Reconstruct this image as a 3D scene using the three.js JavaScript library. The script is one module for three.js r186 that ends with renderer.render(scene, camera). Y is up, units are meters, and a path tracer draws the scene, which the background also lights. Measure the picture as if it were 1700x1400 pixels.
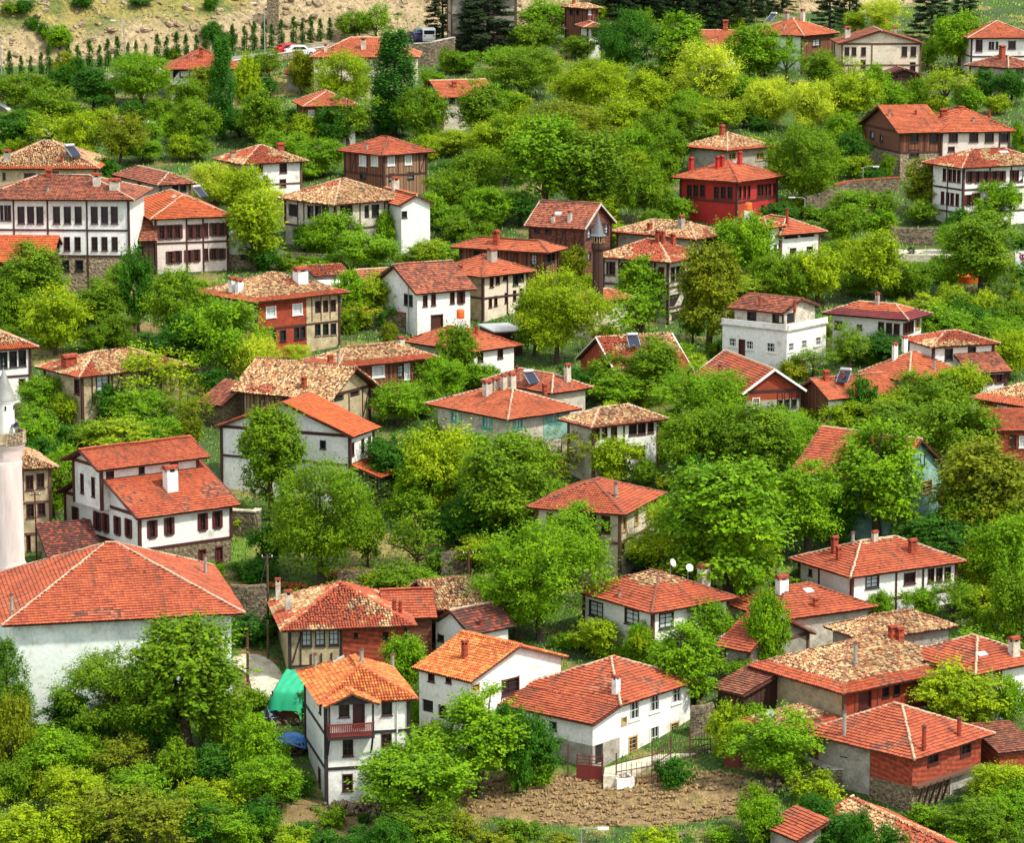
import * as THREE from 'three';
import { mergeGeometries } from 'three/addons/utils/BufferGeometryUtils.js';
import { ImprovedNoise } from 'three/addons/math/ImprovedNoise.js';

// ---------------------------------------------------------------- camera, sky, sun, exposure
const scene = new THREE.Scene();
const FOC = 5450, CX = 850, CY = 700, PITCH = Math.atan(950 / 5450), EYE = 66;
const camera = new THREE.PerspectiveCamera(2 * Math.atan(700 / FOC) * 180 / Math.PI, 1024 / 844, 5, 2500);
camera.position.set(0, EYE, 0);
camera.rotation.set(-PITCH, 0, 0);
camera.updateMatrixWorld();
const renderer = new THREE.WebGLRenderer({ antialias: true });
renderer.toneMapping = THREE.LinearToneMapping;
renderer.toneMappingExposure = 1.28;
renderer.shadowMap.enabled = true;
const SUN = new THREE.Vector3(0.72, 1.10, 0.44).normalize();
{ // hazy bright spring sky
  const w = 256, h = 128, d = new Float32Array(w * h * 4);
  for (let j = 0; j < h; j++) for (let i = 0; i < w; i++) {
    const el = (j + 0.5) / h * Math.PI - Math.PI / 2, az = (i + 0.5) / w * 2 * Math.PI - Math.PI;
    const up = Math.max(0, Math.sin(el)), dir = new THREE.Vector3(Math.cos(el) * Math.cos(az), Math.sin(el), Math.cos(el) * Math.sin(az));
    const glow = Math.pow(Math.max(0, dir.dot(SUN)), 6), t = Math.pow(up, 0.6), g = el < 0 ? 0.35 : 1, k = (j * w + i) * 4;
    d[k] = g * (1.24 - 0.42 * t + 0.8 * glow); d[k + 1] = g * (1.26 - 0.32 * t + 0.76 * glow); d[k + 2] = g * (1.26 - 0.2 * t + 0.66 * glow); d[k + 3] = 1;
  }
  const t = new THREE.DataTexture(d, w, h, THREE.RGBAFormat, THREE.FloatType);
  t.mapping = THREE.EquirectangularReflectionMapping; t.magFilter = t.minFilter = THREE.LinearFilter; t.needsUpdate = true;
  scene.background = t; scene.environment = t;
}
const sun = new THREE.DirectionalLight(new THREE.Color(1, 0.95, 0.84), 4.0);
sun.position.copy(SUN).multiplyScalar(400).add(new THREE.Vector3(0, 20, -340)); sun.target.position.set(0, 20, -340);
sun.castShadow = true; sun.shadow.radius = 7; sun.shadow.mapSize.set(4096, 4096);
Object.assign(sun.shadow.camera, { left: -190, right: 190, top: 260, bottom: -260, near: 10, far: 900 });
scene.add(sun, sun.target);

// ---------------------------------------------------------------- helpers
const V = (x, y, z) => new THREE.Vector3(x, y, z);
function rng(seed) { let s = seed | 0; return () => { s = (s + 0x6d2b79f5) | 0; let t = Math.imul(s ^ (s >>> 15), 1 | s); t = (t + Math.imul(t ^ (t >>> 7), 61 | t)) ^ t; return ((t ^ (t >>> 14)) >>> 0) / 4294967296; }; }
const R0 = rng(7), rr = (a, b, r = R0) => a + (b - a) * r();
const noise = new ImprovedNoise();
const nz = (x, y, z = 0.37) => noise.noise(x, y, z);
const TILES = {}; 'ABCD EFGH IJKL MNOP'.split(' ').forEach((row, j) => [...row].forEach((c, i) => TILES[c] = [[0, 420, 840, 1250][i], [0, 340, 690, 1040][j]]));
const ZK = 450 / 1700;
const pxy = (t, x, y) => t ? [TILES[t][0] + x * ZK, TILES[t][1] + y * ZK] : [x, y];
function ray(px, py) { const d = V((px - CX) / FOC, (CY - py) / FOC, -1); d.applyAxisAngle(V(1, 0, 0), -PITCH); return d; }   // |depth| = 1
function camSpace(v) { return v.clone().sub(camera.position).applyAxisAngle(V(1, 0, 0), PITCH); }
function project(v) { const c = camSpace(v); return [CX + FOC * c.x / -c.z, CY - FOC * c.y / -c.z, -c.z]; }
// terrain: height as a function of distance, a quarried hill behind
const PROF = [[100, 80], [150, 75], [205, 68.5], [222, 65.2], [245, 60.5], [272, 55.5], [320, 49], [363, 43], [390, 39.3], [440, 32], [480, 27.2], [520, 23], [700, 8]];
function drop(d) { let i = 1; while (i < PROF.length - 1 && PROF[i][0] < d) i++; const [a, p] = PROF[i - 1], [b, q] = PROF[i]; return p + (q - p) * (d - a) / (b - a); }
const sm = (a, b, x) => { const t = Math.min(1, Math.max(0, (x - a) / (b - a))); return t * t * (3 - 2 * t); };
function ground(x, z) {
  const d = -z, hs = 459 + (x + 71) * 0.42;
  let y = 0; for (const o of [-9, -4.5, 0, 4.5, 9]) y += (EYE - drop(d + o)) / 5;
  y += nz(x * 0.05, z * 0.05) * 0.5 + nz(x * 0.16, z * 0.16) * 0.16;
  const e = d - hs; if (e > 0) y += Math.min(e, 16) * 0.62 * sm(0, 5, e) + Math.max(0, e - 16) * 0.5 + nz(x * 0.09, z * 0.13, 2) * 1.7 * sm(0, 8, e) + nz(x * 0.35, z * 0.3, 4) * 0.7 * sm(0, 8, e);
  return y;
}
function hit(px, py, H = 0) { // where the line of sight meets the ground raised by H
  const d = ray(px, py); let t0 = 120, t = 120;
  const f = (t) => camera.position.y + d.y * t - ground(d.x * t, d.z * t) - H;
  for (; t < 700; t += 2) { if (f(t) < 0) break; t0 = t; }
  for (let i = 0; i < 18; i++) { const m = (t0 + t) / 2; if (f(m) < 0) t = m; else t0 = m; }
  return d.multiplyScalar(t).add(camera.position);
}
const at = (tile, x, y, H = 0) => hit(...pxy(tile, x, y), H);
const used = new Map();
function numbered(n) { const k = used.get(n) || 0; used.set(n, k + 1); return k ? n + '_' + String(k).padStart(3, '0') : n; }
function shadowed(o) { o.castShadow = o.receiveShadow = true; return o; }
function mesh(name, geo, m, parent) { const o = shadowed(new THREE.Mesh(geo, m)); o.name = parent === scene ? numbered(name) : name; parent.add(o); return o; }
function thing(name, label, category, p, turn = 0, group) {
  const o = new THREE.Group(); o.name = numbered(name); o.position.copy(p); o.rotation.y = turn; o.userData = { kind: 'thing', label, category }; if (group) o.userData.group = group; scene.add(o); return o;
}
const tag = (o, label, category, group) => { o.userData = { label, category, ...(group ? { group } : {}) }; return o; };
const struct = (name, g, m) => { const o = mesh(name, g, m, scene); o.userData.kind = 'structure'; return o; };
const merge = (gs) => gs.length === 1 ? gs[0] : mergeGeometries(gs.map((g) => { const q = g.index ? g.toNonIndexed() : g; for (const k of Object.keys(q.attributes)) if (!['position', 'normal', 'uv'].includes(k)) q.deleteAttribute(k); return q; }));
function box(w, h, d, x = 0, y = 0, z = 0) { const g = new THREE.BoxGeometry(w, h, d); const p = g.attributes.position, n = g.attributes.normal, u = g.attributes.uv; g.translate(x, y, z); for (let i = 0; i < p.count; i++) { const a = Math.abs(n.getX(i)), b = Math.abs(n.getY(i)); u.setXY(i, a > 0.5 ? p.getZ(i) : p.getX(i), b > 0.5 ? p.getZ(i) : p.getY(i)); } return g; }
const bar = (a, b, w, h = w) => { const d = b.clone().sub(a), L = d.length(), g = box(w, L, h); g.applyMatrix4(new THREE.Matrix4().makeRotationFromQuaternion(new THREE.Quaternion().setFromUnitVectors(V(0, 1, 0), d.normalize()))); return g.translate((a.x + b.x) / 2, (a.y + b.y) / 2, (a.z + b.z) / 2); };
const cyl = (r0, r1, h, x = 0, y = 0, z = 0, n = 10) => new THREE.CylinderGeometry(r1, r0, h, n).translate(x, y + h / 2, z);
function tube(pts, r0, r1, n = 6) { // tapered limb
  const P = [], N = [], U = [], I = [];
  pts.forEach((p, i) => {
    const t = (pts[Math.min(i + 1, pts.length - 1)]).clone().sub(pts[Math.max(i - 1, 0)]).normalize(), q = new THREE.Quaternion().setFromUnitVectors(V(0, 1, 0), t), r = r0 + (r1 - r0) * i / (pts.length - 1);
    for (let k = 0; k <= n; k++) { const a = k / n * Math.PI * 2, v = V(Math.cos(a), 0, Math.sin(a)).applyQuaternion(q); N.push(v.x, v.y, v.z); P.push(p.x + v.x * r, p.y + v.y * r, p.z + v.z * r); U.push(k / n, i * 0.5); }
  });
  for (let i = 0; i < pts.length - 1; i++) for (let k = 0; k < n; k++) { const a = i * (n + 1) + k, b = a + n + 1; I.push(a, b, a + 1, b, b + 1, a + 1); }
  const g = new THREE.BufferGeometry(); g.setAttribute('position', new THREE.Float32BufferAttribute(P, 3)); g.setAttribute('normal', new THREE.Float32BufferAttribute(N, 3)); g.setAttribute('uv', new THREE.Float32BufferAttribute(U, 2)); g.setIndex(I); return g;
}
// ---------------------------------------------------------------- textures and materials
function tex(size, metres, fn, srgb = true) { // tileable grey/colour texture, repeat set in metres
  const d = new Uint8Array(size * size * 4), c = [0, 0, 0];
  for (let j = 0; j < size; j++) for (let i = 0; i < size; i++) { fn(i / size, j / size, c); const k = (j * size + i) * 4; for (let q = 0; q < 3; q++) d[k + q] = Math.max(0, Math.min(255, c[q] * 255)); d[k + 3] = 255; }
  const t = new THREE.DataTexture(d, size, size); t.wrapS = t.wrapT = THREE.RepeatWrapping; t.magFilter = THREE.LinearFilter; t.minFilter = THREE.LinearMipmapLinearFilter; t.generateMipmaps = true; if (srgb) t.colorSpace = THREE.SRGBColorSpace; t.repeat.set(1 / metres, 1 / metres); t.needsUpdate = true; return t;
}
const tn = (u, v, f, s) => { // periodic noise of period f
  const x = u * f, y = v * f, a = sm(0, 1, u), b = sm(0, 1, v); return (nz(x, y, s) * (1 - a) + nz(x - f, y, s) * a) * (1 - b) + (nz(x, y - f, s) * (1 - a) + nz(x - f, y - f, s) * a) * b; };
const Rt = rng(5);
const plasterTex = tex(512, 7, (u, v, c) => { const n = 0.93 + tn(u, v, 5, 1) * 0.1 + tn(u, v, 22, 2) * 0.08 + tn(u * 1, v, 60, 3) * 0.07 + (Rt() - 0.5) * 0.06; const s = Math.max(0, tn(u, v, 9, 7) - 0.2) * 1.0 + Math.max(0, tn(u, v * 0.25, 30, 8) - 0.3) * 0.7; c[0] = n - s * 0.25; c[1] = n - s * 0.32; c[2] = n - s * 0.42; });
const oldTex = tex(512, 5, (u, v, c) => { const a = tn(u, v, 6, 11), b = tn(u, v, 24, 12), n = 0.84 + a * 0.22 + b * 0.16 + (Rt() - 0.5) * 0.1, s = Math.max(0, tn(u, v, 10, 17) - 0.15) * 1.1; c[0] = n - s * 0.3; c[1] = n - s * 0.36; c[2] = n - s * 0.44; });
const stoneTex = tex(512, 4, (u, v, c) => { const n = 0.72 + tn(u, v, 14, 21) * 0.45 + tn(u, v, 34, 22) * 0.45 + (Rt() - 0.5) * 0.14; c[0] = n; c[1] = n * 0.985; c[2] = n * 0.96; });
const woodTex = tex(512, 3, (u, v, c) => { const pl = Math.floor(u * 14), j = (u * 14) % 1 < 0.1 ? 0.5 : 1, n = (0.72 + 0.35 * (Math.sin(pl * 91.7) * 0.5 + 0.5) + tn(u, v * 0.3, 70, 31) * 0.2 + (Rt() - 0.5) * 0.08) * j; c[0] = n; c[1] = n * 0.96; c[2] = n * 0.92; });
const brickTex = tex(512, 4, (u, v, c) => { const r = Math.floor(v * 44), x = (u * 18 + (r % 2) * 0.5), m = (v * 44) % 1 < 0.14 || x % 1 < 0.07, n = 0.8 + tn(u, v, 12, 41) * 0.35 + Math.sin(Math.floor(x) * 37.1 + r * 17.3) * 0.1 + (Rt() - 0.5) * 0.12; c[0] = m ? n * 0.95 : n; c[1] = m ? n * 1.05 : n * 0.94; c[2] = m ? n * 1.1 : n * 0.9; });
const soilTex = tex(512, 6, (u, v, c) => { const n = 0.8 + tn(u, v, 10, 51) * 0.3 + tn(u, v, 40, 52) * 0.35 + (Rt() - 0.5) * 0.22; c[0] = n; c[1] = n * 0.99; c[2] = n * 0.95; });
const barkTex = tex(128, 1, (u, v, c) => { const n = 0.75 + tn(u, v, 16, 61) * 0.5 + (Rt() - 0.5) * 0.2; c[0] = n; c[1] = n; c[2] = n; });
const S = (r, g, b) => new THREE.Color().setRGB(r / 255, g / 255, b / 255, THREE.SRGBColorSpace);
const std = (c, o = {}) => new THREE.MeshStandardMaterial({ color: c, roughness: 0.9, ...o });
const bmp = (t, s) => ({ map: t, bumpMap: t, bumpScale: s });
const M = {
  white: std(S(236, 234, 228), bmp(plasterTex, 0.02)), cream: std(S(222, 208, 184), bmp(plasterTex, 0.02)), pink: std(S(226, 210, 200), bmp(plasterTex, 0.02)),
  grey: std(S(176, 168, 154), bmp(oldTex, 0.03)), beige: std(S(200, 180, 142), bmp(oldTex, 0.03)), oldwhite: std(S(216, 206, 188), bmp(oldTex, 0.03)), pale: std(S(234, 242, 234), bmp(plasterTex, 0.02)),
  mint: std(S(150, 196, 184), bmp(oldTex, 0.03)), red: std(S(176, 40, 34), bmp(plasterTex, 0.02)), rust: std(S(168, 66, 36), bmp(oldTex, 0.03)), brick: std(S(176, 78, 48), bmp(brickTex, 0.02)), dbrick: std(S(128, 74, 56), bmp(brickTex, 0.02)),
  stone: std(S(164, 146, 118), bmp(stoneTex, 0.1)), lstone: std(S(196, 176, 146), bmp(stoneTex, 0.1)), wood: std(S(126, 78, 56), bmp(woodTex, 0.03)), owood: std(S(150, 118, 92), bmp(woodTex, 0.03)), dwood: std(S(70, 42, 32), bmp(woodTex, 0.03)), orwood: std(S(176, 104, 60), bmp(woodTex, 0.03)),
  beam: std(S(62, 32, 26), { roughness: 0.8 }), beam2: std(S(96, 66, 48), { roughness: 0.85 }), frame: std(S(70, 30, 24), { roughness: 0.6 }), wframe: std(S(222, 220, 214), { roughness: 0.6 }), teal: std(S(86, 170, 150), { roughness: 0.7 }), bframe: std(S(38, 30, 28), { roughness: 0.7 }), tanframe: std(S(176, 146, 96), { roughness: 0.8 }),
  shutter: std(S(78, 26, 24), { roughness: 0.7 }), glass: std(S(34, 38, 42), { roughness: 0.12, metalness: 0 }), curtain: std(S(190, 198, 198), { roughness: 0.35 }), hole: std(S(26, 20, 18)),
  metal: std(S(176, 178, 178), { roughness: 0.35, metalness: 0.7 }), sheet: std(S(196, 198, 196), { roughness: 0.45, metalness: 0.3, map: plasterTex }), panel: std(S(28, 34, 52), { roughness: 0.15 }), concrete: std(S(196, 190, 178), bmp(oldTex, 0.02)), paving: std(S(226, 214, 190), bmp(oldTex, 0.015)),
  asphalt: std(S(150, 144, 136), bmp(soilTex, 0.01)), pole: std(S(150, 152, 150), { roughness: 0.5, metalness: 0.4 }), wpole: std(S(104, 80, 62), bmp(barkTex, 0.01)), rustpole: std(S(84, 44, 34)), bark: std(S(92, 76, 60), bmp(barkTex, 0.03)), dbark: std(S(58, 46, 38), bmp(barkTex, 0.03)),
  rustiron: std(S(112, 34, 28), { roughness: 0.6 }), bluetarp: std(S(52, 108, 176), { roughness: 0.5, side: THREE.DoubleSide }), greentarp: std(S(30, 158, 112), { roughness: 0.55, side: THREE.DoubleSide }), darktarp: std(S(58, 74, 92), { roughness: 0.5 }), orange: std(S(226, 96, 24), { roughness: 0.6 }), lead: std(S(150, 150, 146), { roughness: 0.6, metalness: 0.2, map: plasterTex }), dlead: std(S(98, 100, 104), { roughness: 0.6, metalness: 0.2 }), stonepink: std(S(230, 214, 208), bmp(plasterTex, 0.02)),
};
const roofUnder = std(S(94, 52, 38), { map: woodTex });
const ridgeMat = { m: std(S(214, 188, 158), bmp(oldTex, 0.02)), r: std(S(196, 92, 60), bmp(oldTex, 0.02)), d: std(S(150, 96, 72), bmp(oldTex, 0.02)) };
// per-tile colours (sRGB) by roof style
const PAL = {
  or: [[206, 98, 42], [200, 90, 38], [212, 106, 50], [192, 84, 38]], rd: [[190, 90, 52], [196, 96, 56], [182, 82, 48], [192, 92, 50], [168, 74, 46]], sl: [[200, 100, 58], [206, 108, 66], [192, 92, 52]],
  tn: [[206, 168, 116], [190, 146, 96], [220, 188, 140], [168, 118, 76], [212, 176, 124], [134, 88, 56], [190, 118, 74]], br: [[160, 86, 60], [176, 94, 64], [142, 76, 54], [188, 104, 70], [112, 62, 46]], mr: [[132, 44, 46], [126, 40, 42]],
  sp: [[216, 128, 58], [208, 106, 46], [224, 146, 76], [196, 92, 42]], dr: [[92, 50, 40], [112, 56, 44], [160, 74, 50], [82, 50, 42]], rust: [[146, 80, 58], [128, 68, 50], [166, 100, 68]], mix: [[206, 150, 100], [192, 92, 56], [210, 170, 120], [180, 84, 52], [150, 92, 62]],
};
for (const k in PAL) PAL[k] = PAL[k].map((c) => S(...c).multiplyScalar(k === 'tn' ? 0.8 : 0.76).lerp(new THREE.Color(0.3, 0.22, 0.17), k === 'tn' ? 0.08 : 0.03));
// ---------------------------------------------------------------- houses
function tileGeo(flat) { // one roof tile: x across (1 wide), y up-slope (1 long), z out
  const n = flat ? 4 : 5, P = [], I = [];
  for (let r = 0; r < 3; r++) for (let i = 0; i <= n; i++) {
    const t = i / n, x = t - 0.5, zz = flat ? 0.06 + 0.03 * Math.pow(Math.cos(t * Math.PI * 2) * 0.5 + 0.5, 1.5) : 0.02 + 0.1 * Math.sin(t * Math.PI);
    P.push(x * (flat ? 1 : 0.9), r === 2 ? 1.12 : 0, r === 0 ? zz - 0.01 : (r === 1 ? zz + 0.015 : zz - 0.06));
  }
  for (let r = 0; r < 2; r++) for (let i = 0; i < n; i++) { const a = r * (n + 1) + i, b = a + n + 1; I.push(a, a + 1, b, b, a + 1, b + 1); }
  const g = new THREE.BufferGeometry(); g.setAttribute('position', new THREE.Float32BufferAttribute(P, 3)); g.setIndex(I); const q = g.toNonIndexed(); q.computeVertexNormals(); return q;
}
const TG = { flat: tileGeo(true), barrel: tileGeo(false) };
const tileMat = new THREE.MeshStandardMaterial({ color: 0xffffff, roughness: 0.85 });
const HOUSES = [], FOOT = [];
const faceBasis = (f, x0, z0, a, b) => f === 'R' ? [V(x0, 0, z0), V(1, 0, 0), V(0, 0, 1), a] : f === 'L' ? [V(x0, 0, z0 - b), V(0, 0, 1), V(-1, 0, 0), b] : f === 'X' ? [V(x0 + a, 0, z0), V(0, 0, -1), V(1, 0, 0), b] : [V(x0 + a, 0, z0 - b), V(-1, 0, 0), V(0, 0, -1), a];
const faceMat = ([o, r, n]) => new THREE.Matrix4().makeBasis(r, V(0, 1, 0), n).setPosition(o);
function wallGeo(u0, u1, y0, y1, holes, apex, T = 0.24) {
  const s = new THREE.Shape(); s.moveTo(u0, y0); s.lineTo(u1, y0); s.lineTo(u1, y1); if (apex) s.lineTo(apex[0], apex[1]); s.lineTo(u0, y1); s.closePath();
  for (const [c, v, w, h] of holes) { const a = Math.max(u0 + 0.06, c - w / 2), b = Math.min(u1 - 0.06, c + w / 2), p = Math.max(y0 + 0.05, v - h / 2), q = Math.min(y1 - 0.04, v + h / 2); if (b - a < 0.1 || q - p < 0.1) continue; const H = new THREE.Path(); H.moveTo(a, p); H.lineTo(a, q); H.lineTo(b, q); H.lineTo(b, p); H.closePath(); s.holes.push(H); }
  return new THREE.ExtrudeGeometry(s, { depth: T, bevelEnabled: false }).translate(0, 0, -T);
}
const slabOf = (pts, th) => { // prism below a planar polygon (points counter-clockwise from above)
  const n = pts[1].clone().sub(pts[0]).cross(pts[2].clone().sub(pts[0])).normalize(); const P = []; const lo = pts.map((p) => p.clone().addScaledVector(n, -th));
  const tri = (a, b, c) => P.push(a.x, a.y, a.z, b.x, b.y, b.z, c.x, c.y, c.z);
  for (let i = 1; i < pts.length - 1; i++) { tri(pts[0], pts[i], pts[i + 1]); tri(lo[0], lo[i + 1], lo[i]); }
  pts.forEach((p, i) => { const q = pts[(i + 1) % pts.length], pl = lo[i], ql = lo[(i + 1) % pts.length]; tri(p, pl, q); tri(q, pl, ql); });
  const g = new THREE.BufferGeometry(); g.setAttribute('position', new THREE.Float32BufferAttribute(P, 3)); g.setAttribute('uv', new THREE.Float32BufferAttribute(P.flatMap((_, i) => i % 3 === 0 ? [P[i] + P[i + 1], P[i + 2]] : []), 2)); g.computeVertexNormals(); return g;
};
// roof planes for a footprint x0..x0+a, z0-b..z0 at eave height y
function roofPlanes(type, x0, z0, a, b, y, pitch, o) {
  const T = Math.tan(pitch * Math.PI / 180), ye = y - o * T * 0.55, X0 = x0 - o, X1 = x0 + a + o, Z1 = z0 + o, Z0 = z0 - b - o, A = X1 - X0, B = Z1 - Z0, P = [], E = [];
  if (type === 'hip') {
    const h = Math.min(A, B) / 2 * T, r = Math.min(A, B) / 2, xa = X0 + r, xb = X1 - r, za = Z1 - r, zb = Z0 + r;
    const f = V(A > B ? xa : (X0 + X1) / 2, ye + h, A > B ? (Z0 + Z1) / 2 : za), g = V(A > B ? xb : (X0 + X1) / 2, ye + h, A > B ? (Z0 + Z1) / 2 : zb); // f: front/left end, g: back/right end
    const c1 = V(X0, ye, Z1), c2 = V(X1, ye, Z1), c3 = V(X1, ye, Z0), c4 = V(X0, ye, Z0);
    if (A > B) P.push([c1, c2, g, f], [c3, c4, f, g], [c4, c1, f], [c2, c3, g]); else P.push([c1, c2, f], [c2, c3, g, f], [c3, c4, g], [c4, c1, f, g]);
    E.push([f, g]); for (const c of [c1, c4]) E.push([c, A > B ? f : (c === c1 ? f : g)]); for (const c of [c2, c3]) E.push([c, A > B ? g : (c === c2 ? f : g)]);
  } else if (type === 'gableL') { // triangle on the left side, ridge along the right side
    const h = B / 2 * T, zm = (Z0 + Z1) / 2, p = V(X0, ye + h, zm), q = V(X1, ye + h, zm);
    P.push([V(X0, ye, Z1), V(X1, ye, Z1), q, p], [V(X1, ye, Z0), V(X0, ye, Z0), p, q]); E.push([p, q]);
  } else if (type === 'gableR') {
    const h = A / 2 * T, xm = (X0 + X1) / 2, p = V(xm, ye + h, Z1), q = V(xm, ye + h, Z0);
    P.push([V(X0, ye, Z0), V(X0, ye, Z1), p, q], [V(X1, ye, Z1), V(X1, ye, Z0), q, p]); E.push([p, q]);
  } else if (type === 'shedL') { const h = A * T; P.push([V(X0, ye, Z0), V(X0, ye, Z1), V(X1, ye + h, Z1), V(X1, ye + h, Z0)]); }
  else if (type === 'shedR') { const h = B * T; P.push([V(X0, ye, Z1), V(X1, ye, Z1), V(X1, ye + h, Z0), V(X0, ye + h, Z0)]); }
  return [P, E];
}
const iM = new THREE.Matrix4(), GRIME = S(92, 66, 52);
function tilesOn(planes, style, far, R) { // matrices and colours of all tiles on the planes
  const [main, eave, rows, topS, topF] = style, old = main === 'tn' || main === 'mix', brl = old || main === 'sp', w = brl ? 0.21 : (far ? 0.28 : 0.24), c = brl ? 0.3 : (far ? 0.34 : 0.3), mats = [], cols = [];
  planes.forEach((pl, pi) => {
    const [p0, p1] = pl, ex = p1.clone().sub(p0), L = ex.length(); ex.normalize(); const n = ex.clone().cross(pl[2].clone().sub(p0)).normalize(), up = n.clone().cross(ex).normalize();
    const poly = pl.map((p) => { const q = p.clone().sub(p0); return [q.dot(ex), q.dot(up)]; }), H = Math.max(...poly.map((p) => p[1]));
    const inside = (x, y) => { for (let i = 0; i < poly.length; i++) { const [ax, ay] = poly[i], [bx, by] = poly[(i + 1) % poly.length]; if ((bx - ax) * (y - ay) - (by - ay) * (x - ax) < -0.02 * Math.hypot(bx - ax, by - ay)) return false; } return true; };
    const ox = R() * 50;
    for (let r = 0, y = -0.06; y < H; y += c, r++) for (let x = w / 2; x < L + w / 2; x += w) {
      if (!inside(x, y + 0.5 * c) && !inside(x, y + 0.15 * c)) continue;
      const isTop = topS && y / H + 0.22 * nz((x + ox) * 0.5, y * 0.5, 5) > topF, wild = (old && !(eave && r < rows)) || isTop, j = wild ? 1 : 0.22, sag = 0.07 * nz((x + ox) * 0.28, y * 0.3, pi + 3) + 0.03 * nz((x + ox) * 0.9, y * 0.9, pi);
      if (wild && R() < 0.015) continue;
      const s = V().copy(p0).addScaledVector(ex, x + (R() - 0.5) * 0.07 * j).addScaledVector(up, y + (R() - 0.5) * 0.16 * j).addScaledVector(n, 0.03 + sag + R() * 0.03 * j);
      const rot = (R() - 0.5) * (wild ? 0.3 : 0.03), tilt = (R() - 0.5) * (wild ? 0.12 : 0.03);
      const e2 = ex.clone().multiplyScalar(Math.cos(rot)).addScaledVector(up, Math.sin(rot)), u2 = n.clone().cross(e2).addScaledVector(n, tilt).normalize(), n2 = e2.clone().cross(u2);
      iM.makeBasis(e2.multiplyScalar(w * (brl ? 1 : 1.0)), u2.multiplyScalar(c * 1.05), n2.multiplyScalar(wild ? 1.0 : 1)).setPosition(s); mats.push(iM.clone());
      let pal = PAL[isTop ? topS : eave && r < rows ? eave : main];
      const big = nz((x + ox) * 0.22, y * 0.3, pi + ox) + 0.5 * nz((x + ox) * 0.7, y * 0.9, pi), streak = nz((x + ox) * 1.3, y * 0.22, pi + 9) + 0.5 * nz((x + ox) * 2.6, y * 1.4, pi + 7);
      if (main === 'mix') pal = big > 0.05 ? PAL.tn : PAL.rd; else if (main === 'rd' && !isTop && big > 0.46) pal = PAL.br; else if (main === 'tn' && big > 0.52) pal = PAL.br;
      const k = pal[Math.floor(R() * pal.length)].clone(); k.multiplyScalar((wild ? 0.8 + R() * 0.38 : brl ? 0.84 + R() * 0.3 : 0.93 + R() * 0.13) * (1 + big * 0.2)); if (streak > 0.3 && !(main === 'sp' || main === 'or')) k.lerp(GRIME, Math.min(0.65, (streak - 0.3) * 1.6 + R() * 0.15)); if (R() < 0.012 && !wild) k.multiplyScalar(0.6); cols.push(k);
    }
  });
  return [mats, cols, brl ? TG.barrel : TG.flat];
}
function ridgeLine(e, R, w = 0.115) { // a row of cap tiles
  const gs = [], [a, b] = e, d = b.clone().sub(a), L = d.length(); if (L < 0.3) return gs; d.normalize(); const n = Math.max(1, Math.round(L / 0.42)), q = new THREE.Quaternion().setFromUnitVectors(V(0, 1, 0), d);
  for (let i = 0; i < n; i++) { const g = new THREE.CylinderGeometry(w * 0.9, w * 1.1, L / n * 1.08, 6, 1); g.applyQuaternion(q); const p = a.clone().addScaledVector(d, (i + 0.5) * L / n); gs.push(g.translate(p.x + (R() - 0.5) * 0.05, p.y + 0.03 + R() * 0.03, p.z + (R() - 0.5) * 0.05)); }
  return gs;
}
// window: type letter, centre (u,v) on the face, size
const WT = { b: ['frame', 'glass', 3, 2], s: ['frame', 'glass', 3, 2, 'shutter'], k: ['bframe', 'glass', 2, 1], w: ['wframe', 'curtain', 3, 2], g: ['wframe', 'glass', 2, 3], d: ['frame', 'frame', 1, 1], c: ['frame', 'shutter', 1, 2], t: ['teal', 'curtain', 2, 3], n: ['tanframe', 'glass', 4, 2], l: ['bframe', 'curtain', 3, 2], h: [null, 'hole', 0, 0], o: ['orframe', 'glass', 2, 2] };
const winCache = new Map();
function windowParts(type, w, h) { // shared geometries for equal windows
  const key = type + w.toFixed(2) + 'x' + h.toFixed(2); if (winCache.has(key)) return winCache.get(key);
  const [fm, pm, ny, nx, sh] = WT[type], t = Math.min(0.1, w * 0.11), gs = [];
  if (fm) { gs.push(box(t, h + 0.06, 0.16, -w / 2 + t / 2 - 0.02, 0, -0.03), box(t, h + 0.06, 0.16, w / 2 - t / 2 + 0.02, 0, -0.03), box(w - 2 * t + 0.03, t, 0.15, 0, h / 2 - t / 2, -0.03), box(w - 2 * t + 0.03, t, 0.15, 0, -h / 2 + t / 2, -0.03), box(w + 0.16, 0.06, 0.16, 0, -h / 2 - 0.06, 0.03));
    for (let i = 1; i < nx; i++) gs.push(box(0.045, h - 2 * t, 0.05, -w / 2 + w * i / nx, 0, -0.1)); for (let i = 1; i < ny; i++) gs.push(box(w - 2 * t, 0.04, 0.045, 0, -h / 2 + h * i / ny, -0.1)); }
  const r = { frame: gs.length ? merge(gs) : null, pane: box(w - 0.02, h - 0.02, 0.02, 0, 0, -0.15), fm: fm && (M[fm] || M.beam2), pm: M[pm] };
  if (sh) r.shutter = merge([box(w * 0.46, h, 0.04), ...[0, 1, 2, 3, 4].map((i) => box(w * 0.36, 0.05, 0.02, 0, -h * 0.4 + i * h * 0.2, 0.025))]);
  winCache.set(key, r); return r;
}
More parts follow.
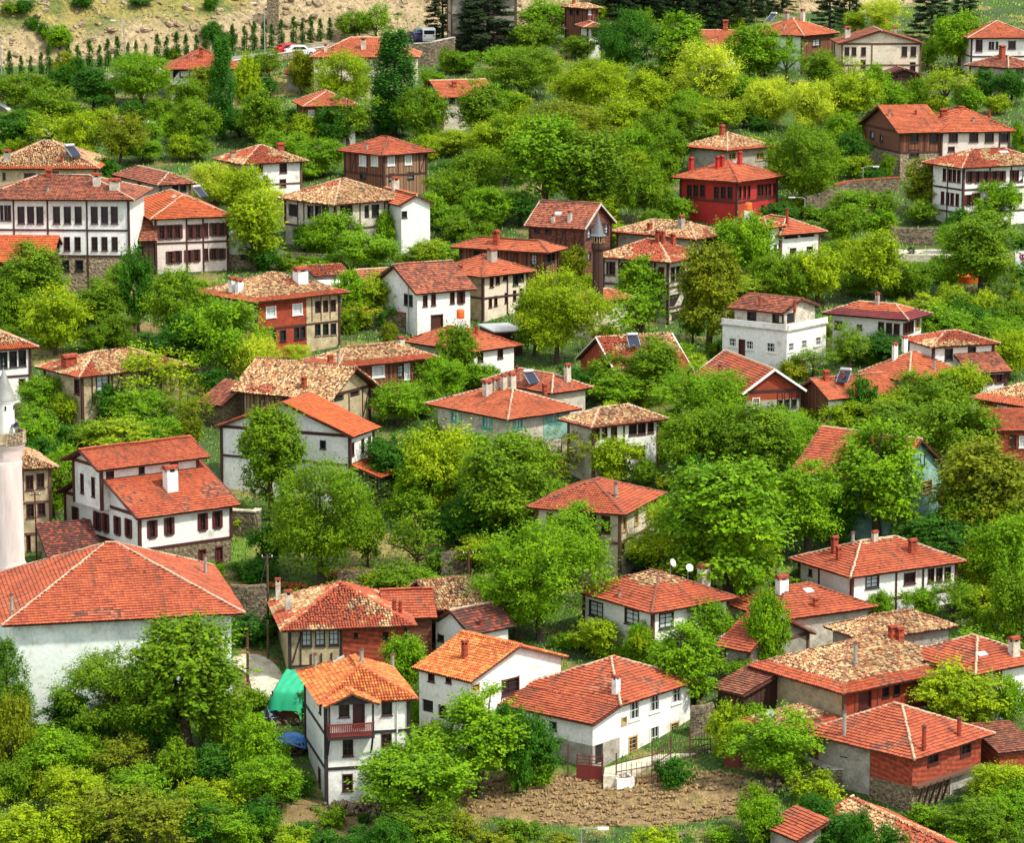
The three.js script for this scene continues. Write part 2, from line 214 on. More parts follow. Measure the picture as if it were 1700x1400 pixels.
function addWindow(g, fm4, type, u, v, w, h) {
  w = Math.max(0.3, Math.round(w * 10) / 10); h = Math.max(0.3, Math.round(h * 10) / 10);
  const k = windowParts(type, w, h), place = (o, du = 0, dz = 0, ry = 0) => { o.matrixAutoUpdate = true; const m = fm4.clone().multiply(new THREE.Matrix4().makeTranslation(u + du, v, dz)).multiply(new THREE.Matrix4().makeRotationY(ry)); m.decompose(o.position, o.quaternion, o.scale); };
  const door = type === 'd';
  if (!k.frame) { const p = mesh('opening', k.pane, k.pm, g); place(p); return; }
  const f = mesh(door ? 'door' : 'window', k.frame, k.fm, g); place(f);
  mesh(door ? 'door_leaf' : 'pane', k.pane, k.pm, f);
  if (k.shutter) for (const s of [-1, 1]) { const q = mesh('shutter', k.shutter, M.shutter, f); q.position.set(s * w * 0.72, 0, 0.05); q.rotation.y = s * -0.12; }
}
/* one block of a house. B: x0,z0,a,b,y0,y1, roof [type,pitch,style,overhang,ridge], wall/wallL, low (material below split), split (m below eave), posts, bands, holes {R:[],L:[]} */
function body(g, B, far, R) {
  const { x0 = 0, z0 = 0, a, b, y0, y1 } = B, [rt, pitch, st, over = 0.55, rg = 'm'] = B.roof, style = typeof st === 'string' ? [st] : st;
  const [planes, ridges] = rt === 'flat' ? [[[V(x0 - 0.2, y1 + 0.12, z0 + 0.2), V(x0 + a + 0.2, y1 + 0.12, z0 + 0.2), V(x0 + a + 0.2, y1 + 0.12, z0 - b - 0.2), V(x0 - 0.2, y1 + 0.12, z0 - b - 0.2)]], []] : roofPlanes(rt, x0, z0, a, b, y1, pitch, over), T = Math.tan(pitch * Math.PI / 180);
  for (const f of 'RLXB') {
    const fb = faceBasis(f, x0, z0, a, b), m4 = faceMat(fb), len = fb[3], side = f === 'L' || f === 'X', e = side ? 0.24 : 0, u0 = e, u1 = len - e, hs = (B.holes && B.holes[f]) || [];
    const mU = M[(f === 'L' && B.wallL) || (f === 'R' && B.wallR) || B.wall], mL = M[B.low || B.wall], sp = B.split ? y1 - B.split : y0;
    let top = y1, apex = null; const gable = (side && rt === 'gableL') || (!side && rt === 'gableR');
    if (gable) apex = [len / 2, y1 + (len / 2 + over * 0.45) * T - 0.16];
    const put = (nm, geo, m) => { const o = mesh(nm, geo.applyMatrix4(m4), m, g); return o; };
    if (B.split) put('lower_wall', wallGeo(u0, u1, y0, sp, hs.filter((q) => q[1] < sp)), mL);
    if (rt === 'shedL' || rt === 'shedR') {
      const hi = rt === 'shedL' ? a * T : b * T; if ((rt === 'shedL' && f === 'X') || (rt === 'shedR' && f === 'B')) top = y1 + hi - 0.1; else if ((rt === 'shedL' && !side) || (rt === 'shedR' && side)) apex = [(rt === 'shedL' ? f === 'R' : f === 'X') ? len - e - 0.02 : e + 0.02, y1 + hi - 0.15];
    }
    put('wall', wallGeo(u0, u1, sp, top, hs.filter((q) => q[1] >= sp), apex), mU);
    for (const q of hs) addWindow(g, m4, q[4], q[0], q[1], q[2], q[3]);
    // timber
    if ((f === 'R' || f === 'L') && B.trim) {
      const tm = M[B.trim], beams = [];
      const add = (geo) => { mesh('beam', geo.applyMatrix4(m4), tm, g); };
      for (const bd of B.bands || []) add(box(len + 0.08, 0.2, 0.08, len / 2, y1 - bd, 0.03));
      if (!B.noTop) add(box(len + 0.06, 0.16, 0.06, len / 2, y1 - 0.12, 0.02));
      for (const p of (B.posts && B.posts[f]) || []) add(box(0.17, y1 - (B.split && !B.lowPosts ? sp : y0) - 0.2, 0.07, p * len, (y1 + (B.split && !B.lowPosts ? sp : y0)) / 2 - 0.1, 0.025));
      if (B.timber && B.timber.includes(f)) { // closely spaced posts with braces
        const n = Math.max(2, Math.round(len / 1.1)), lo = B.split ? sp : Math.max(y0, y1 - 2.9); for (let i = 1; i < n; i++) { const u = len * i / n; if (hs.some((q) => Math.abs(q[0] - u) < q[2] / 2 + 0.05)) continue; add(box(0.13, y1 - lo - 0.3, 0.07, u, (y1 + lo) / 2 - 0.05, 0.022)); if (i % 2 && !hs.some((q) => Math.abs(q[0] - u - 0.5) < q[2] / 2 + 0.5)) { const bb = bar(V(u + 0.1, lo + 0.2, 0.02), V(u + len / n - 0.1, y1 - 0.4, 0.02), 0.11, 0.06); add(bb); } }
      }
      if (gable && !B.plainGable) add(box(len, 0.18, 0.08, len / 2, y1 - 0.02, 0.035));
    }
  }
  if (B.trim) for (const [cx, cz] of [[x0, z0], [x0 + a, z0], [x0, z0 - b]]) { const lo = B.split && !B.lowPosts ? y1 - B.split : y0; mesh('corner_post', box(0.24, y1 - lo - 0.06, 0.24, cx, (y1 + lo) / 2 - 0.03, cz), M[B.trim], g); }
  const roof = mesh('roof', merge(planes.map((p) => slabOf(p, 0.13))), B.roofMat ? M[B.roofMat] : roofUnder, g);
  if (rt !== 'flat') {
    const [mats, cols, geo] = tilesOn(planes, style, far, R), im = shadowed(new THREE.InstancedMesh(geo, tileMat, mats.length)); mats.forEach((m, i) => { im.setMatrixAt(i, m); im.setColorAt(i, cols[i]); }); im.name = 'roof_tiles'; im.userData.kind = 'stuff'; roof.add(im);
    const rs = ridges.flatMap((e) => ridgeLine(e, R)); if (rs.length) { const rm = mesh('ridge_tiles', merge(rs), ridgeMat[rg], roof); rm.userData.kind = 'stuff'; }
    if (B.rake) for (const pl of planes) for (const [i, j] of [[0, pl.length - 1], [1, 2]]) mesh('barge_board', bar(pl[i].clone().add(V(0, 0.02, 0)), pl[j].clone().add(V(0, 0.02, 0)), 0.2, 0.1), M[B.rake], g);
  }
  return planes;
}
function chimneyAt(g, planes, inv, h, px, py0, py1, wpx, kind, far) { // [x, top, base] in photo pixels on a roof plane
  const d = ray(px, py1), o = camera.position.clone().applyMatrix4(inv), dd = camera.position.clone().add(d).applyMatrix4(inv).sub(o); let best = null;
  for (const pl of planes) { const n = pl[1].clone().sub(pl[0]).cross(pl[2].clone().sub(pl[0])).normalize(), t = pl[0].clone().sub(o).dot(n) / dd.dot(n); if (t < 0) continue; const p = o.clone().addScaledVector(dd, t); const c = pl.reduce((s, v) => s.add(v), V(0, 0, 0)).multiplyScalar(1 / pl.length); const ok = pl.every((a, i) => { const b = pl[(i + 1) % pl.length]; return b.clone().sub(a).cross(p.clone().sub(a)).dot(n) > -0.9 * b.distanceTo(a); }); if (ok && (!best || t < best.t)) best = { t, p }; }
  if (!best) return null; const s = best.t / FOC; return { p: best.p, H: Math.max(0.4, (py1 - py0) * s * 1.02), w: Math.max(0.26, wpx * s) };
}
function chimney(g, q, kind) {
  const { p, H, w } = q, m = M[{ w: 'white', g: 'grey', r: 'red', b: 'brick', o: 'oldwhite' }[kind] || 'grey'];
  if (w < 0.34) { const c = mesh('chimney', merge([cyl(w / 2, w / 2, H + 0.35, p.x, p.y - 0.3, p.z, 10), cyl(w * 0.75, w * 0.75, 0.06, p.x, p.y - 0.02, p.z, 10)]), kind === 'b' || kind === 'r' ? M.rust : M.grey, g); mesh('cap', new THREE.ConeGeometry(w * 0.8, 0.16, 10).translate(p.x, p.y + H + 0.15, p.z), M.rustpole, c); return; }
  const c = mesh('chimney', merge([box(w, H * 0.78 + 0.5, w * 0.8, p.x, p.y + H * 0.39 - 0.25, p.z), ...[-1, 1].flatMap((sx) => [-1, 1].map((sz) => box(w * 0.22, H * 0.14, w * 0.2, p.x + sx * w * 0.36, p.y + H * 0.85, p.z + sz * w * 0.28)))]), m, g);
  const cap = mesh('cap', merge([box(w * 1.25, 0.07, w * 1.05, p.x, p.y + H * 0.92 + 0.035, p.z), new THREE.CylinderGeometry(w * 0.32, w * 0.32, w * 1.25, 8, 1).rotateZ(Math.PI / 2).scale(1, 0.6, 1).translate(p.x, p.y + H * 0.92 + 0.11, p.z)]), kind === 'r' ? M.red : M.brick, c);
  mesh('flue', box(w * 0.5, H * 0.12, w * 0.4, p.x, p.y + H * 0.84, p.z), M.hole, c);
}
/* house: n name, lb label, s short noun phrase, t tile, c corner eave pixel, H eave height, yaw, xl/xr pixel columns of the far corners or L/R metres */
let hseed = 100;
function house(o) {
  const rnd = rng(hseed++), [px, py] = pxy(o.t, ...o.c), P0 = hit(px, py, o.H), yw = o.yaw * Math.PI / 180;
  const dR = V(Math.cos(yw), 0, -Math.sin(yw)), dL = V(-Math.sin(yw), 0, -Math.cos(yw));
  const solve = (dir, x, lim) => { const [X] = pxy(o.t, x, 0), A = camSpace(P0), Bv = dir.clone().applyAxisAngle(V(1, 0, 0), PITCH), k = (X - CX) / FOC; const t = -(A.x + k * A.z) / (Bv.x + k * Bv.z); return t > 1.2 && t < lim ? t : (console.log('size?', o.lb, t.toFixed(1)), Math.min(lim, Math.max(3, Math.abs(t)))); };
  const a = o.R || solve(dR, o.xr, 30), b = o.L || solve(dL, o.xl, 22);
  const gy = P0.y - o.H, corners = [[0, 0], [a, 0], [0, -b], [a, -b]].map(([x, z]) => V(P0.x + dR.x * x - dL.x * z, 0, P0.z + dR.z * x - dL.z * z)), low = Math.min(...corners.map((c) => ground(c.x, c.z))) - gy - 0.5;
  const g = thing(o.n || 'village_house', o.lb, o.cat || 'house', V(P0.x, gy, P0.z), yw); g.updateMatrixWorld(true); const inv = g.matrixWorld.clone().invert(), far = -P0.z > 300;
  const scaleAt = camSpace(P0).z / -FOC;
  // windows from pixels to face coordinates
  const holes = { R: [], L: [] };
  for (const [f, type, y, h, w, xs] of o.W || []) { const [org, r, n, len] = faceBasis(f, 0, 0, a, b), ys = Array.isArray(y) ? y : [y, y];
    xs.forEach((x, i) => { const q = pxy(o.t, x, ys[0] + (ys[1] - ys[0]) * (xs.length > 1 ? (x - xs[0]) / (xs[xs.length - 1] - xs[0]) : 0)), d = ray(...q), ol = camera.position.clone().applyMatrix4(inv), dl = camera.position.clone().add(d).applyMatrix4(inv).sub(ol), t = org.clone().sub(ol).dot(n) / dl.dot(n), p = ol.clone().addScaledVector(dl, t);
      const cosf = Math.abs(dl.clone().setY(0).normalize().dot(n)), ww = Math.min(w * ZK * t / FOC / Math.max(0.2, cosf), 3.2), hh = h * ZK * t / FOC * 1.02; const u = p.clone().sub(org).dot(r); if (u > 0.15 && u < len - 0.15 && p.y > low) holes[f].push([u, p.y, ww, hh, type]); else console.log('window off', o.lb, f, x, u.toFixed(1), len.toFixed(1)); }); }
  const B = { a, b, y0: low, y1: o.H, roof: o.roof, wall: o.wall || 'white', wallL: o.wallL, wallR: o.wallR, low: o.low, split: o.split, trim: o.trim, bands: o.bands, posts: o.posts, timber: o.timber, rake: o.rake, holes, lowPosts: o.lowPosts, roofMat: o.roofMat, plainGable: o.plainGable, noTop: o.noTop };
  let planes = body(g, B, far, rnd);
  if (o.add) o.add(g, { a, b, H: o.H, low, far, rnd, holes, panel: (name, u0, u1, y0, y1, mat, z = 0.05) => mesh(name, wallGeo(u0, u1, y0, y1, holes.R.filter((q) => q[0] > u0 && q[0] < u1 && q[1] > y0 && q[1] < y1), null, 0.045).translate(0, 0, z), M[mat], g), more: (BB) => { planes = planes.concat(body(g, { y0: low, wall: o.wall || 'white', trim: o.trim, ...BB }, far, rnd)); } });
  for (const [x, y0, y1, w, kind] of o.C || []) { const q0 = pxy(o.t, x, y0), q1 = pxy(o.t, x, y1), q = chimneyAt(g, planes, inv, o.H, q0[0], q0[1], q1[1], w * ZK, kind); if (q) chimney(g, q, kind); }
  const rec = { g, o, planes, inv, s: o.s, pos: V(P0.x, gy, P0.z).addScaledVector(dR, a / 2).addScaledVector(dL, b / 2), a, b, yw, front: P0, scaleAt };
  // screen box for keeping filler plants off it
  const pts = [0, o.H, o.H + 1.5].flatMap((y) => corners.map((c) => project(V(c.x, gy + y, c.z)))); rec.box = [Math.min(...pts.map((p) => p[0])), Math.min(...pts.map((p) => p[1])), Math.max(...pts.map((p) => p[0])), Math.max(...pts.map((p) => p[1])), -P0.z];
  HOUSES.push(rec); return rec;
}
const onRoof = (h, tile, x, y) => { const q = pxy(tile, x, y), r = chimneyAt(h.g, h.planes, h.inv, 0, q[0], q[1] - 5, q[1], 5); return r && r.p.clone().applyMatrix4(h.g.matrixWorld); };
const inFoot = (x, z, m) => HOUSES.some((h) => { const q = V(x, 0, z).applyMatrix4(h.inv); return q.x > -m && q.x < h.a + m && q.z < m && q.z > -h.b - m; });
// ---------------------------------------------------------------- ground
const poly = (t, pts) => pts.map(([x, y]) => { const p = at(t, x, y); return [p.x, p.z]; });
const inPoly = (x, z, P) => { let c = false; for (let i = 0, j = P.length - 1; i < P.length; j = i++) if ((P[i][1] > z) !== (P[j][1] > z) && x < (P[j][0] - P[i][0]) * (z - P[i][1]) / (P[j][1] - P[i][1]) + P[i][0]) c = !c; return c; };
const DIRT = [poly(null, [[760, 1300], [1000, 1285], [1190, 1280], [1275, 1300], [1260, 1345], [1100, 1375], [900, 1370], [780, 1350]]), poly(null, [[395, 1075], [450, 1085], [470, 1150], [430, 1180], [395, 1120]]), poly('E', [[560, 720], [1020, 740], [1000, 840], [700, 820]]), poly('P', [[-60, 700], [420, 900], [420, 1020], [-60, 900]]), poly('N', [[0, 1080], [900, 1090], [960, 1300], [200, 1290]])];
const DRY = [poly('J', [[600, 740], [1250, 760], [1350, 900], [1150, 960], [600, 940]]), poly('B', [[0, 470], [260, 470], [260, 600], [0, 600]]), poly('E', [[180, 880], [400, 880], [380, 1000], [180, 1000]]), poly('N', [[1250, 960], [1700, 880], [1700, 1100], [1300, 1300]])];
const LAWN = [poly('I', [[1440, 760], [1700, 740], [1700, 1000], [1440, 960]]), poly('J', [[0, 860], [950, 900], [950, 1010], [0, 1000]]), poly('F', [[150, 290], [420, 290], [420, 350], [150, 350]])];
const cGrass = [S(70, 104, 26), S(88, 122, 34), S(58, 88, 24)], cDry = S(178, 158, 96), cDirt = S(156, 124, 92), cRock = S(196, 172, 138), cScrub = S(140, 142, 62), cDark = S(96, 84, 60), cLawn = S(126, 160, 44);
function groundColor(x, z, out) {
  const n1 = nz(x * 0.11, z * 0.11, 5), n2 = nz(x * 0.5, z * 0.5, 6), d = -z, e = d - (459 + (x + 71) * 0.42);
  out.copy(cGrass[0]).lerp(cGrass[n1 > 0 ? 1 : 2], Math.min(1, Math.abs(n1) * 2));
  if (n2 > 0.22) out.lerp(cDark, 0.55); if (nz(x * 0.2, z * 0.2, 9) > 0.28) out.lerp(cDry, 0.6);
  if (e > -1) { const strat = nz(x * 0.03, z * 0.5, 3), lim = 5 + 14 * sm(-46, -26, x), bare = (x < 5 || x > 45 ? 1 : 0.55) * (1 - sm(lim - 1.5, lim + 2.5, e + 3.5 * nz(x * 0.08, z * 0.08, 8))) ; out.copy(cScrub).lerp(cDry, 0.45 + 0.5 * n1); if (nz(x * 0.25, z * 0.25, 12) > 0.1) out.lerp(cGrass[0], 0.7); out.lerp(cRock, Math.max(0, Math.min(1, bare + 0.25 * strat))); if (bare > 0.3 && nz(x * 0.6, z * 0.8, 13) > 0.3) out.lerp(cDark, 0.5); if (e > 34) out.copy(cRock).lerp(cDark, 0.25 + 0.5 * strat); }
  for (const P of DRY) if (inPoly(x, z, P)) { out.lerp(cDry, 0.75 + 0.25 * n2); } for (const P of LAWN) if (inPoly(x, z, P)) { out.lerp(cLawn, 0.8); if (n2 > 0.2) out.lerp(cDry, 0.6); } for (const P of DIRT) if (inPoly(x, z, P)) { out.copy(cDirt).lerp(cDry, 0.3 + n2 * 0.5); }
  return out;
}
const inDirt = (x, z) => inPoly(x, z, DIRT[0]);
{
  const patch = (x0, x1, nx, z0, z1, nzz, furrow) => { const P = [], C = [], U = [], I = [], c = new THREE.Color(); for (let j = 0; j <= nzz; j++) for (let i = 0; i <= nx; i++) { const x = x0 + (x1 - x0) * i / nx, z = z0 + (z1 - z0) * j / nzz; let y = ground(x, z); if (inDirt(x, z)) y += 0.13 * Math.sin((x * 0.25 + z) * 7.5 + nz(x * 0.4, z * 0.4) * 3) + 0.12 * nz(x * 1.6, z * 1.6); P.push(x, y, z); groundColor(x, z, c); C.push(c.r, c.g, c.b); U.push(x, z); }
    for (let j = 0; j < nzz; j++) for (let i = 0; i < nx; i++) { const a = j * (nx + 1) + i, b = a + nx + 1; I.push(a, a + 1, b, b, a + 1, b + 1); }
    const g = new THREE.BufferGeometry(); g.setAttribute('position', new THREE.Float32BufferAttribute(P, 3)); g.setAttribute('color', new THREE.Float32BufferAttribute(C, 3)); g.setAttribute('uv', new THREE.Float32BufferAttribute(U, 2)); g.setIndex(I.map((_, k) => I[k - k % 3 + [0, 2, 1][k % 3]])); g.computeVertexNormals(); return g; };
  const gm = new THREE.MeshStandardMaterial({ vertexColors: true, roughness: 0.97, map: soilTex, bumpMap: soilTex, bumpScale: 0.08 });
  const near = patch(-62, 62, 210, -120, -290, 330), far = patch(-130, 130, 230, -290, -560, 280);
  const g = mergeGeometries([near, far, patch(-900, -130, 20, -290, -560, 20), patch(130, 900, 20, -290, -560, 20), patch(-900, 900, 40, -560, -1500, 20), patch(-900, -62, 20, 60, -290, 20), patch(62, 900, 20, 60, -290, 20), patch(-62, 62, 20, 60, -120, 10)]);
  struct('terrain', g, gm);
}
// ribbon laid along ground points given in photo pixels
function ribbon(pts, w, lift = 0.06, sub = 4) {
  const c = new THREE.CatmullRomCurve3(pts), n = pts.length * sub * 3, P = [], U = [], I = [];
  for (let i = 0; i <= n; i++) { const p = c.getPoint(i / n), t = c.getTangent(i / n), s = V(-t.z, 0, t.x).normalize(); for (const k of [-1, -0.33, 0.33, 1]) { const x = p.x + s.x * k * w / 2, z = p.z + s.z * k * w / 2; P.push(x, ground(x, z) + lift + (k * k < 0.5 ? 0.05 : 0), z); U.push(x, z); } }
  for (let i = 0; i < n; i++) for (let k = 0; k < 3; k++) { const a = i * 4 + k, b = a + 4; I.push(a, a + 1, b, b, a + 1, b + 1); }
  const g = new THREE.BufferGeometry(); g.setAttribute('position', new THREE.Float32BufferAttribute(P, 3)); g.setAttribute('uv', new THREE.Float32BufferAttribute(U, 2)); g.setIndex(I); g.computeVertexNormals(); return g;
}
const ROAD = [[-40, 158], [60, 148], [150, 140], [260, 122], [390, 104], [480, 92], [560, 80], [640, 74], [720, 72], [800, 76]].map(([x, y]) => hit(x, y));
struct('road', ribbon(ROAD, 7, 0.12), M.asphalt);
const LANE = [[392, 1112], [412, 1100], [432, 1112], [446, 1140], [440, 1165]].map(([x, y]) => hit(x, y));
struct('lane', ribbon(LANE, 2.6, 0.1), M.paving);
struct('path', ribbon([[372, 680], [390, 668], [396, 655], [384, 640]].map(([x, y]) => hit(x, y)), 2.2, 0.1), M.paving);
struct('yard', ribbon([[300, 215], [240, 205], [190, 195]].map(([x, y]) => hit(x, y)), 3, 0.1), M.paving);
function slab(name, t, pts, th, m) { const P = pts.map(([x, y]) => at(t, x, y)); const y = P.reduce((s, p) => s + p.y, 0) / P.length + 0.25; const s = new THREE.Shape(P.map((p) => new THREE.Vector2(p.x, -p.z))); const g = new THREE.ExtrudeGeometry(s, { depth: th, bevelEnabled: false }); g.rotateX(-Math.PI / 2); g.translate(0, y - th, 0); return struct(name, g, m); }
slab('terrace', 'H', [[868, 352], [1252, 362], [1256, 262], [868, 248]], 3, M.paving);
slab('pavement', 'O', [[610, 1020], [690, 1015], [900, 900], [1350, 740], [1350, 700], [1000, 770], [620, 930]], 1.2, M.paving);
// ---------------------------------------------------------------- the village, far to near
const H = {};
const hs = (k, o) => { H[k] = house(o); };
hs(5, { lb: 'tall grey concrete building behind dark pines near the road', s: 'grey concrete building', t: 'B', c: [1245, -34], H: 8.6, yaw: 4, xr: 1650, L: 10, wall: 'grey', roof: ['hip', 20, 'sl', 0.6], trim: 'beam2', bands: [2.8, 5.6], W: [['R', 'k', 45, 60, 45, [1350, 1440, 1530]], ['R', 'k', 155, 48, 38, [1490, 1538, 1586]], ['R', 'k', 250, 70, 42, [1400, 1490, 1600, 1640]]], C: [] });
hs('6a', { lb: 'dark brown timber house with tan roof at the pine wood', s: 'dark timber house by the pines', t: 'C', c: [508, 48], H: 6, yaw: 32, xl: 375, xr: 572, wall: 'wood', roof: ['hip', 22, 'tn'], trim: 'dwood', timber: 'LR', W: [['R', 'w', 75, 30, 14, [510 + 14]], ['L', 'k', 75, 30, 18, [410, 450]]], C: [[425, -10, 12, 16, 'b']] });
hs('6b', { lb: 'narrow white house with red roof and dark red shutters beside the timber house', s: 'narrow white house', t: 'C', c: [512, 166], H: 4.6, yaw: 8, xr: 598, L: 6, wall: 'white', roof: ['hip', 20, 'rd', 0.7], trim: 'beam', bands: [2.3], W: [['R', 's', 203, 44, 22, [556]], ['R', 'b', 285, 34, 20, [545]]] });
hs('6c', { lb: 'low shed with weathered tan roof and two stubby chimneys below the timber house', s: 'low tan shed', cat: 'shed', n: 'shed', t: 'C', c: [385, 180], H: 2.4, yaw: 2, xr: 492, L: 5, wall: 'grey', roof: ['shedR', 22, 'tn', 0.4], C: [[428, 95, 135, 22, 'b'], [478, 95, 130, 18, 'b']] });
hs(7, { lb: 'low house with plain salmon roof half hidden by walnut trees', s: 'low salmon-roofed house', t: 'C', c: [1172, 286], H: 3.4, yaw: 0, xr: 1440, L: 8, wall: 'cream', roof: ['gableL', 24, 'sl'], C: [[1376, 130, 190, 30, 'b']] });
hs(8, { lb: 'red-roofed house with mint-white side and brown timber side below the pines', s: 'mint and timber house', t: 'D', c: [308, 216], H: 5.4, yaw: 54, xl: -8, xr: 498, wall: 'wood', wallL: 'pale', roof: ['hip', 24, 'sl', 0.7], trim: 'beam2', timber: 'R', W: [['L', 'k', 262, 50, 36, [108, 228]], ['R', 'l', 266, 46, 50, [396]], ['R', 'l', 358, 30, 50, [385]]], C: [[212, 75, 130, 24, 'g'], [310, 60, 130, 28, 'o'], [192, 160, 195, 14, 'g']] });
hs(9, { lb: 'cream gable-fronted house with dark timber lines and a lean-to', s: 'cream gabled house', t: 'D', c: [558, 272], H: 6, yaw: 0, xr: 1050, L: 10, wall: 'cream', roof: ['gableR', 17, 'br', 0.5], trim: 'beam2', bands: [2.9], posts: { R: [0.38] }, W: [['R', 'b', 322, 52, 26, [588, 632, 692]], ['R', 'b', 322, 60, 34, [948, 1004]], ['R', 'b', 420, 60, 34, [1000]], ['R', 'b', 400, 50, 30, [690]]], C: [[592, 172, 240, 34, 'o'], [890, 175, 215, 18, 'g'], [960, 180, 225, 50, 'o']] });
hs('9b', { lb: 'dark weathered lean-to shed in front of the cream gabled house', s: 'dark lean-to', cat: 'shed', n: 'shed', t: 'D', c: [835, 470], H: 2.6, yaw: 4, xr: 1050, L: 5, wall: 'dwood', roof: ['gableR', 18, 'dr', 0.4], trim: 'beam', W: [['R', 'h', 480, 20, 40, [890]]] });
hs(10, { lb: 'white house with dark framed windows and orange roof above the brown-roofed one', s: 'white upper house', t: 'D', c: [1370, 230], H: 5.6, yaw: 3, xr: 1760, L: 9, wall: 'white', roof: ['hip', 22, ['sl'], 0.7], trim: 'beam', bands: [2.7], W: [['R', 'b', 285, 70, 42, [1416]], ['R', 'b', 285, 46, 14, [1484, 1502, 1528]], ['R', 'b', 282, 50, 44, [1622]]] });
hs(11, { lb: 'low cream house with mottled brown-red hip roof below the white one', s: 'mottled brown-roofed house', t: 'D', c: [1600, 420], H: 4, yaw: 38, xl: 1362, xr: 1770, wall: 'oldwhite', roof: ['hip', 22, 'br', 0.6], trim: 'beam2', W: [['L', 'k', 424, 26, 16, [1426, 1448, 1470]], ['R', 'b', 450, 34, 50, [1670]]], C: [[1560, 290, 350, 34, 'b']] });
hs(1, { lb: 'red-roofed house with orange porch posts below the bare quarry slope', s: 'house below the quarry', t: 'A', c: [1062, 428], H: 5, yaw: 6, xr: 1480, L: 9, wall: 'white', roof: ['hip', 26, 'rd', 0.6, 'd'], trim: 'orwood', W: [['R', 'h', 470, 60, 50, [1110]], ['R', 'k', 462, 40, 60, [1160]], ['R', 'h', 560, 60, 50, [1060 + 30]]], C: [[1262, 300, 365, 26, 'b'], [1016, 305, 340, 30, 'b']] });
hs(2, { lb: 'long cream house with plain salmon hip roof behind the tall poplar', s: 'long cream house by the poplar', t: 'B', c: [382, 354], H: 5.6, yaw: 0, xr: 1022, L: 9.5, wall: 'cream', roof: ['hip', 24, 'sl', 0.5], W: [['R', 'k', 374, 26, 18, [430, 485]], ['R', 'l', 405, 46, 46, [708]], ['R', 'l', 405, 46, 40, [590]]], C: [[456, 278, 330, 20, 'o'], [694, 240, 310, 30, 'o']] });
hs('2b', { lb: 'low annex with red roof strip below the parked cars', s: 'low roadside annex', cat: 'shed', n: 'shed', t: 'B', c: [215, 462], H: 2.4, yaw: -6, xr: 405, L: 4, wall: 'grey', roof: ['shedR', 16, 'rd', 0.3] });
hs(3, { lb: 'small house with brown upper wall and white lower wall among dense trees', s: 'small brown and white house', t: 'B', c: [340, 660], H: 5.4, yaw: 12, xr: 640, L: 8, wall: 'wood', low: 'white', split: 2.7, roof: ['hip', 24, 'sl', 0.6], trim: 'beam2', W: [['R', 'w', 712, 46, 36, [366]], ['R', 'w', 812, 50, 40, [376]]] });
hs(4, { lb: 'house with plain coral roof and small porch beside the walnut grove', s: 'coral-roofed house', t: 'B', c: [1190, 604], H: 4.6, yaw: 22, xl: 1075, xr: 1490, wall: 'oldwhite', roof: ['gableL', 26, 'sl', 0.6], trim: 'beam2', W: [['R', 'k', 630, 36, 30, [1250, 1300]]], C: [[1262, 515, 550, 26, 'b']] });
hs('4b', { lb: 'small red porch roof in front of the coral-roofed house', s: 'porch shed', cat: 'shed', n: 'shed', t: 'B', c: [1222, 690], H: 2.3, yaw: -20, xr: 1318, L: 3, wall: 'grey', roof: ['shedR', 20, 'rd', 0.3] });
hs('12a', { lb: 'brown half-timbered house with stone base and gable facing the garden wall', s: 'brown half-timbered gable house', t: 'D', c: [925, 828], H: 5.7, yaw: 15, xl: 690, xr: 1178, wall: 'wood', low: 'lstone', split: 2.5, roof: ['gableL', 22, 'sl', 0.6, 'r'], trim: 'beam', timber: 'R', bands: [2.5], W: [['L', 'l', 845, 45, 26, [748]], ['L', 'l', 866, 40, 18, [805]], ['R', 'k', 865, 52, 50, [1012, 1135]], ['R', 'k', 962, 46, 60, [1010]]], C: [[1020, 700, 725, 14, 'r'], [852, 705, 730, 14, 'g']] });
hs('12b', { lb: 'white plastered house joined to the half-timbered gable house', s: 'white house joined to the half-timbered one', t: 'D', c: [1182, 822], H: 5.5, yaw: 12, xr: 1604, L: 10.5, wall: 'pink', roof: ['hip', 27, 'sl', 0.6, 'r'], trim: 'beam', posts: { R: [0.86] }, W: [['R', 'b', 862, 54, 52, [1254, 1382]], ['R', 'b', 864, 56, 56, [1480, 1578]], ['R', 'b', 935, 30, 40, [1242]]], C: [[1194, 690, 730, 40, 'b'], [1480, 700, 725, 16, 'r'], [1380, 745, 765, 14, 'g']] });
hs(14, { lb: 'grey-white house with tan hip roof edged in orange behind the red mansion', s: 'grey house behind the red mansion', t: 'C', c: [1388, 934], H: 4.2, yaw: 42, xl: 1150, xr: 1640, wall: 'grey', roof: ['hip', 22, ['tn', 'sl', 2], 0.7], W: [['R', 'n', 980, 52, 48, [1418]], ['R', 'n', 978, 52, 54, [1592]]], C: [[1355, 790, 830, 30, 'b']] });
hs(18, { lb: 'two-storey white house with tan hip roof among bright orchard trees', s: 'white house with tan roof in the orchard', t: 'A', c: [1540, 1020], H: 5.4, yaw: 30, xl: 1385, xr: 1888, wall: 'white', wallL: 'beige', roof: ['hip', 23, 'mix', 0.7], trim: 'beam2', bands: [2.7], W: [['R', 'b', [1060, 1054], 58, 44, [1627, 1777]], ['R', 'b', [1165, 1148], 46, 40, [1642, 1775]]], C: [[1462, 955, 985, 30, 'g'], [1760, 905, 945, 40, 'b']] });
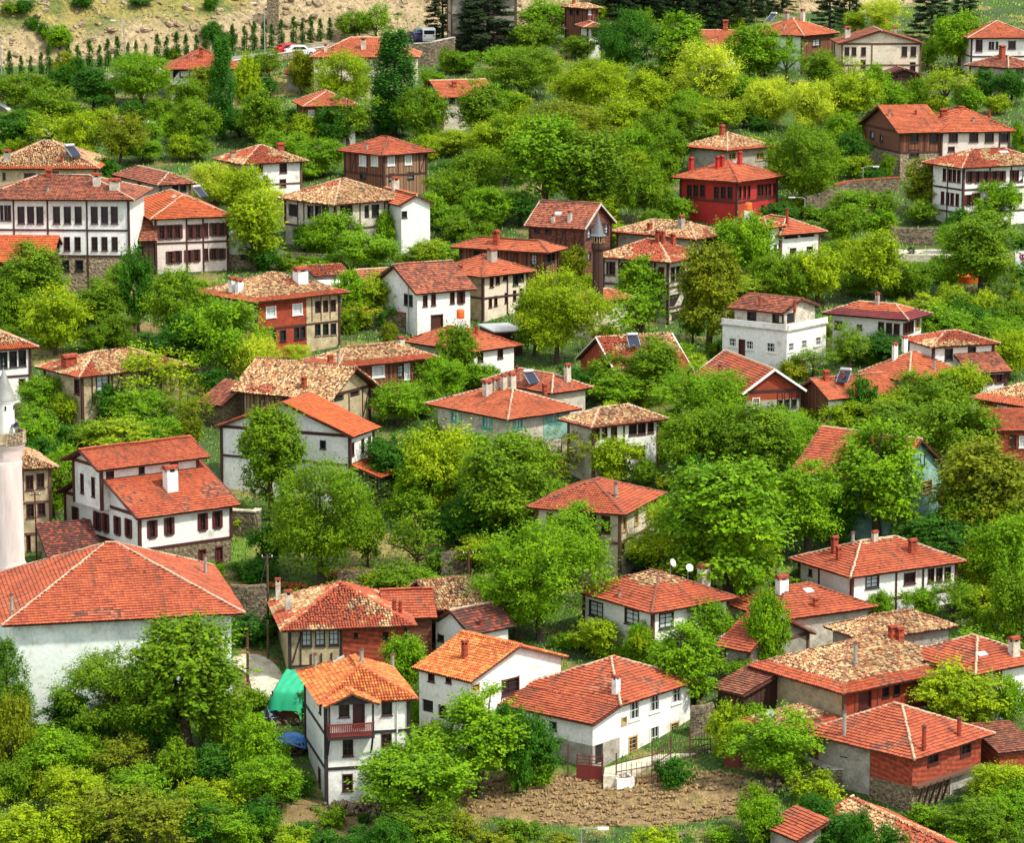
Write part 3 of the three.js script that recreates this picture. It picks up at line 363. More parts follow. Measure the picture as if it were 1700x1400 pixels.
hs(16, { lb: 'beige house with tan roof, orange eave rows and a rooftop water heater', s: 'beige house with rooftop heater', t: 'A', c: [-60, 1050], H: 4.8, yaw: 1, xr: 600, L: 11, wall: 'beige', roof: ['hip', 24, ['tn', 'or', 2], 0.6], trim: 'beam2', noTop: 1, W: [['R', 'b', 1108, 40, 70, [190]], ['R', 'b', 1098, 40, 40, [350]], ['R', 'k', 1104, 40, 14, [28]]], C: [[48, 945, 1010, 40, 'g'], [14, 870, 905, 36, 'b'], [390, 985, 1022, 18, 'b']] });
hs(17, { lb: 'old grey house with mottled red-brown hip roof and pale ridge lines', s: 'old grey house with mottled roof', t: 'A', c: [1008, 1152], H: 4.6, yaw: 28, xl: 745, xr: 1192, wall: 'grey', roof: ['hip', 25, 'br', 0.6], trim: 'beam2', W: [['L', 'k', 1165, 36, 20, [812, 878]], ['R', 'k', 1175, 50, 36, [1100, 1150]]], C: [[785, 955, 990, 16, 'b'], [1160, 1020, 1062, 34, 'g']] });
hs(25, { lb: 'brown timber house with plank walls and red hip roof among bushes', s: 'brown plank-walled house', t: 'B', c: [820, 964], H: 5.6, yaw: 40, xl: 578, xr: 1086, wall: 'owood', wallL: 'wood', roof: ['hip', 24, 'rd', 0.7, 'd'], trim: 'beam', bands: [2.6], timber: 'LR', W: [['L', 'w', 1008, 62, 44, [692, 764]], ['R', 'w', [1006, 1000], 62, 42, [866, 974]], ['R', 'l', [1110, 1100], 40, 36, [870, 990]], ['L', 'k', 1100, 40, 36, [690]]], C: [[716, 905, 940, 16, 'g']] });
hs(23, { lb: 'derelict house with sagging tan hip roof and dark broken windows', s: 'derelict tan-roofed house', t: 'B', c: [515, 1274], H: 6, yaw: 42, xl: 205, xr: 926, wall: 'oldwhite', low: 'grey', split: 3, roof: ['hip', 23, 'tn', 0.7], trim: 'beam', timber: 'LR', bands: [3], W: [['L', 'h', 1320, 76, 56, [250]], ['L', 'k', 1330, 76, 34, [362, 410]], ['R', 'h', 1320, 76, 80, [588]], ['R', 'k', 1320, 70, 44, [768, 870]], ['L', 'k', 1330, 76, 34, [460]], ['R', 'h', 1330, 80, 30, [715]]], C: [[385, 1110, 1150, 34, 'b']] });
hs(24, { lb: 'white house with gable end and red roof behind the derelict house', s: 'white gable house behind the ruin', t: 'B', c: [930, 1282], H: 5.4, yaw: 25, xl: 745, xr: 1110, wall: 'white', roof: ['gableR', 26, 'sl', 0.4], C: [[895, 1115, 1200, 40, 'o']], W: [['R', 'k', 1345, 40, 34, [950]]] });
hs(13, { lb: 'white mansion with orange hip roof and rows of dark red shutters', s: 'white mansion with orange roof', t: 'D', c: [1320, 1040], H: 7.2, yaw: 28, xl: 1125, xr: 1800, wall: 'white', roof: ['hip', 22, ['mix', 'or', 2], 0.9], trim: 'beam', bands: [2.75, 5.4], posts: { R: [0.34, 0.62], L: [0.5] }, W: [['L', 'c', [1096, 1106], 76, 20, [1200, 1236, 1262, 1290]], ['R', 's', [1110, 1108], 72, 26, [1358, 1404, 1456, 1512, 1556]], ['R', 'c', 1104, 72, 26, [1622, 1650, 1676]], ['L', 'c', [1240, 1254], 76, 20, [1188, 1220, 1248, 1280]], ['R', 's', [1255, 1245], 66, 28, [1350, 1395]], ['R', 'c', 1240, 60, 26, [1640, 1670]], ['L', 'h', 1340, 30, 30, [1240]], ['R', 'h', 1350, 40, 40, [1360, 1450]]] });
hs(15, { lb: 'vivid red mansion with orange hip roof and tall red chimneys', s: 'vivid red mansion', t: 'C', c: [1448, 1130], H: 5.6, yaw: 52, xl: 1097, xr: 1698, wall: 'red', roof: ['hip', 21, 'sl', 0.8, 'r'], trim: 'beam', bands: [2.55], W: [['L', 'b', 1196, 76, 30, [1150, 1190, 1232]], ['L', 'b', 1208, 76, 30, [1320, 1362, 1405]], ['R', 'b', [1206, 1186], 74, 17, [1466, 1495, 1522, 1582, 1604, 1628, 1652, 1682]], ['R', 'k', [1306, 1296], 40, 22, [1610, 1650]]], C: [[1160, 990, 1070, 28, 'r'], [1325, 985, 1060, 24, 'r'], [1355, 980, 1050, 24, 'r'], [1465, 955, 1020, 26, 'r']] });
hs('32b', { lb: 'white house corner with red roof directly below the red mansion', s: 'white house below the red mansion', t: 'H', c: [82, 140], H: 5.6, yaw: 46, xl: -110, xr: 167, wall: 'white', roof: ['hip', 22, 'sl', 0.5], trim: 'beam', bands: [2.6], W: [['R', 'k', 265, 30, 14, [138]]], C: [] });
hs('32c', { lb: 'white house with red hip roof and open upper balcony', s: 'white house with open balcony', t: 'H', c: [174, 180], H: 4.6, yaw: 32, xr: 417, L: 8, wall: 'white', wallL: 'grey', roof: ['hip', 24, 'sl', 0.6], trim: 'beam2', W: [['R', 'h', [196, 186], 34, 90, [240, 340]], ['R', 'k', [290, 280], 36, 36, [250, 355]]], C: [[212, 30, 125, 18, 'b']] });
hs('32a', { lb: 'broad tan-roofed house with red eave strip below the red mansion', s: 'broad tan-roofed house', t: 'G', c: [1182, 206], H: 4.6, yaw: 50, xl: 700, xr: 1372, wall: 'grey', roof: ['hip', 20, ['tn', 'rd', 1], 0.7], trim: 'beam2', W: [['R', 'h', 245, 60, 60, [1262, 1325]]], C: [[1098, 70, 150, 34, 'g'], [900, 120, 165, 26, 'b'], [745, 150, 215, 28, 'b']] });
hs(29, { lb: 'brick and timber house with brown-red roof and gable facing the wooden minaret', s: 'brick gable house by the wooden minaret', t: 'G', c: [485, 144], H: 5.6, yaw: 62, xl: 150, xr: 657, wall: 'dbrick', roof: ['gableR', 32, 'br', 0.45], trim: 'beam', timber: 'L', rake: 'oldwhite', bands: [2.8], W: [['L', 'k', 162, 30, 34, [195, 265]], ['R', 'l', [180, 150], 64, 28, [518, 628]], ['R', 'l', [320, 300], 44, 30, [516]]], C: [[296, 65, 115, 22, 'o'], [400, 40, 110, 26, 'o']] });
hs(28, { lb: 'broad red-roofed house with rusty timber walls above the white terraces', s: 'broad rusty timber house', t: 'G', c: [246, 286], H: 5, yaw: 64, xl: -285, xr: 322, wall: 'wood', roof: ['hip', 22, 'sl', 0.8, 'd'], trim: 'beam', timber: 'LR', W: [['L', 'l', 345, 66, 40, [175]], ['R', 'k', [335, 325], 66, 22, [268, 294]], ['L', 'k', 300, 40, 40, [-180, -100]]], C: [[-60, 165, 250, 40, 'b'], [-260, 65, 130, 26, 'o'], [125, 125, 185, 26, 'o']] });
hs(19, { lb: 'large three-storey white mansion with many tall windows and brown roof', s: 'three-storey white mansion', t: 'E', c: [-100, -46], H: 9.7, yaw: -3, xr: 806, L: 10, wall: 'white', low: 'lstone', split: 6.1, roof: ['hip', 19, 'br', 0.8], trim: 'beam', bands: [3.4, 6.1], posts: { R: [0.205, 0.44, 0.712] }, lowPosts: 1, W: [['R', 'b', 52, 95, 20, [14, 40, 62]], ['R', 'b', 65, 105, 40, [135, 195, 253, 357, 425, 493, 594, 658, 719]], ['R', 'b', 245, 85, 34, [357, 423, 490, 596, 658, 722]], ['R', 'k', 380, 66, 46, [413, 500]]], C: [[310, -215, -165, 34, 'b'], [610, -190, -120, 46, 'o'], [722, -155, -95, 60, 'o'], [302, -110, -82, 18, 'w']] });
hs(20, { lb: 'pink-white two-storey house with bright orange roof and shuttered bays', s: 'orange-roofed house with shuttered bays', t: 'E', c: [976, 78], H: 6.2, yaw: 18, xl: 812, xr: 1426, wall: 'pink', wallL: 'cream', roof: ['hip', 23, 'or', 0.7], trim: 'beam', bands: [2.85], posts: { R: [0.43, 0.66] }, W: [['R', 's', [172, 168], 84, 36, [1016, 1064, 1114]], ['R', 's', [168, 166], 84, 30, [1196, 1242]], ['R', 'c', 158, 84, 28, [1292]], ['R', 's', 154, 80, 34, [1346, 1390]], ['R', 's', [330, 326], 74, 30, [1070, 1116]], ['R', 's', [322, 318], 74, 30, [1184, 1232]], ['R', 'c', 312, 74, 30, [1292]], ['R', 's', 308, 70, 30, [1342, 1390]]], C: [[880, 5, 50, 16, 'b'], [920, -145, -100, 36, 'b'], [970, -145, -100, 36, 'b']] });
hs('20b', { lb: 'rust-roofed lean-to between the two white mansions', s: 'rust-roofed lean-to', cat: 'shed', n: 'shed', t: 'E', c: [826, 225], H: 4.2, yaw: 10, xr: 968, L: 5, wall: 'dwood', roof: ['shedR', 24, 'rust', 0.3], W: [['R', 'h', 290, 60, 60, [870]]] });
hs('20c', { lb: 'grey sheet-metal shed on a stone base beside the shuttered bays', s: 'grey metal shed', cat: 'shed', n: 'shed', t: 'E', c: [1432, 195], H: 3.6, yaw: -4, xr: 1640, L: 4, wall: 'sheet', low: 'stone', split: 2.0, roof: ['flat', 5, 'rd'], roofMat: 'sheet', W: [['R', 'h', 330, 36, 32, [1525]]] });
hs(31, { lb: 'large white house with tan roof and orange corner hip beside the wooden minaret', s: 'white house beside the wooden minaret', t: 'G', c: [1016, 348], H: 6.6, yaw: 56, xl: 612, xr: 1216, wall: 'oldwhite', roof: ['hip', 23, ['mix', 'or', 2], 0.7], trim: 'beam', bands: [2.9, 5], posts: { L: [0.25, 0.55, 0.8] }, W: [['L', 'b', [398, 410], 84, 34, [625, 667, 722, 758, 880]], ['L', 'c', 436, 90, 36, [972]], ['R', 'k', [436, 424], 88, 26, [1044, 1076, 1106]], ['R', 'h', [600, 590], 76, 70, [1060, 1130]], ['R', 'h', 700, 60, 50, [1062]], ['L', 'k', 610, 60, 40, [960]]], C: [[952, 165, 235, 30, 'b'], [985, 170, 235, 24, 'b'], [1046, 185, 255, 30, 'b']] });
hs(30, { lb: 'small mosque with red pyramid roof carrying the dark wooden minaret', s: 'small wooden-minaret mosque', n: 'small_mosque', cat: 'mosque', t: 'G', c: [526, 610], H: 3.8, yaw: 44, xl: 390, xr: 770, wall: 'cream', roof: ['hip', 24, 'sl', 0.6], W: [['R', 'k', 655, 40, 26, [650]]] });
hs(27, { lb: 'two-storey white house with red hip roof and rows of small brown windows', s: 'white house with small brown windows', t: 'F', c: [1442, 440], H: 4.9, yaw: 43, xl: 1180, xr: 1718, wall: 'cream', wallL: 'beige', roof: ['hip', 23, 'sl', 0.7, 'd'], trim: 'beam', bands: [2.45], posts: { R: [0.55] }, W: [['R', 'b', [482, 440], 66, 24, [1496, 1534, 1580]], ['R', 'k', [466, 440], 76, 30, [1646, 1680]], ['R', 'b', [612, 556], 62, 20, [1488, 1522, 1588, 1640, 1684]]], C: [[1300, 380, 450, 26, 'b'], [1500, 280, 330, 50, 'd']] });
hs(26, { lb: 'white cottage with red-brown gable roof and four shuttered windows above its door', s: 'white cottage with gable roof', t: 'F', c: [1030, 548], H: 4.6, yaw: 33, xl: 770, xr: 1362, wall: 'white', roof: ['gableL', 28, 'br', 0.5], W: [['L', 'k', 597, 70, 52, [976]], ['R', 'c', [602, 584], 70, 28, [1080, 1132, 1250]], ['R', 's', 582, 70, 26, [1304]], ['R', 'd', 732, 84, 74, [1154]]], C: [] });
hs('26b', { lb: 'small red-roofed outbuilding beside the white cottage', s: 'outbuilding of the cottage', cat: 'shed', n: 'shed', t: 'F', c: [706, 482], H: 2.5, yaw: 25, xr: 880, L: 4, wall: 'stone', roof: ['gableL', 24, 'br', 0.4] });
hs('26c', { lb: 'low sheds with mixed tan and red roofs behind the rusty red house', s: 'low mixed-roof sheds', cat: 'shed', n: 'shed', t: 'F', c: [400, 445], H: 2.2, yaw: 24, xr: 585, L: 5, wall: 'grey', roof: ['gableL', 14, 'mix', 0.4] });
hs(22, { lb: 'rusty red timbered house with broad tan roof and white chimneys', s: 'rusty red timbered house', t: 'E', c: [1608, 596], H: 6.2, yaw: 40, xl: 1292, xr: 2124, wall: 'rust', wallL: 'beige', roof: ['hip', 20, ['tn', 'rd', 3], 0.8, 'd'], trim: 'beam', bands: [3.0], timber: 'R', W: [['R', 'w', [672, 655], 70, 60, [1700, 1866]], ['R', 'h', [642, 634], 76, 34, [1992, 2042, 2090]], ['R', 'k', [812, 820], 66, 34, [1648, 1712, 1776]], ['R', 'k', [806, 800], 72, 30, [1862, 1900]], ['R', 'k', [785, 780], 72, 34, [1992, 2042, 2090]]], add: (g, q) => { q.panel('plaster_panel', q.a * 0.6, q.a - 0.13, q.low, q.H - 0.22, 'beige', 0.048); }, C: [[1374, 415, 485, 42, 'w'], [1462, 460, 545, 42, 'w'], [1502, 470, 550, 42, 'w'], [1886, 400, 490, 76, 'w'], [1122, 385, 430, 50, 'w']] });
hs(33, { n: 'terrace_house', lb: 'white two-storey house with roof terrace and brown gable roof on top', s: 'white house with roof terrace', t: 'H', c: [212, 795], H: 4.6, yaw: 52, xl: -192, xr: 458, wall: 'white', roof: ['flat', 5, 'rd'], roofMat: 'concrete', W: [['L', 'g', [862, 880], 60, 46, [-128, -20]], ['L', 'g', 895, 64, 52, [112]], ['R', 'g', [892, 855], 60, 34, [236, 318, 406]], ['L', 'd', 900, 110, 40, [-70]]],
  add: (g, q) => { q.more({ x0: 0.9, z0: -1.2, a: q.a - 1.1, b: q.b - 2.0, y0: q.H, y1: q.H + 1.7, wall: 'oldwhite', roof: ['gableR', 17, 'br', 0.5, 'd'], trim: null, holes: { L: [[2, q.H + 0.95, 1, 0.9, 'k'], [5, q.H + 0.95, 1.2, 0.9, 'k']], R: [[1.6, q.H + 0.9, 1.4, 1.0, 'h']] } });
    for (const f of 'RL') { const fb = faceBasis(f, 0, 0, q.a, q.b), m4 = faceMat(fb); mesh('parapet', box(fb[3], 0.6, 0.12, fb[3] / 2, q.H + 0.35, f === 'R' ? 0.12 : 0.12).applyMatrix4(m4), M.white, g); } }, C: [[436, 565, 650, 40, 'g'], [40, 590, 640, 14, 'b'], [260, 610, 660, 12, 'b']] });
hs(34, { lb: 'white house with maroon lower roof and orange upper roof', s: 'maroon-edged white house', t: 'H', c: [950, 706], H: 4.7, yaw: 58, xl: 500, xr: 1056, wall: 'white', roof: ['hip', 21, ['sl', 'mr', 4], 0.8], W: [['L', 'b', [772, 782], 72, 34, [802, 852, 900]], ['L', 'k', 768, 30, 28, [668]], ['L', 'k', 755, 50, 44, [535]], ['R', 'b', [776, 762], 72, 16, [956, 976, 996]], ['R', 'n', 740, 76, 26, [1030]]], C: [[778, 555, 630, 26, 'g'], [1012, 550, 615, 34, 'b'], [975, 570, 605, 26, 'b']] });
hs(36, { lb: 'white house with dark windows and stepped tan upper roof', s: 'white house with stepped roof', t: 'H', c: [1366, 1048], H: 3.8, yaw: 20, xr: 1582, L: 8, wall: 'white', roof: ['gableL', 24, 'br', 0.5], trim: 'beam', W: [['R', 's', [1100, 1090], 50, 34, [1422, 1482, 1540]]],
  add: (g, q) => q.more({ x0: -2.6, z0: -2.6, a: 6.2, b: 5, y0: q.H - 0.5, y1: q.H + 2.2, roof: ['hip', 18, 'mix', 0.5], holes: { R: [[4, q.H + 1.4, 0.8, 1, 'k'], [1.6, q.H + 1.3, 0.8, 1.1, 'k']] } }) });
hs(35, { lb: 'house with broad plain salmon hip roof and pale hip line', s: 'broad salmon-roofed house', t: 'H', c: [975, 1090], H: 4, yaw: 35, xl: 720, xr: 1290, wall: 'pale', roof: ['hip', 31, 'sl', 0.6], W: [['R', 'b', 1125, 40, 40, [1050]], ['L', 'k', 1100, 40, 30, [870]]], C: [[888, 870, 960, 30, 'w'], [950, 830, 890, 30, 'w'], [1135, 975, 1045, 18, 'o']] });
hs(37, { lb: 'low house with red roof, brown gable and rooftop water heater', s: 'low house with rooftop heater', t: 'H', c: [480, 1212], H: 3.3, yaw: 28, xl: 290, xr: 906, wall: 'pale', wallL: 'wood', roof: ['gableL', 26, 'sl', 0.45], W: [['R', 'k', 1235, 30, 50, [600]]], C: [[458, 1045, 1105, 34, 'b'], [560, 1060, 1130, 20, 'b']] });
hs(39, { lb: 'low shed with patched tan-red roof and white barge boards', s: 'low shed with white barge boards', cat: 'shed', n: 'shed', t: 'G', c: [712, 1060], H: 3, yaw: 20, xl: 470, xr: 1140, wall: 'rust', roof: ['gableL', 28, 'mix', 0.4], rake: 'wframe', C: [] });
hs(38, { lb: 'house with red roof and rusty timbered gable over white windows', s: 'rusty gable house', t: 'H', c: [-48, 1172], H: 3.9, yaw: 18, xl: -330, xr: 290, wall: 'rust', low: 'grey', split: 0.9, roof: ['gableR', 34, 'rd', 0.5], rake: 'wframe', trim: 'beam', W: [['R', 'g', 1245, 66, 46, [18]], ['R', 'k', 1222, 96, 30, [168, 212, 256]], ['R', 'h', 1085, 60, 50, [115]]] , C: [[-210, 1010, 1060, 20, 'b']] });
hs(40, { lb: 'house with red roof, tall tan chimney and rooftop water heater', s: 'red-roofed house with tan chimney', t: 'G', c: [290, 1170], H: 3.6, yaw: 42, xl: -110, xr: 497, wall: 'oldwhite', roof: ['hip', 25, 'rd', 0.5], C: [[385, 1000, 1110, 36, 'o'], [242, 1130, 1175, 26, 'b'], [68, 1020, 1060, 16, 'b']] });
hs(43, { lb: 'white cottage with grey side wall and plain coral roof below the gable cottage', s: 'coral-roofed cottage', t: 'F', c: [1385, 912], H: 3.5, yaw: 45, xl: 985, xr: 1636, wall: 'white', wallL: 'grey', roof: ['hip', 25, 'sl', 0.5, 'r'], W: [['R', 'b', [952, 930], 66, 32, [1426, 1550]]], C: [[928, 835, 890, 40, 'o'], [1400, 770, 810, 20, 'b']] });
hs(44, { lb: 'dark timber house with tan hip roof and red eave strip', s: 'dark timber house with tan roof', t: 'F', c: [545, 1006], H: 4.9, yaw: 36, xl: 380, xr: 1096, wall: 'wood', roof: ['hip', 22, ['tn', 'rd', 3], 0.8], trim: 'beam', timber: 'R', bands: [2.6], W: [['R', 'w', 1045, 76, 74, [786]], ['R', 'l', 1042, 74, 34, [926]], ['R', 'w', 1046, 100, 34, [966]], ['R', 'k', 1028, 60, 34, [1028]], ['R', 'k', 1180, 50, 40, [745]]], C: [[415, 830, 910, 56, 'g'], [486, 950, 990, 30, 'b'], [535, 930, 1000, 10, 'g']] });
hs(45, { lb: 'old barn with tan roof and dark open gable', s: 'old tan-roofed barn', cat: 'barn', n: 'barn', t: 'F', c: [472, 1200], H: 4.2, yaw: 60, xl: -60, xr: 728, wall: 'beige', wallL: 'owood', roof: ['gableR', 30, 'tn', 0.9, 'd'], trim: 'beam', timber: 'LR', W: [['R', 'h', [1180, 1150], 110, 60, [540, 640]]], C: [[322, 1085, 1150, 30, 'b']] });
hs(41, { lb: 'cream-white house with salmon hip roof, teal windows and three chimneys', s: 'house with teal windows', t: 'F', c: [1605, 1326], H: 5.2, yaw: 41, xl: 1160, xr: 1986, wall: 'oldwhite', roof: ['hip', 21, 'sl', 0.8], trim: null, add: (g, q) => q.panel('mint_panel', q.a * 0.56, q.a - 0.02, q.H - 2.6, q.H - 0.05, 'mint', 0.046), W: [['L', 't', 1330, 70, 62, [1276]], ['R', 't', [1366, 1330], 80, 60, [1660, 1890]], ['L', 't', 1366, 76, 60, [1470]]], C: [[1310, 1090, 1165, 46, 'o'], [1470, 1105, 1200, 50, 'o'], [1520, 1090, 1165, 40, 'o'], [1574, 1070, 1130, 34, 'o'], [1625, 1060, 1130, 40, 'o']] });
hs(42, { lb: 'white house with tan hip roof and paired dark windows beside the teal-windowed house', s: 'white house with tan hip roof', t: 'K', c: [548, 56], H: 5.4, yaw: 33, xl: 395, xr: 952, wall: 'white', wallL: 'oldwhite', roof: ['hip', 24, ['tn', 'br', 1], 0.7], trim: 'beam2', posts: { R: [0.47] }, W: [['R', 'b', [112, 100], 70, 30, [570, 618]], ['R', 'd', 95, 80, 36, [676]], ['R', 'b', [82, 78], 78, 46, [794, 850]], ['R', 'b', 68, 80, 36, [906]], ['R', 'b', 224, 70, 40, [800, 850]]], C: [[612, -173, -118, 36, 'o']] });
hs(50, { lb: 'beige half-timbered house with tan roof behind the white minaret', s: 'half-timbered house behind the minaret', t: 'I', c: [60, 330], H: 7.2, yaw: 22, xr: 312, L: 7, wall: 'beige', roof: ['hip', 22, 'tn', 0.6], trim: 'beam2', bands: [3.0, 5.6], timber: 'R', W: [['R', 'b', [420, 408], 90, 44, [188, 256]], ['R', 'b', [594, 580], 90, 44, [192, 262]], ['R', 'd', 800, 100, 26, [182]]] });
hs('50b', { lb: 'small stone shed with dark red tile roof beside the white minaret', s: 'stone shed by the minaret', cat: 'shed', n: 'shed', t: 'I', c: [320, 872], H: 2.3, yaw: 20, xl: 262, xr: 606, wall: 'stone', roof: ['shedR', 24, 'dr', 0.4] });
hs(51, { lb: 'beige half-timbered house with patched tan and red roof and square chimney', s: 'patched-roof half-timbered house', t: 'E', c: [515, 1066], H: 5, yaw: 38, xl: 284, xr: 1130, wall: 'beige', roof: ['hip', 20, ['mix', 'rd', 3], 0.7], trim: 'beam', timber: 'R', W: [['L', 'b', 1142, 96, 30, [486]], ['R', 'l', 1120, 110, 80, [646]]], C: [[436, 950, 1020, 80, 'b']] });
hs(52, { lb: 'white two-storey house with dark windows and orange roof behind the minaret cone', s: 'white house behind the minaret cone', t: 'E', c: [-180, 905], H: 5.8, yaw: 26, xr: 187, L: 8, wall: 'white', roof: ['hip', 24, ['tn', 'or', 3], 0.7], trim: 'beam', bands: [2.85], W: [['R', 'k', [975, 962], 100, 44, [25, 85, 142]], ['R', 'b', [1150, 1130], 76, 40, [20, 142]]] });
hs('51b', { lb: 'small red-tiled lean-to beside the lane and utility pole', s: 'lean-to by the lane', cat: 'shed', n: 'shed', t: 'E', c: [1395, 1255], H: 2.2, yaw: 50, xl: 1262, xr: 1444, wall: 'stone', roof: ['shedL', 24, 'br', 0.3] });
hs(46, { lb: 'white house with wide gable, ribbed orange roof and side porch', s: 'white house with wide gable', t: 'J', c: [608, 124], H: 6, yaw: 67, xl: -196, xr: 752, wall: 'white', roof: ['gableL', 21, 'or', 0.5, 'r'], trim: 'beam', bands: [2.6], plainGable: 0, W: [['L', 'k', 182, 48, 36, [440]], ['L', 'k', 165, 40, 36, [-65]], ['R', 'c', [210, 170], 80, 16, [625, 688, 730]]] });
hs(47, { lb: 'white house with raised clerestory, shuttered windows and stone ground floor', s: 'white house with clerestory', t: 'I', c: [876, 626], H: 5.7, yaw: 36, xl: 412, xr: 1447, wall: 'white', low: 'stone', split: 2.85, roof: ['gableL', 24, 'rd', 0.6, 'r'], rake: 'frame', trim: 'frame', bands: [2.85], W: [['L', 's', [626, 700], 106, 22, [478, 544]], ['L', 's', [660, 672], 112, 24, [616, 668]], ['L', 's', [690, 706], 112, 24, [740, 810]], ['R', 's', [712, 694], 110, 36, [956, 1062]], ['R', 's', [666, 652], 106, 34, [1272, 1364]], ['R', 'c', [884, 868], 90, 44, [1270, 1374]]],
  add: (g, q) => { const T = Math.tan(24 * Math.PI / 180); q.more({ x0: -0.8, z0: -q.b * 0.38, a: q.a + 0.5, b: q.b * 0.37, y0: q.H - 0.3, y1: q.H + q.b * 0.36 * T + 1.35, split: null, roof: ['gableL', 22, 'rd', 0.75, 'r'], rake: 'frame', trim: 'frame', holes: { L: [[q.b * 0.11, q.H + 1.45, 0.5, 1.6, 'b'], [q.b * 0.26, q.H + 1.45, 0.5, 1.6, 'b']], R: [[0.8, q.H + q.b * 0.36 * T + 0.55, 0.7, 0.7, 'b'], [q.a * 0.44, q.H + q.b * 0.36 * T + 0.65, 0.45, 0.6, 'k'], [q.a * 0.8, q.H + q.b * 0.36 * T + 0.6, 0.7, 0.9, 'b']] } }); }, C: [[1072, 320, 470, 76, 'w']] });
hs(59, { lb: 'pale mint house with red gable roof behind a dense walnut tree', s: 'mint gable house', t: 'L', c: [860, 410], H: 5.6, yaw: 52, xl: 290, xr: 1182, wall: 'mint', roof: ['gableR', 34, 'rd', 0.5], trim: null, W: [['R', 'n', [445, 430], 84, 64, [1088]], ['R', 'k', 275, 70, 26, [1060]], ['L', 'k', 400, 50, 26, [470]]], C: [[572, 185, 235, 18, 'b']] });
hs(58, { lb: 'cream two-storey house with rosy tile roof and shuttered brown windows', s: 'cream two-storey house', t: 'K', c: [714, 600], H: 6, yaw: 68, xl: 195, xr: 932, wall: 'cream', roof: ['hip', 22, 'rd', 0.7, 'd'], trim: 'beam2', bands: [2.65], W: [['L', 'b', 640, 60, 36, [276]], ['L', 'c', 668, 100, 52, [540]], ['L', 'c', 684, 110, 54, [626]], ['R', 'n', [676, 590], 90, 24, [742, 816, 886, 912]], ['R', 'k', [826, 762], 76, 28, [726, 874]]], C: [[594, 295, 355, 34, 'b'], [688, 430, 490, 26, 'g']] });
hs(70, { lb: 'brick house with tan and red roof at the slope of green shrubs', s: 'brick house at the shrub slope', t: 'H', c: [1790, 1268], H: 4, yaw: 42, xl: 1400, R: 8, wall: 'rust', roof: ['hip', 22, ['tn', 'sl', 4], 0.5], W: [['L', 'g', 1288, 56, 60, [1560]]] });
hs('70b', { lb: 'low brick-red building with pink door below the brick house', s: 'low brick-red building', t: 'L', c: [1500, 92], H: 4, yaw: -2, xr: 1780, L: 5, wall: 'brick', roof: ['shedR', 10, 'sl', 0.3], W: [['R', 'd', 160, 80, 40, [1628]], ['R', 'w', 165, 70, 40, [1690]]] });
hs(60, { lb: 'white house with red hip roof, brown corner posts and three chimneys', s: 'white house with brown corner posts', t: 'L', c: [620, 994], H: 4.2, yaw: 31, xl: 292, xr: 1272, wall: 'white', roof: ['hip', 23, ['rd', null, 0, 'tn', 0.92], 0.6], trim: 'frame', bands: [2.4], posts: { R: [0.42, 0.68], L: [0.38] }, W: [['R', 'l', 1042, 78, 84, [746]], ['R', 'b', 1020, 70, 66, [980]], ['R', 'b', [1002, 992], 84, 36, [1114, 1166, 1218]], ['L', 'k', 985, 40, 20, [360]]], C: [[510, 760, 865, 38, 'b'], [536, 825, 910, 30, 'b'], [998, 780, 865, 46, 'b'], [625, 740, 785, 20, 'o'], [762, 730, 775, 34, 'o']] });
hs(57, { lb: 'white house with dish antennas and red roof patched with tan tiles', s: 'white house with patched roof', t: 'K', c: [920, 1216], H: 4.8, yaw: 37, xl: 492, xr: 1390, wall: 'white', roof: ['hip', 23, ['rd', null, 0, 'tn', 0.62], 0.6, 'd'], trim: 'beam', W: [['L', 'l', 1214, 98, 88, [566]], ['L', 'l', 1264, 98, 88, [790]], ['R', 'l', 1286, 100, 88, [1004]], ['R', 'l', 1212, 70, 50, [1242]]], C: [[1240, 940, 1040, 66, 'o'], [712, 1105, 1140, 20, 'g']] });
hs(53, { lb: 'half-timbered house with beige and brick walls and old hip roof', s: 'half-timbered brick-and-beige house', t: 'N', c: [230, 2], H: 4.4, yaw: 10, xr: 958, L: 9, wall: 'beige', wallL: 'beige', roof: ['hip', 25, ['mix', 'rd', 3], 0.7, 'r'], trim: 'bframe', noTop: 1, posts: { R: [0.44] }, W: [['R', 'l', [72, 66], 110, 56, [338, 422, 508]], ['R', 'k', 56, 34, 28, [646]], ['R', 'h', 66, 60, 40, [832]], ['L', 'c', 190, 120, 50, [160]]],
  add: (g, q) => { q.panel('brick_panel', q.a * 0.445, q.a - 0.13, q.low, q.H - 0.1, 'brick', 0.05); for (let i = 0; i < 6; i++) { const u = q.a * 0.44 * i / 5 + 0.05, w = q.holes.R.some((k) => Math.abs(k[0] - u) < k[2] / 2 + 0.1); mesh('beam', box(0.1, w ? 0.9 : 2.8, 0.08, u, w ? q.H - 2.6 : q.H - 1.6, 0.06), M.bframe, g); } mesh('beam', bar(V(0.2, q.H - 2.8, 0.07), V(0.9, q.H - 0.4, 0.07), 0.09, 0.06), M.bframe, g); mesh('beam', box(q.a * 0.45, 0.12, 0.09, q.a * 0.22, q.H - 3.05, 0.07), M.bframe, g); }, C: [[178 - 20, -300, -195, 30, 'o'], [224, -225, -100, 40, 'o'], [886, -155, -110, 26, 'b'], [924, -145, -105, 22, 'b']] });
hs(54, { lb: 'brick shed with ribbed red gable roof behind the half-timbered brick house', s: 'brick shed with red roof', cat: 'shed', n: 'shed', t: 'J', c: [850, 1262], H: 3.2, yaw: 8, xr: 1122, L: 5, wall: 'dbrick', roof: ['gableL', 28, 'rd', 0.4, 'r'] });
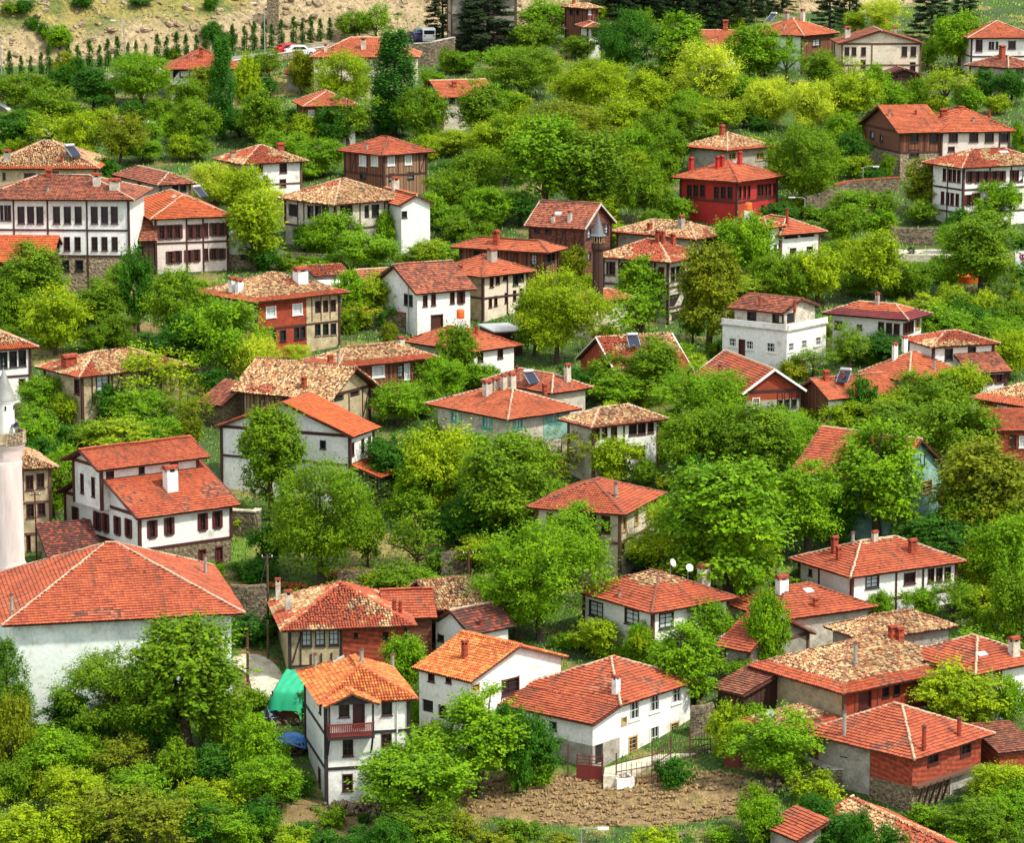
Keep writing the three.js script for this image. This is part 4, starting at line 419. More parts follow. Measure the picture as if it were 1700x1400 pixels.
hs(55, { lb: 'low shed with worn tan roof below the stone garden wall', s: 'low tan-roofed shed', cat: 'shed', n: 'shed', t: 'J', c: [1150, 1212], H: 2.8, yaw: 24, xr: 1430, L: 6, wall: 'dwood', roof: ['gableL', 26, 'tn', 0.4, 'd'] });
hs(56, { lb: 'small white gabled outhouse with dark mottled roof', s: 'white outhouse', cat: 'shed', n: 'shed', t: 'J', c: [1366, 1358], H: 2.8, yaw: 40, xl: 1146, xr: 1600, wall: 'white', roof: ['gableL', 30, 'dr', 0.4], C: [[1430, 1285, 1325, 26, 'b']], W: [['L', 'k', 1395, 40, 34, [1180]]] });
hs(48, { n: 'mosque', cat: 'mosque', lb: 'large white mosque hall with broad red hip roof beside the minaret', s: 'mosque hall', t: 'I', c: [88, 1280], H: 8, yaw: 13, xr: 1450, L: 15, wall: 'pale', roof: ['hip', 25, 'rd', 0.9], W: [['R', 'k', 1315, 90, 70, [984]], ['R', 'h', 1600, 80, 60, [960]]], C: [[1290, 885, 1000, 18, 'w'], [76, 1130, 1220, 22, 'g']], add: (g, q) => { const pts = []; for (let i = 0; i <= 8; i++) pts.push([-0.75 + i * 0.1875, 0.75 * (1 - Math.pow(Math.abs(i - 4) / 4, 1.6))]); const u = q.a * 0.36; for (let i = 0; i < 8; i++) mesh('arch_moulding', bar(V(u + pts[i][0], q.H - 3.7 + pts[i][1], 0.02), V(u + pts[i + 1][0], q.H - 3.7 + pts[i + 1][1], 0.02), 0.05, 0.06), M.grey, g); mesh('downpipe', box(0.12, q.H, 0.12, q.a * 0.645, q.H / 2, 0.1), M.bframe, g); } });
hs('61a', { lb: 'house with red hip roof and white slotted chimney behind the brown-beamed roofs', s: 'red-roofed house with slotted chimney', t: 'L', c: [150, 1270], H: 3.2, yaw: 30, xl: -150, xr: 716, wall: 'oldwhite', roof: ['hip', 23, 'rd', 0.5, 'd'], C: [[180, 1010, 1100, 66, 'w'], [392, 1150, 1205, 30, 'b']] });
hs('61c', { lb: 'house with broad tan hip roof between two red-roofed neighbours', s: 'tan hip-roofed house', t: 'L', c: [700, 1390], H: 3.8, yaw: 30, xl: 500, xr: 1225, wall: 'grey', roof: ['hip', 22, 'tn', 0.5, 'd'], C: [] });
hs('61b', { lb: 'house with striped red roof and grey walls beside the garden path', s: 'striped red-roofed house', t: 'O', c: [1524, 142], H: 3, yaw: 48, xl: 1370, xr: 1890, wall: 'grey', roof: ['gableR', 26, 'rd', 0.5, 'r'], trim: 'beam2', W: [['R', 'h', [185, 160], 60, 50, [1612]]], C: [[1878, -20, 70, 50, 'o']] });
hs('61e', { lb: 'white house with orange-red hip roof behind two thin black poles', s: 'house behind thin black poles', t: 'P', c: [1396, 276], H: 4.6, yaw: 36, xl: 1000, xr: 1780, wall: 'white', roof: ['hip', 23, 'rd', 0.6], trim: 'frame', bands: [2.7], W: [['R', 'c', 305, 70, 40, [1535]]], C: [[1634, 70, 185, 60, 'o']] });
hs('61d', { lb: 'large house with broad tan roof, red eave rows and rusty plank walls', s: 'large house with broad tan roof', t: 'P', c: [572, 388], H: 4.4, yaw: 37, xl: 60, xr: 1330, wall: 'rust', wallL: 'beige', low: 'oldwhite', split: 2.6, roof: ['hip', 22, ['tn', 'rd', 4], 0.8, 'd'], trim: 'beam2', timber: 'R', W: [['R', 'd', 455, 130, 74, [702]], ['R', 'k', [392, 378], 100, 40, [830, 900]], ['R', 'g', 340, 60, 60, [1168]], ['R', 'h', 510, 50, 90, [1140]]], C: [[640, 110, 225, 26, 'o'], [870, 0, 85, 44, 'b'], [918, 10, 95, 44, 'b']] });
hs('61g', { lb: 'shed with rusty brown sheet roof beside the tan-and-red roofs', s: 'rusty sheet-roofed shed', cat: 'shed', n: 'shed', t: 'O', c: [1490, 420], H: 2.6, yaw: 42, xl: 1330, xr: 1720, wall: 'dwood', roof: ['shedL', 14, 'rust', 0.4] });
hs('61f', { lb: 'low annex with tan roof and red eave rows in front of the large house', s: 'annex of the large house', t: 'P', c: [150, 656], H: 2.8, yaw: 38, xl: -60, xr: 520, wall: 'grey', roof: ['hip', 22, ['tn', 'rd', 3], 0.5, 'd'] });
hs(67, { lb: 'white house with bright orange gable roof and brown window', s: 'white house with bright orange gable roof', t: 'N', c: [1366, 334], H: 5.4, yaw: 46, xl: 1042, xr: 1930, wall: 'white', roof: ['gableR', 19, 'sp', 0.4, 'r'], W: [['L', 'b', 312, 70, 34, [1120]], ['L', 'b', 334, 44, 32, [1228]], ['R', 'b', 376, 100, 106, [1614]], ['R', 'n', 385, 50, 50, [1395]], ['L', 'h', 500, 80, 80, [1090]], ['L', 'h', 540, 90, 60, [1190]], ['L', 'h', 570, 100, 40, [1270]]], C: [[1328, 90, 205, 34, 'b'], [1870, 30, 120, 26, 'o'], [1925, 130, 240, 24, 'w']] });
hs(68, { lb: 'white house with red tile roof and tall mullioned windows above the ploughed garden', s: 'white house above the ploughed garden', t: 'O', c: [714, 474], H: 4.15, yaw: 50, xl: 170, xr: 1156, wall: 'white', roof: ['hip', 23, 'rd', 0.5], W: [['R', 'g', [528, 424], 116, 62, [804, 930, 1068]], ['R', 'n', [742, 655], 110, 54, [795, 1056]], ['R', 'g', 700, 150, 60, [930]], ['R', 'n', 590, 44, 30, [684 + 55]]],
  add: (g, q) => { q.more({ x0: -3.1, z0: 0, a: 3.1, b: q.b, y1: q.H - 0.85, low: 'grey', split: 1.75, roof: ['shedL', 14, 'rd', 0.45], holes: { R: [[0.75, q.H - 3.35, 0.9, 1.4, 'h']], L: [[q.b * 0.55, q.H - 1.75, 0.55, 0.55, 'k']] } }); }, C: [[690, 310, 415, 44, 'w'], [1114, 180, 280, 40, 'w'], [340, 75, 225, 24, 'w']] });
hs(66, { lb: 'tall white three-storey house with dark red balcony and orange barrel-tile roof', s: 'tall white three-storey house', t: 'N', c: [456, 466], H: 7.5, yaw: 13, xl: 330, xr: 974, wall: 'white', roof: ['hip', 27, 'sp', 0.55, 'r'], trim: 'bframe', bands: [2.45, 4.9], W: [['R', 'b', 512, 116, 66, [572]], ['R', 'd', 545, 170, 70, [664]], ['R', 'b', 492, 130, 64, [840]], ['R', 'b', 748, 130, 64, [596]], ['R', 'b', 716, 90, 66, [838]], ['R', 'b', 980, 108, 66, [594]], ['R', 'b', 965, 110, 60, [834]], ['L', 'b', 500, 90, 12, [425]], ['L', 'b', 945, 110, 14, [420]], ['L', 'k', 790, 40, 10, [345]]],
  add: (g, q) => { const w = q.a * 0.56, y = q.H - 2.55; mesh('balcony_floor', box(w, 0.16, 0.95, w / 2, y, 0.5), M.bframe, g); const pan = mesh('balcony_rail', merge([box(w, 0.09, 0.08, w / 2, y + 1.0, 0.93), box(w, 0.09, 0.06, w / 2, y + 0.18, 0.93), box(0.07, 0.95, 0.8, 0.04, y + 0.55, 0.5)]), M.rustiron, g); for (let i = 0; i < 22; i++) mesh('baluster', box(0.09, 0.78, 0.035, 0.1 + i * (w - 0.2) / 21, y + 0.58, 0.93), M.rustiron, pan);
    for (const u of [0.1, w - 0.1]) { mesh('balcony_post', box(0.13, 2.4, 0.13, u, y + 1.2, 0.9), M.bframe, g); mesh('bracket', bar(V(u, y - 1.35, 0.03), V(u, y - 0.1, 0.75), 0.12, 0.12), M.bframe, g); }
    mesh('downpipe', cyl(0.05, 0.05, q.H, q.a * 0.86, 0, 0.1, 8), M.wframe, g);
    q.more({ x0: 0, z0: 1.0, a: w, b: 1.05, y0: q.H - 0.12, y1: q.H - 0.06, trim: null, wall: 'bframe', roof: ['gableR', 24, 'sp', 0.3, 'r'] }); }, C: [[392, 180, 262, 22, 'o'], [682, 150, 215, 24, 'g'], [876, 180, 262, 22, 'o']] });
hs(62, { lb: 'brick-red house with jettied upper floor, grey annex and red roof', s: 'brick-red jettied house', t: 'P', c: [1000, 800], H: 4.4, yaw: 46, xl: 380, xr: 1430, wall: 'brick', wallL: 'brick', low: 'stone', split: 2.35, roof: ['hip', 24, 'rd', 0.7], W: [['R', 'b', [815, 760], 96, 64, [1128, 1332]], ['R', 'l', 966, 96, 60, [1288]], ['L', 'k', 792, 46, 36, [572]]],
  add: (g, q) => { mesh('plaster_wall', box(0.06, 3.4, q.b * 0.52, -0.03, q.H - 2.0, -q.b * 0.68), M.grey, g); mesh('plaster_panel', box(q.a * 0.45, 2.0, 0.05, q.a * 0.77, q.H - 3.4, 0.03), M.concrete, g); for (let i = 0; i < 5; i++) mesh('strut', bar(V(0.4 + i * 0.75, q.H - 4.1, 0.05), V(0.7 + i * 0.75, q.H - 2.3, 0.5), 0.12, 0.12), M.dwood, g); mesh('jetty_beam', box(q.a, 0.18, 0.5, q.a / 2, q.H - 2.35, 0.27), M.beam2, g); }, C: [[570, 540, 690, 26, 'o'], [1070, 630, 745, 28, 'b'], [1290, 580, 695, 28, 'b']] });
hs(65, { lb: 'low brick shed with patched sheet roof beside the brick-red house', s: 'low brick shed', cat: 'shed', n: 'shed', t: 'P', c: [1545, 790], H: 2, yaw: 20, xr: 1760, L: 4, wall: 'brick', roof: ['shedR', 12, 'rust', 0.3] });
hs(64, { lb: 'small grey shed with slanting red tile roof covered at one side by bushes', s: 'small grey shed', cat: 'shed', n: 'shed', t: 'P', c: [290, 1330], H: 2.4, yaw: 31, xl: 110, xr: 425, wall: 'grey', roof: ['shedL', 20, 'rd', 0.4] });
hs(63, { lb: 'low house with long worn tan roof ending in red tiles beside bushes', s: 'low house with long worn roof', t: 'P', c: [960, 1470], H: 2.6, yaw: 26, xl: 450, xr: 1330, wall: 'grey', roof: ['gableR', 24, 'mix', 0.5, 'd'] });
hs(21, { lb: 'house with bright orange roof in front of the three-storey mansion', s: 'orange-roofed house below the mansion', t: 'E', c: [-90, 350], H: 4.6, yaw: -3, xr: 300, L: 8, wall: 'dwood', roof: ['gableL', 26, 'or', 0.5, 'r'] });
hs('22b', { lb: 'low white sheet-roofed shelter beside the rusty red timbered house', s: 'white sheet shelter', cat: 'shed', n: 'shed', t: 'F', c: [470, 505], H: 2.2, yaw: 20, xr: 650, L: 4.5, wall: 'sheet', roof: ['flat', 4, 'rd'], roofMat: 'wframe' });
hs('43b', { lb: 'low annex with pale sheet awning behind the coral-roofed cottage', s: 'pale awning annex', cat: 'shed', n: 'shed', t: 'F', c: [1520, 800], H: 2.6, yaw: 18, xr: 1690, L: 5, wall: 'dwood', roof: ['flat', 4, 'rd'], roofMat: 'sheet', W: [['R', 'h', 835, 40, 60, [1600]]] });
// ---------------------------------------------------------------- trees and shrubs
const leafC = { f: S(114, 156, 3), g: S(106, 140, 4), y: S(144, 168, 4), d: S(58, 110, 6), o: S(124, 136, 8), p: S(178, 194, 40), c: S(46, 68, 30), P: S(62, 124, 18), j: S(84, 124, 20) };
const leafM = {}; for (const k in leafC) leafM[k] = new THREE.MeshPhysicalMaterial({ color: leafC[k], roughness: 0.95, specularIntensity: 0.25, vertexColors: true, side: THREE.DoubleSide, transmission: 0.35, thickness: 0 });
function leafGeo(list, seed) { // list of [centre, outward, size]; folded leaf-clump faces
  const R = rng(seed), P = [], C = [], N = [];
  for (const [p, o, s, tint, ax] of list) {
    const n = V(R() - 0.5, R() - 0.2, R() - 0.5).multiplyScalar(1.5).add(o).normalize(), a = (ax ? ax.clone().addScaledVector(n, -ax.dot(n)).add(V(R() - 0.5, R() - 0.5, R() - 0.5)) : V(R() - 0.5, R() - 0.5, R() - 0.5).cross(n)).normalize(), b = n.clone().cross(a), l = s * (0.75 + R() * 0.6), w = l * (0.5 + R() * 0.25), f = l * 0.18;
    const q = [p.clone().addScaledVector(a, -l), p.clone().addScaledVector(b, w).addScaledVector(n, f), p.clone().addScaledVector(a, l), p.clone().addScaledVector(b, -w).addScaledVector(n, f)];
    const k = tint * (0.78 + R() * 0.44), h = (R() - 0.5) * 0.24 + (tint - 1) * 0.55, c = [k * (1 + h), k, k * (1 - h * 0.6)];
    for (const i of [0, 1, 2, 0, 2, 3]) { P.push(q[i].x, q[i].y, q[i].z); C.push(...c); }
  }
  const g = new THREE.BufferGeometry(); g.setAttribute('position', new THREE.Float32BufferAttribute(P, 3)); g.setAttribute('color', new THREE.Float32BufferAttribute(C, 3)); g.computeVertexNormals(); return g;
}
// proto: 1 wide crown radius .5, 1 tall; returned sized w x h metres
function spray(list, R, from, dir, len, n, leaf, tint) { // a leafy twig
  const q = dir.clone(), p = from.clone(); for (let k = 0; k < n; k++) { const t = (k + 0.5) / n; p.addScaledVector(q, len / n); q.y += 0.10 * (R() - 0.35); const sd = V(R() - 0.5, R() - 0.5, R() - 0.5).multiplyScalar(leaf * 1.5 * (1.15 - 0.6 * t)); list.push([p.clone().add(sd), V(sd.x, sd.y + 0.25, sd.z).add(q).normalize(), leaf * 0.5 * (0.7 + 0.5 * R()) * (1.1 - 0.3 * t), tint, q.clone().add(sd)]); }
}
function broad(seed, { w = 7, h = 8, base = 0.16, lobes = 38, per = 190, leaf = 0.2, ls = [0.15, 0.25], gap = -0.12, upw = 0.35, cone = 0 } = {}) {
  const R = rng(seed), list = [], cen = [], cy = h * (base + (1 - base) * 0.48), ry = h * (1 - base) / 2, limbs = [], sx = seed * 3.7;
  for (let i = 0; i < lobes; i++) { const y = 1 - 2 * (i + 0.5) / lobes, th = i * 2.39996 + R() * 1.4, q = Math.sqrt(1 - y * y), out = 0.8 + 0.42 * nz(Math.cos(th) * q * 1.6 + sx, y * 1.6, Math.sin(th) * q * 1.6), rad = (R() < 0.25 ? 0.3 : 0.62 + 0.26 * R()) * out, bulge = (y < -0.3 ? 0.82 : 1) * (cone ? 1 - cone * (y * 0.5 + 0.5) : 1);
    cen.push([V(Math.cos(th) * q * rad * w / 2 * bulge * 1.12, cy + y * ry * (rad + 0.12), Math.sin(th) * q * rad * w / 2 * bulge * 1.12), w * (ls[0] + (ls[1] - ls[0]) * R()) * (0.7 + 0.4 * (1 - rad)), 0.84 + 0.32 * R()]); }
  for (const [c, r, t] of cen) { const o0 = V(c.x, (c.y - cy) * w / h, c.z).normalize(), n = Math.round(per * (r / (w * 0.18)) ** 2 / 8);
    for (let k = 0; k < n; k++) { const d = V(R() * 2 - 1, R() * 2 - 1, R() * 2 - 1); if (d.lengthSq() > 1 || d.lengthSq() < 0.05) { k--; continue; } d.normalize(); if (d.dot(o0) < -0.3 && R() < 0.7) continue; d.y = d.y * 0.85 + upw * R(); d.normalize();
      const from = c.clone().addScaledVector(d, r * 0.35), e = from.clone().addScaledVector(d, r * 0.5); if (nz(e.x * 3.4 / w + sx, e.y * 3.4 / w, e.z * 3.4 / w) + 0.5 * nz(e.x * 8 / w, e.y * 8 / w + sx, e.z * 8 / w) < gap) continue;
      spray(list, R, from, d, r * (0.5 + 0.75 * R()), 8, leaf, t * (0.9 + 0.2 * R())); } }
  const crown = leafGeo(list, seed + 1), tr = h * 0.018 + 0.06, fork = h * (Math.max(0.03, base) + 0.12), lean = (R() - 0.5) * 0.5;
  limbs.push(tube([V(0, -0.4, 0), V(lean * 0.3, fork * 0.5, 0), V(lean, fork, 0), V(lean * 0.6, cy, 0), V(0, cy + ry * 0.6, 0)], tr * 1.25, tr * 0.15, 7));
  for (let i = 0; i < 12; i++) { const c = cen[Math.floor(R() * cen.length)][0], s = fork * (0.75 + 0.5 * R()); limbs.push(tube([V(lean * s / fork, s, 0), V(lean + c.x * 0.45, s + (c.y - s) * 0.55 + 0.2, c.z * 0.45), V(c.x * 0.92, c.y, c.z * 0.92)], tr * 0.5, 0.025, 5)); }
  // fit the crown to its nominal width and height
  const P = crown.attributes.position, rs = [], ys = []; for (let i = 0; i < P.count; i += 12) { rs.push(Math.hypot(P.getX(i), P.getZ(i))); ys.push(P.getY(i)); } rs.sort((a, b) => a - b); ys.sort((a, b) => a - b); const fx = w / 2 / rs[Math.floor(rs.length * 0.93)], fy = h / ys[Math.floor(ys.length * 0.99)], tg = merge(limbs); crown.scale(fx, fy, fx); tg.scale(fx, fy, fx);
  return { crown, trunk: tg, w, h };
}
function poplar(seed, w = 3.4, h = 14, sprays = 950, base = 0.05, leaf = 0.24, tight = 1) { const R = rng(seed), list = []; for (let i = 0; i < sprays; i++) { const t = Math.pow(R(), 0.9), y = h * (base + t * (0.94 - base)), a = R() * 6.283, pr = Math.pow(Math.sin(Math.PI * Math.min(1, t * 0.82 + 0.16)), 0.75) * (0.85 + 0.55 * nz(Math.cos(a) * 1.2 + seed, t * 5, Math.sin(a) * 1.2)), r = w / 2 * pr * Math.sqrt(R()) * 0.9, d = V(Math.cos(a) * 0.4 * tight, 1, Math.sin(a) * 0.4 * tight).normalize(); if (nz(Math.cos(a) * r, y * 0.8 + seed, Math.sin(a) * r) < -0.3) continue; spray(list, R, V(Math.cos(a) * r, y - 0.04 * h, Math.sin(a) * r), d, h * (0.05 + 0.06 * R()), 8, leaf, 0.85 + 0.3 * R()); } return { crown: leafGeo(list, seed), trunk: tube([V(0, -0.4, 0), V(0.05, h * 0.4, 0), V(0, h * 0.93, 0)], 0.2, 0.03, 7), w, h }; }
function pine(seed, w = 6.5, h = 14) { const R = rng(seed), list = [], limbs = [tube([V(0, -0.4, 0), V(0.1, h * 0.5, 0), V(0, h, 0)], 0.3, 0.05, 7)]; for (let i = 0; i < 64; i++) { const t = 0.1 + 0.88 * i / 64, y = h * t, L = w / 2 * Math.pow(1 - t, 0.5) * (0.55 + 0.6 * R()) + 0.35, a = i * 2.4 + R() * 1.5, e = V(Math.cos(a) * L, y - L * 0.2 + 0.5 * R(), Math.sin(a) * L); limbs.push(tube([V(0, y, 0), e], 0.07, 0.015, 4)); for (let k = 0; k < 46; k++) { const s = 0.2 + 0.8 * Math.sqrt(R()), b = a + (R() - 0.5) * 2.2; spray(list, R, V(e.x * s, y + (e.y - y) * s, e.z * s), V(Math.cos(b), (R() - 0.35) * 0.9, Math.sin(b)).normalize(), 0.5 + 0.6 * R(), 7, 0.3, 0.8 + 0.4 * R()); } } return { crown: leafGeo(list, seed), trunk: merge(limbs), w, h }; }
const PRO = { // prototypes by size class
  big: [1, 2, 3, 4, 5].map((s) => broad(s * 31, { w: 10, h: 11, lobes: 90, per: 1350, leaf: 0.225, ls: [0.11, 0.19] })),
  mid: [1, 2, 3, 4, 5, 6, 7].map((s) => broad(s * 57, { w: 6.4, h: 7, lobes: 52, per: 780, leaf: 0.24, ls: [0.13, 0.23] })),
  tall: [1, 2, 3].map((s) => broad(s * 83, { w: 6, h: 9, lobes: 60, per: 800, leaf: 0.24, ls: [0.13, 0.22], cone: 0.45, upw: 0.6 })),
  small: [1, 2, 3, 4].map((s) => broad(s * 71, { w: 4, h: 4.4, base: 0.08, lobes: 28, per: 560, leaf: 0.21, ls: [0.15, 0.26], upw: 0.5 })),
  willow: [1, 2].map((s) => broad(s * 91, { w: 6.5, h: 7, base: 0.1, lobes: 50, per: 820, leaf: 0.18, ls: [0.14, 0.22], gap: -0.25 })),
  airy: [1, 2, 3].map((s) => broad(s * 43, { w: 6.4, h: 7, base: 0.14, lobes: 46, per: 400, leaf: 0.22, ls: [0.1, 0.18], gap: -0.05, upw: 0.6 })),
  bush: [1, 2, 3, 4].map((s) => broad(s * 13, { w: 2.8, h: 2, base: -0.12, lobes: 18, per: 420, leaf: 0.18, ls: [0.15, 0.28], upw: 0.7 })),
  poplar: [poplar(3, 3.6, 14, 3200), poplar(8, 3.2, 14, 3200)], pine: [pine(4), pine(9), pine(12)], sapling: [poplar(21, 0.95, 3, 240, 0.02, 0.15, 0.4)], juniper: [poplar(33, 4.5, 8, 1300, 0.0, 0.22, 1.6)],
};
console.log('crown triangles', Object.values(PRO).flat().reduce((n, p) => n + p.crown.attributes.position.count / 3, 0));
const TREES = [], KIND = { f: ['fresh green leafy tree', 'leafy_tree'], g: ['mid green leafy tree', 'leafy_tree'], y: ['yellow-green leafy tree', 'leafy_tree'], d: ['dark green leafy tree', 'leafy_tree'], o: ['olive-tinted leafy tree', 'leafy_tree'], p: ['pale yellow willow-like tree', 'willow_tree'], c: ['dark needle-leaved pine', 'pine_tree'], P: ['slender upright poplar', 'poplar_tree'], j: ['upright feathery juniper', 'juniper_shrub'] };
function plantLabel(kind, w, h, p) {
  const size = h < 2.6 ? 'low' : h < 5 ? 'small' : h < 9 ? 'medium-sized' : 'large'; let best = null, bd = 1e9; for (const H2 of HOUSES) { const d = Math.hypot(H2.pos.x - p.x, H2.pos.z - p.z); if (d < bd) { bd = d; best = H2; } }
  const rel = bd > 30 ? 'far from' : p.z > best.pos.z + best.b / 2 + 1 ? 'downhill of' : p.z < best.pos.z - best.b / 2 - 1 ? 'uphill of' : 'beside'; const l = size + ' ' + (h < 2.6 ? KIND[kind][0].replace('tree', 'shrub') : KIND[kind][0]) + ' ' + rel + ' the ' + best.s; return [l, 'plants ' + rel + ' the ' + best.s];
}
let ti = 0;
function putTree(p, w, h, kind, lab) {
  const R = rng(1000 + ti++ * 7), set = kind === 'c' ? 'pine' : kind === 'P' ? 'poplar' : kind === 'j' ? 'juniper' : kind === 'p' ? 'willow' : h < 2.3 ? 'bush' : w < 4.2 ? 'small' : h > w * 1.22 && w < 10 ? 'tall' : w > 7.6 ? 'big' : kind === 'o' ? (R() < 0.7 ? 'airy' : 'mid') : R() < 0.2 ? 'airy' : 'mid', arr = PRO[set], pr = arr[Math.floor(R() * arr.length)];
  const [l, grp] = lab || plantLabel(kind, w, h, p), nm = h < 2.6 && 'fgydo'.includes(kind) ? 'shrub' : KIND[kind][1], t = thing(nm, l, nm.split('_').pop(), p, R() * 6.283, grp);
  t.scale.set(w / pr.w, h / pr.h, w / pr.w); mesh('trunk', pr.trunk, kind === 'c' || kind === 'd' ? M.dbark : M.bark, t); mesh('crown', pr.crown, leafM[kind], t);
  TREES.push([p.x, p.z, w / 2]); return t;
}
function trees(tile, list) {
  for (const [x, yt, yb, wz, kind] of list) {
    const [px, pb] = pxy(tile, x, yb), [, ptop] = pxy(tile, x, yt); let p = hit(px, Math.min(pb + ('fgydop'.includes(kind) && wz > 210 && ptop < 1180 ? 0.13 * (pb - ptop) : 0), 1440)); const sc = camSpace(p).z / -FOC;
    // keep the trunk out of houses: step towards the viewer along the ground
    for (let i = 0; i < 14 && inFoot(p.x, p.z, 0.5); i++) { p = V(p.x * (1 - 0.8 / Math.abs(p.z)), 0, p.z + 0.8); p.y = ground(p.x, p.z); }
    let h = 0.5; while (h < 24 && project(V(p.x, p.y + h, p.z))[1] > ptop) h += 0.1;
    putTree(p, wz * ZK * sc * 1.16, h, kind);
  }
}
trees('A', [[890, 340, 640, 330, 'f'], [200, 470, 660, 260, 'g'], [380, 420, 620, 140, 'd'], [490, 360, 640, 100, 'd'], [590, 440, 720, 190, 'd'], [680, 500, 660, 110, 'o'], [420, 330, 500, 130, 'o'], [70, 480, 700, 200, 'g'], [330, 560, 780, 260, 'g'], [330, 720, 950, 330, 'y'], [520, 720, 1000, 230, 'y'], [760, 730, 1010, 260, 'o'], [960, 740, 960, 190, 'f'], [650, 680, 860, 160, 'y'], [1010, 620, 800, 170, 'g'], [1180, 500, 740, 190, 'g'], [1300, 430, 700, 190, 'o'], [1400, 200, 880, 150, 'P'], [1550, 350, 720, 150, 'y'], [1230, 640, 900, 260, 'g'], [1500, 690, 860, 200, 'd'], [1650, 580, 900, 220, 'g'], [1640, 340, 480, 140, 'g'], [80, 700, 880, 240, 'd'], [1130, 850, 1010, 150, 'y'], [900, 880, 1020, 200, 'f'], [490, 1020, 1110, 170, 'f'], [660, 990, 1160, 190, 'd'], [1340, 1030, 1260, 260, 'p'], [1540, 1060, 1350, 260, 'y'], [1240, 860, 1010, 150, 'g'], [1660, 1200, 1400, 220, 'y'],
  [150, 0, 70, 150, 'd'], [205, 110, 180, 80, 'd'], [275, 150, 235, 60, 'd'], [70, 20, 80, 120, 'g'], [520, -20, 40, 140, 'd'], [880, -10, 30, 120, 'd'], [1320, -20, 60, 70, 'd'], [180, 700, 900, 200, 'f'], [850, 640, 800, 150, 'd'], [1080, 720, 900, 160, 'f'], [420, 640, 800, 200, 'f']]);
trees('B', [[640, 80, 260, 200, 'g'], [780, 20, 250, 220, 'f'], [110, 310, 520, 190, 'g'], [300, 320, 540, 130, 'o'], [560, 340, 700, 330, 'y'], [890, 150, 860, 270, 'P'], [810, 460, 850, 130, 'P'], [600, 560, 860, 300, 'g'], [330, 720, 880, 160, 'y'], [480, 680, 900, 220, 'd'], [660, 680, 830, 200, 'f'], [1080, 560, 880, 260, 'g'], [1190, -80, 240, 200, 'c'], [1470, -60, 330, 380, 'c'], [1370, 0, 290, 160, 'c'], [1320, 330, 460, 160, 'f'], [1240, 310, 470, 120, 'g'], [1590, 300, 480, 240, 'f'], [1430, 520, 860, 240, 'g'], [1600, 580, 760, 200, 'f'], [1590, 740, 1100, 400, 'y'], [1240, 820, 960, 220, 'y'], [1230, 1000, 1160, 200, 'd'], [1250, 1080, 1320, 260, 'g'], [1400, 950, 1250, 280, 'g'], [1480, 1180, 1400, 260, 'f'], [1120, 1220, 1420, 180, 'f'], [200, 830, 1010, 260, 'f'], [450, 880, 1080, 260, 'f'], [100, 760, 900, 200, 'y'], [60, 600, 760, 160, 'g'], [350, 960, 1100, 160, 'f'], [70, 1180, 1420, 240, 'p'], [1020, 880, 980, 160, 'g']]);
trees('C', [[250, 0, 230, 260, 'f'], [170, 150, 330, 250, 'g'], [450, 230, 370, 170, 'g'], [740, 80, 480, 330, 'd'], [860, 60, 260, 120, 'g'], [90, 320, 600, 380, 'g'], [310, 350, 560, 180, 'y'], [60, 580, 760, 150, 'y'], [560, 380, 700, 330, 'y'], [430, 450, 680, 260, 'y'], [880, 460, 720, 250, 'y'], [740, 600, 900, 240, 'y'], [1080, 100, 500, 260, 'f'], [1040, 350, 560, 200, 'g'], [1250, 280, 640, 360, 'p'], [1520, 180, 480, 260, 'f'], [1620, 300, 480, 140, 'g'], [1640, 520, 760, 220, 'p'], [1330, 640, 820, 260, 'y'], [1120, 570, 750, 180, 'f'], [1100, 640, 860, 200, 'g'], [390, 650, 1000, 480, 'o'], [560, 680, 880, 180, 'y'], [40, 740, 1100, 300, 'g'], [250, 750, 1300, 380, 'f'], [560, 850, 1320, 360, 'g'], [480, 1000, 1330, 220, 'g'], [800, 820, 1050, 240, 'f'], [780, 950, 1120, 160, 'y'], [1040, 830, 1100, 180, 'g'], [870, 1050, 1360, 260, 'g'], [1000, 960, 1200, 160, 'g'], [640, 1220, 1400, 200, 'y'], [1290, 880, 1030, 190, 'g'], [1480, 480, 640, 160, 'f'], [100, 1230, 1400, 260, 'd'], [1060, 1240, 1400, 180, 'f'], [1490, 660, 800, 120, 'd'], [940, 700, 960, 220, 'g'], [680, 400, 660, 200, 'g'],
  [700, -150, 130, 180, 'c'], [850, -150, 130, 160, 'c'], [980, -120, 140, 140, 'c'], [1210, -200, 180, 160, 'c'], [1330, -200, 190, 150, 'c'], [1460, -150, 190, 150, 'c'], [1430, 100, 190, 90, 'y'], [1120, -150, 140, 120, 'c'], [640, -220, 90, 200, 'c'], [780, -220, 95, 200, 'c'], [920, -220, 100, 200, 'c'], [1050, -220, 100, 200, 'c'], [1160, -220, 120, 180, 'c'], [1270, -240, 130, 200, 'c'], [1395, -220, 140, 200, 'c'], [1540, -220, 140, 200, 'c'], [770, 20, 120, 200, 'd'], [1000, 30, 130, 180, 'd'], [1280, 60, 180, 180, 'd'], [590, 30, 130, 120, 'y'], [960, 180, 360, 180, 'f']]);
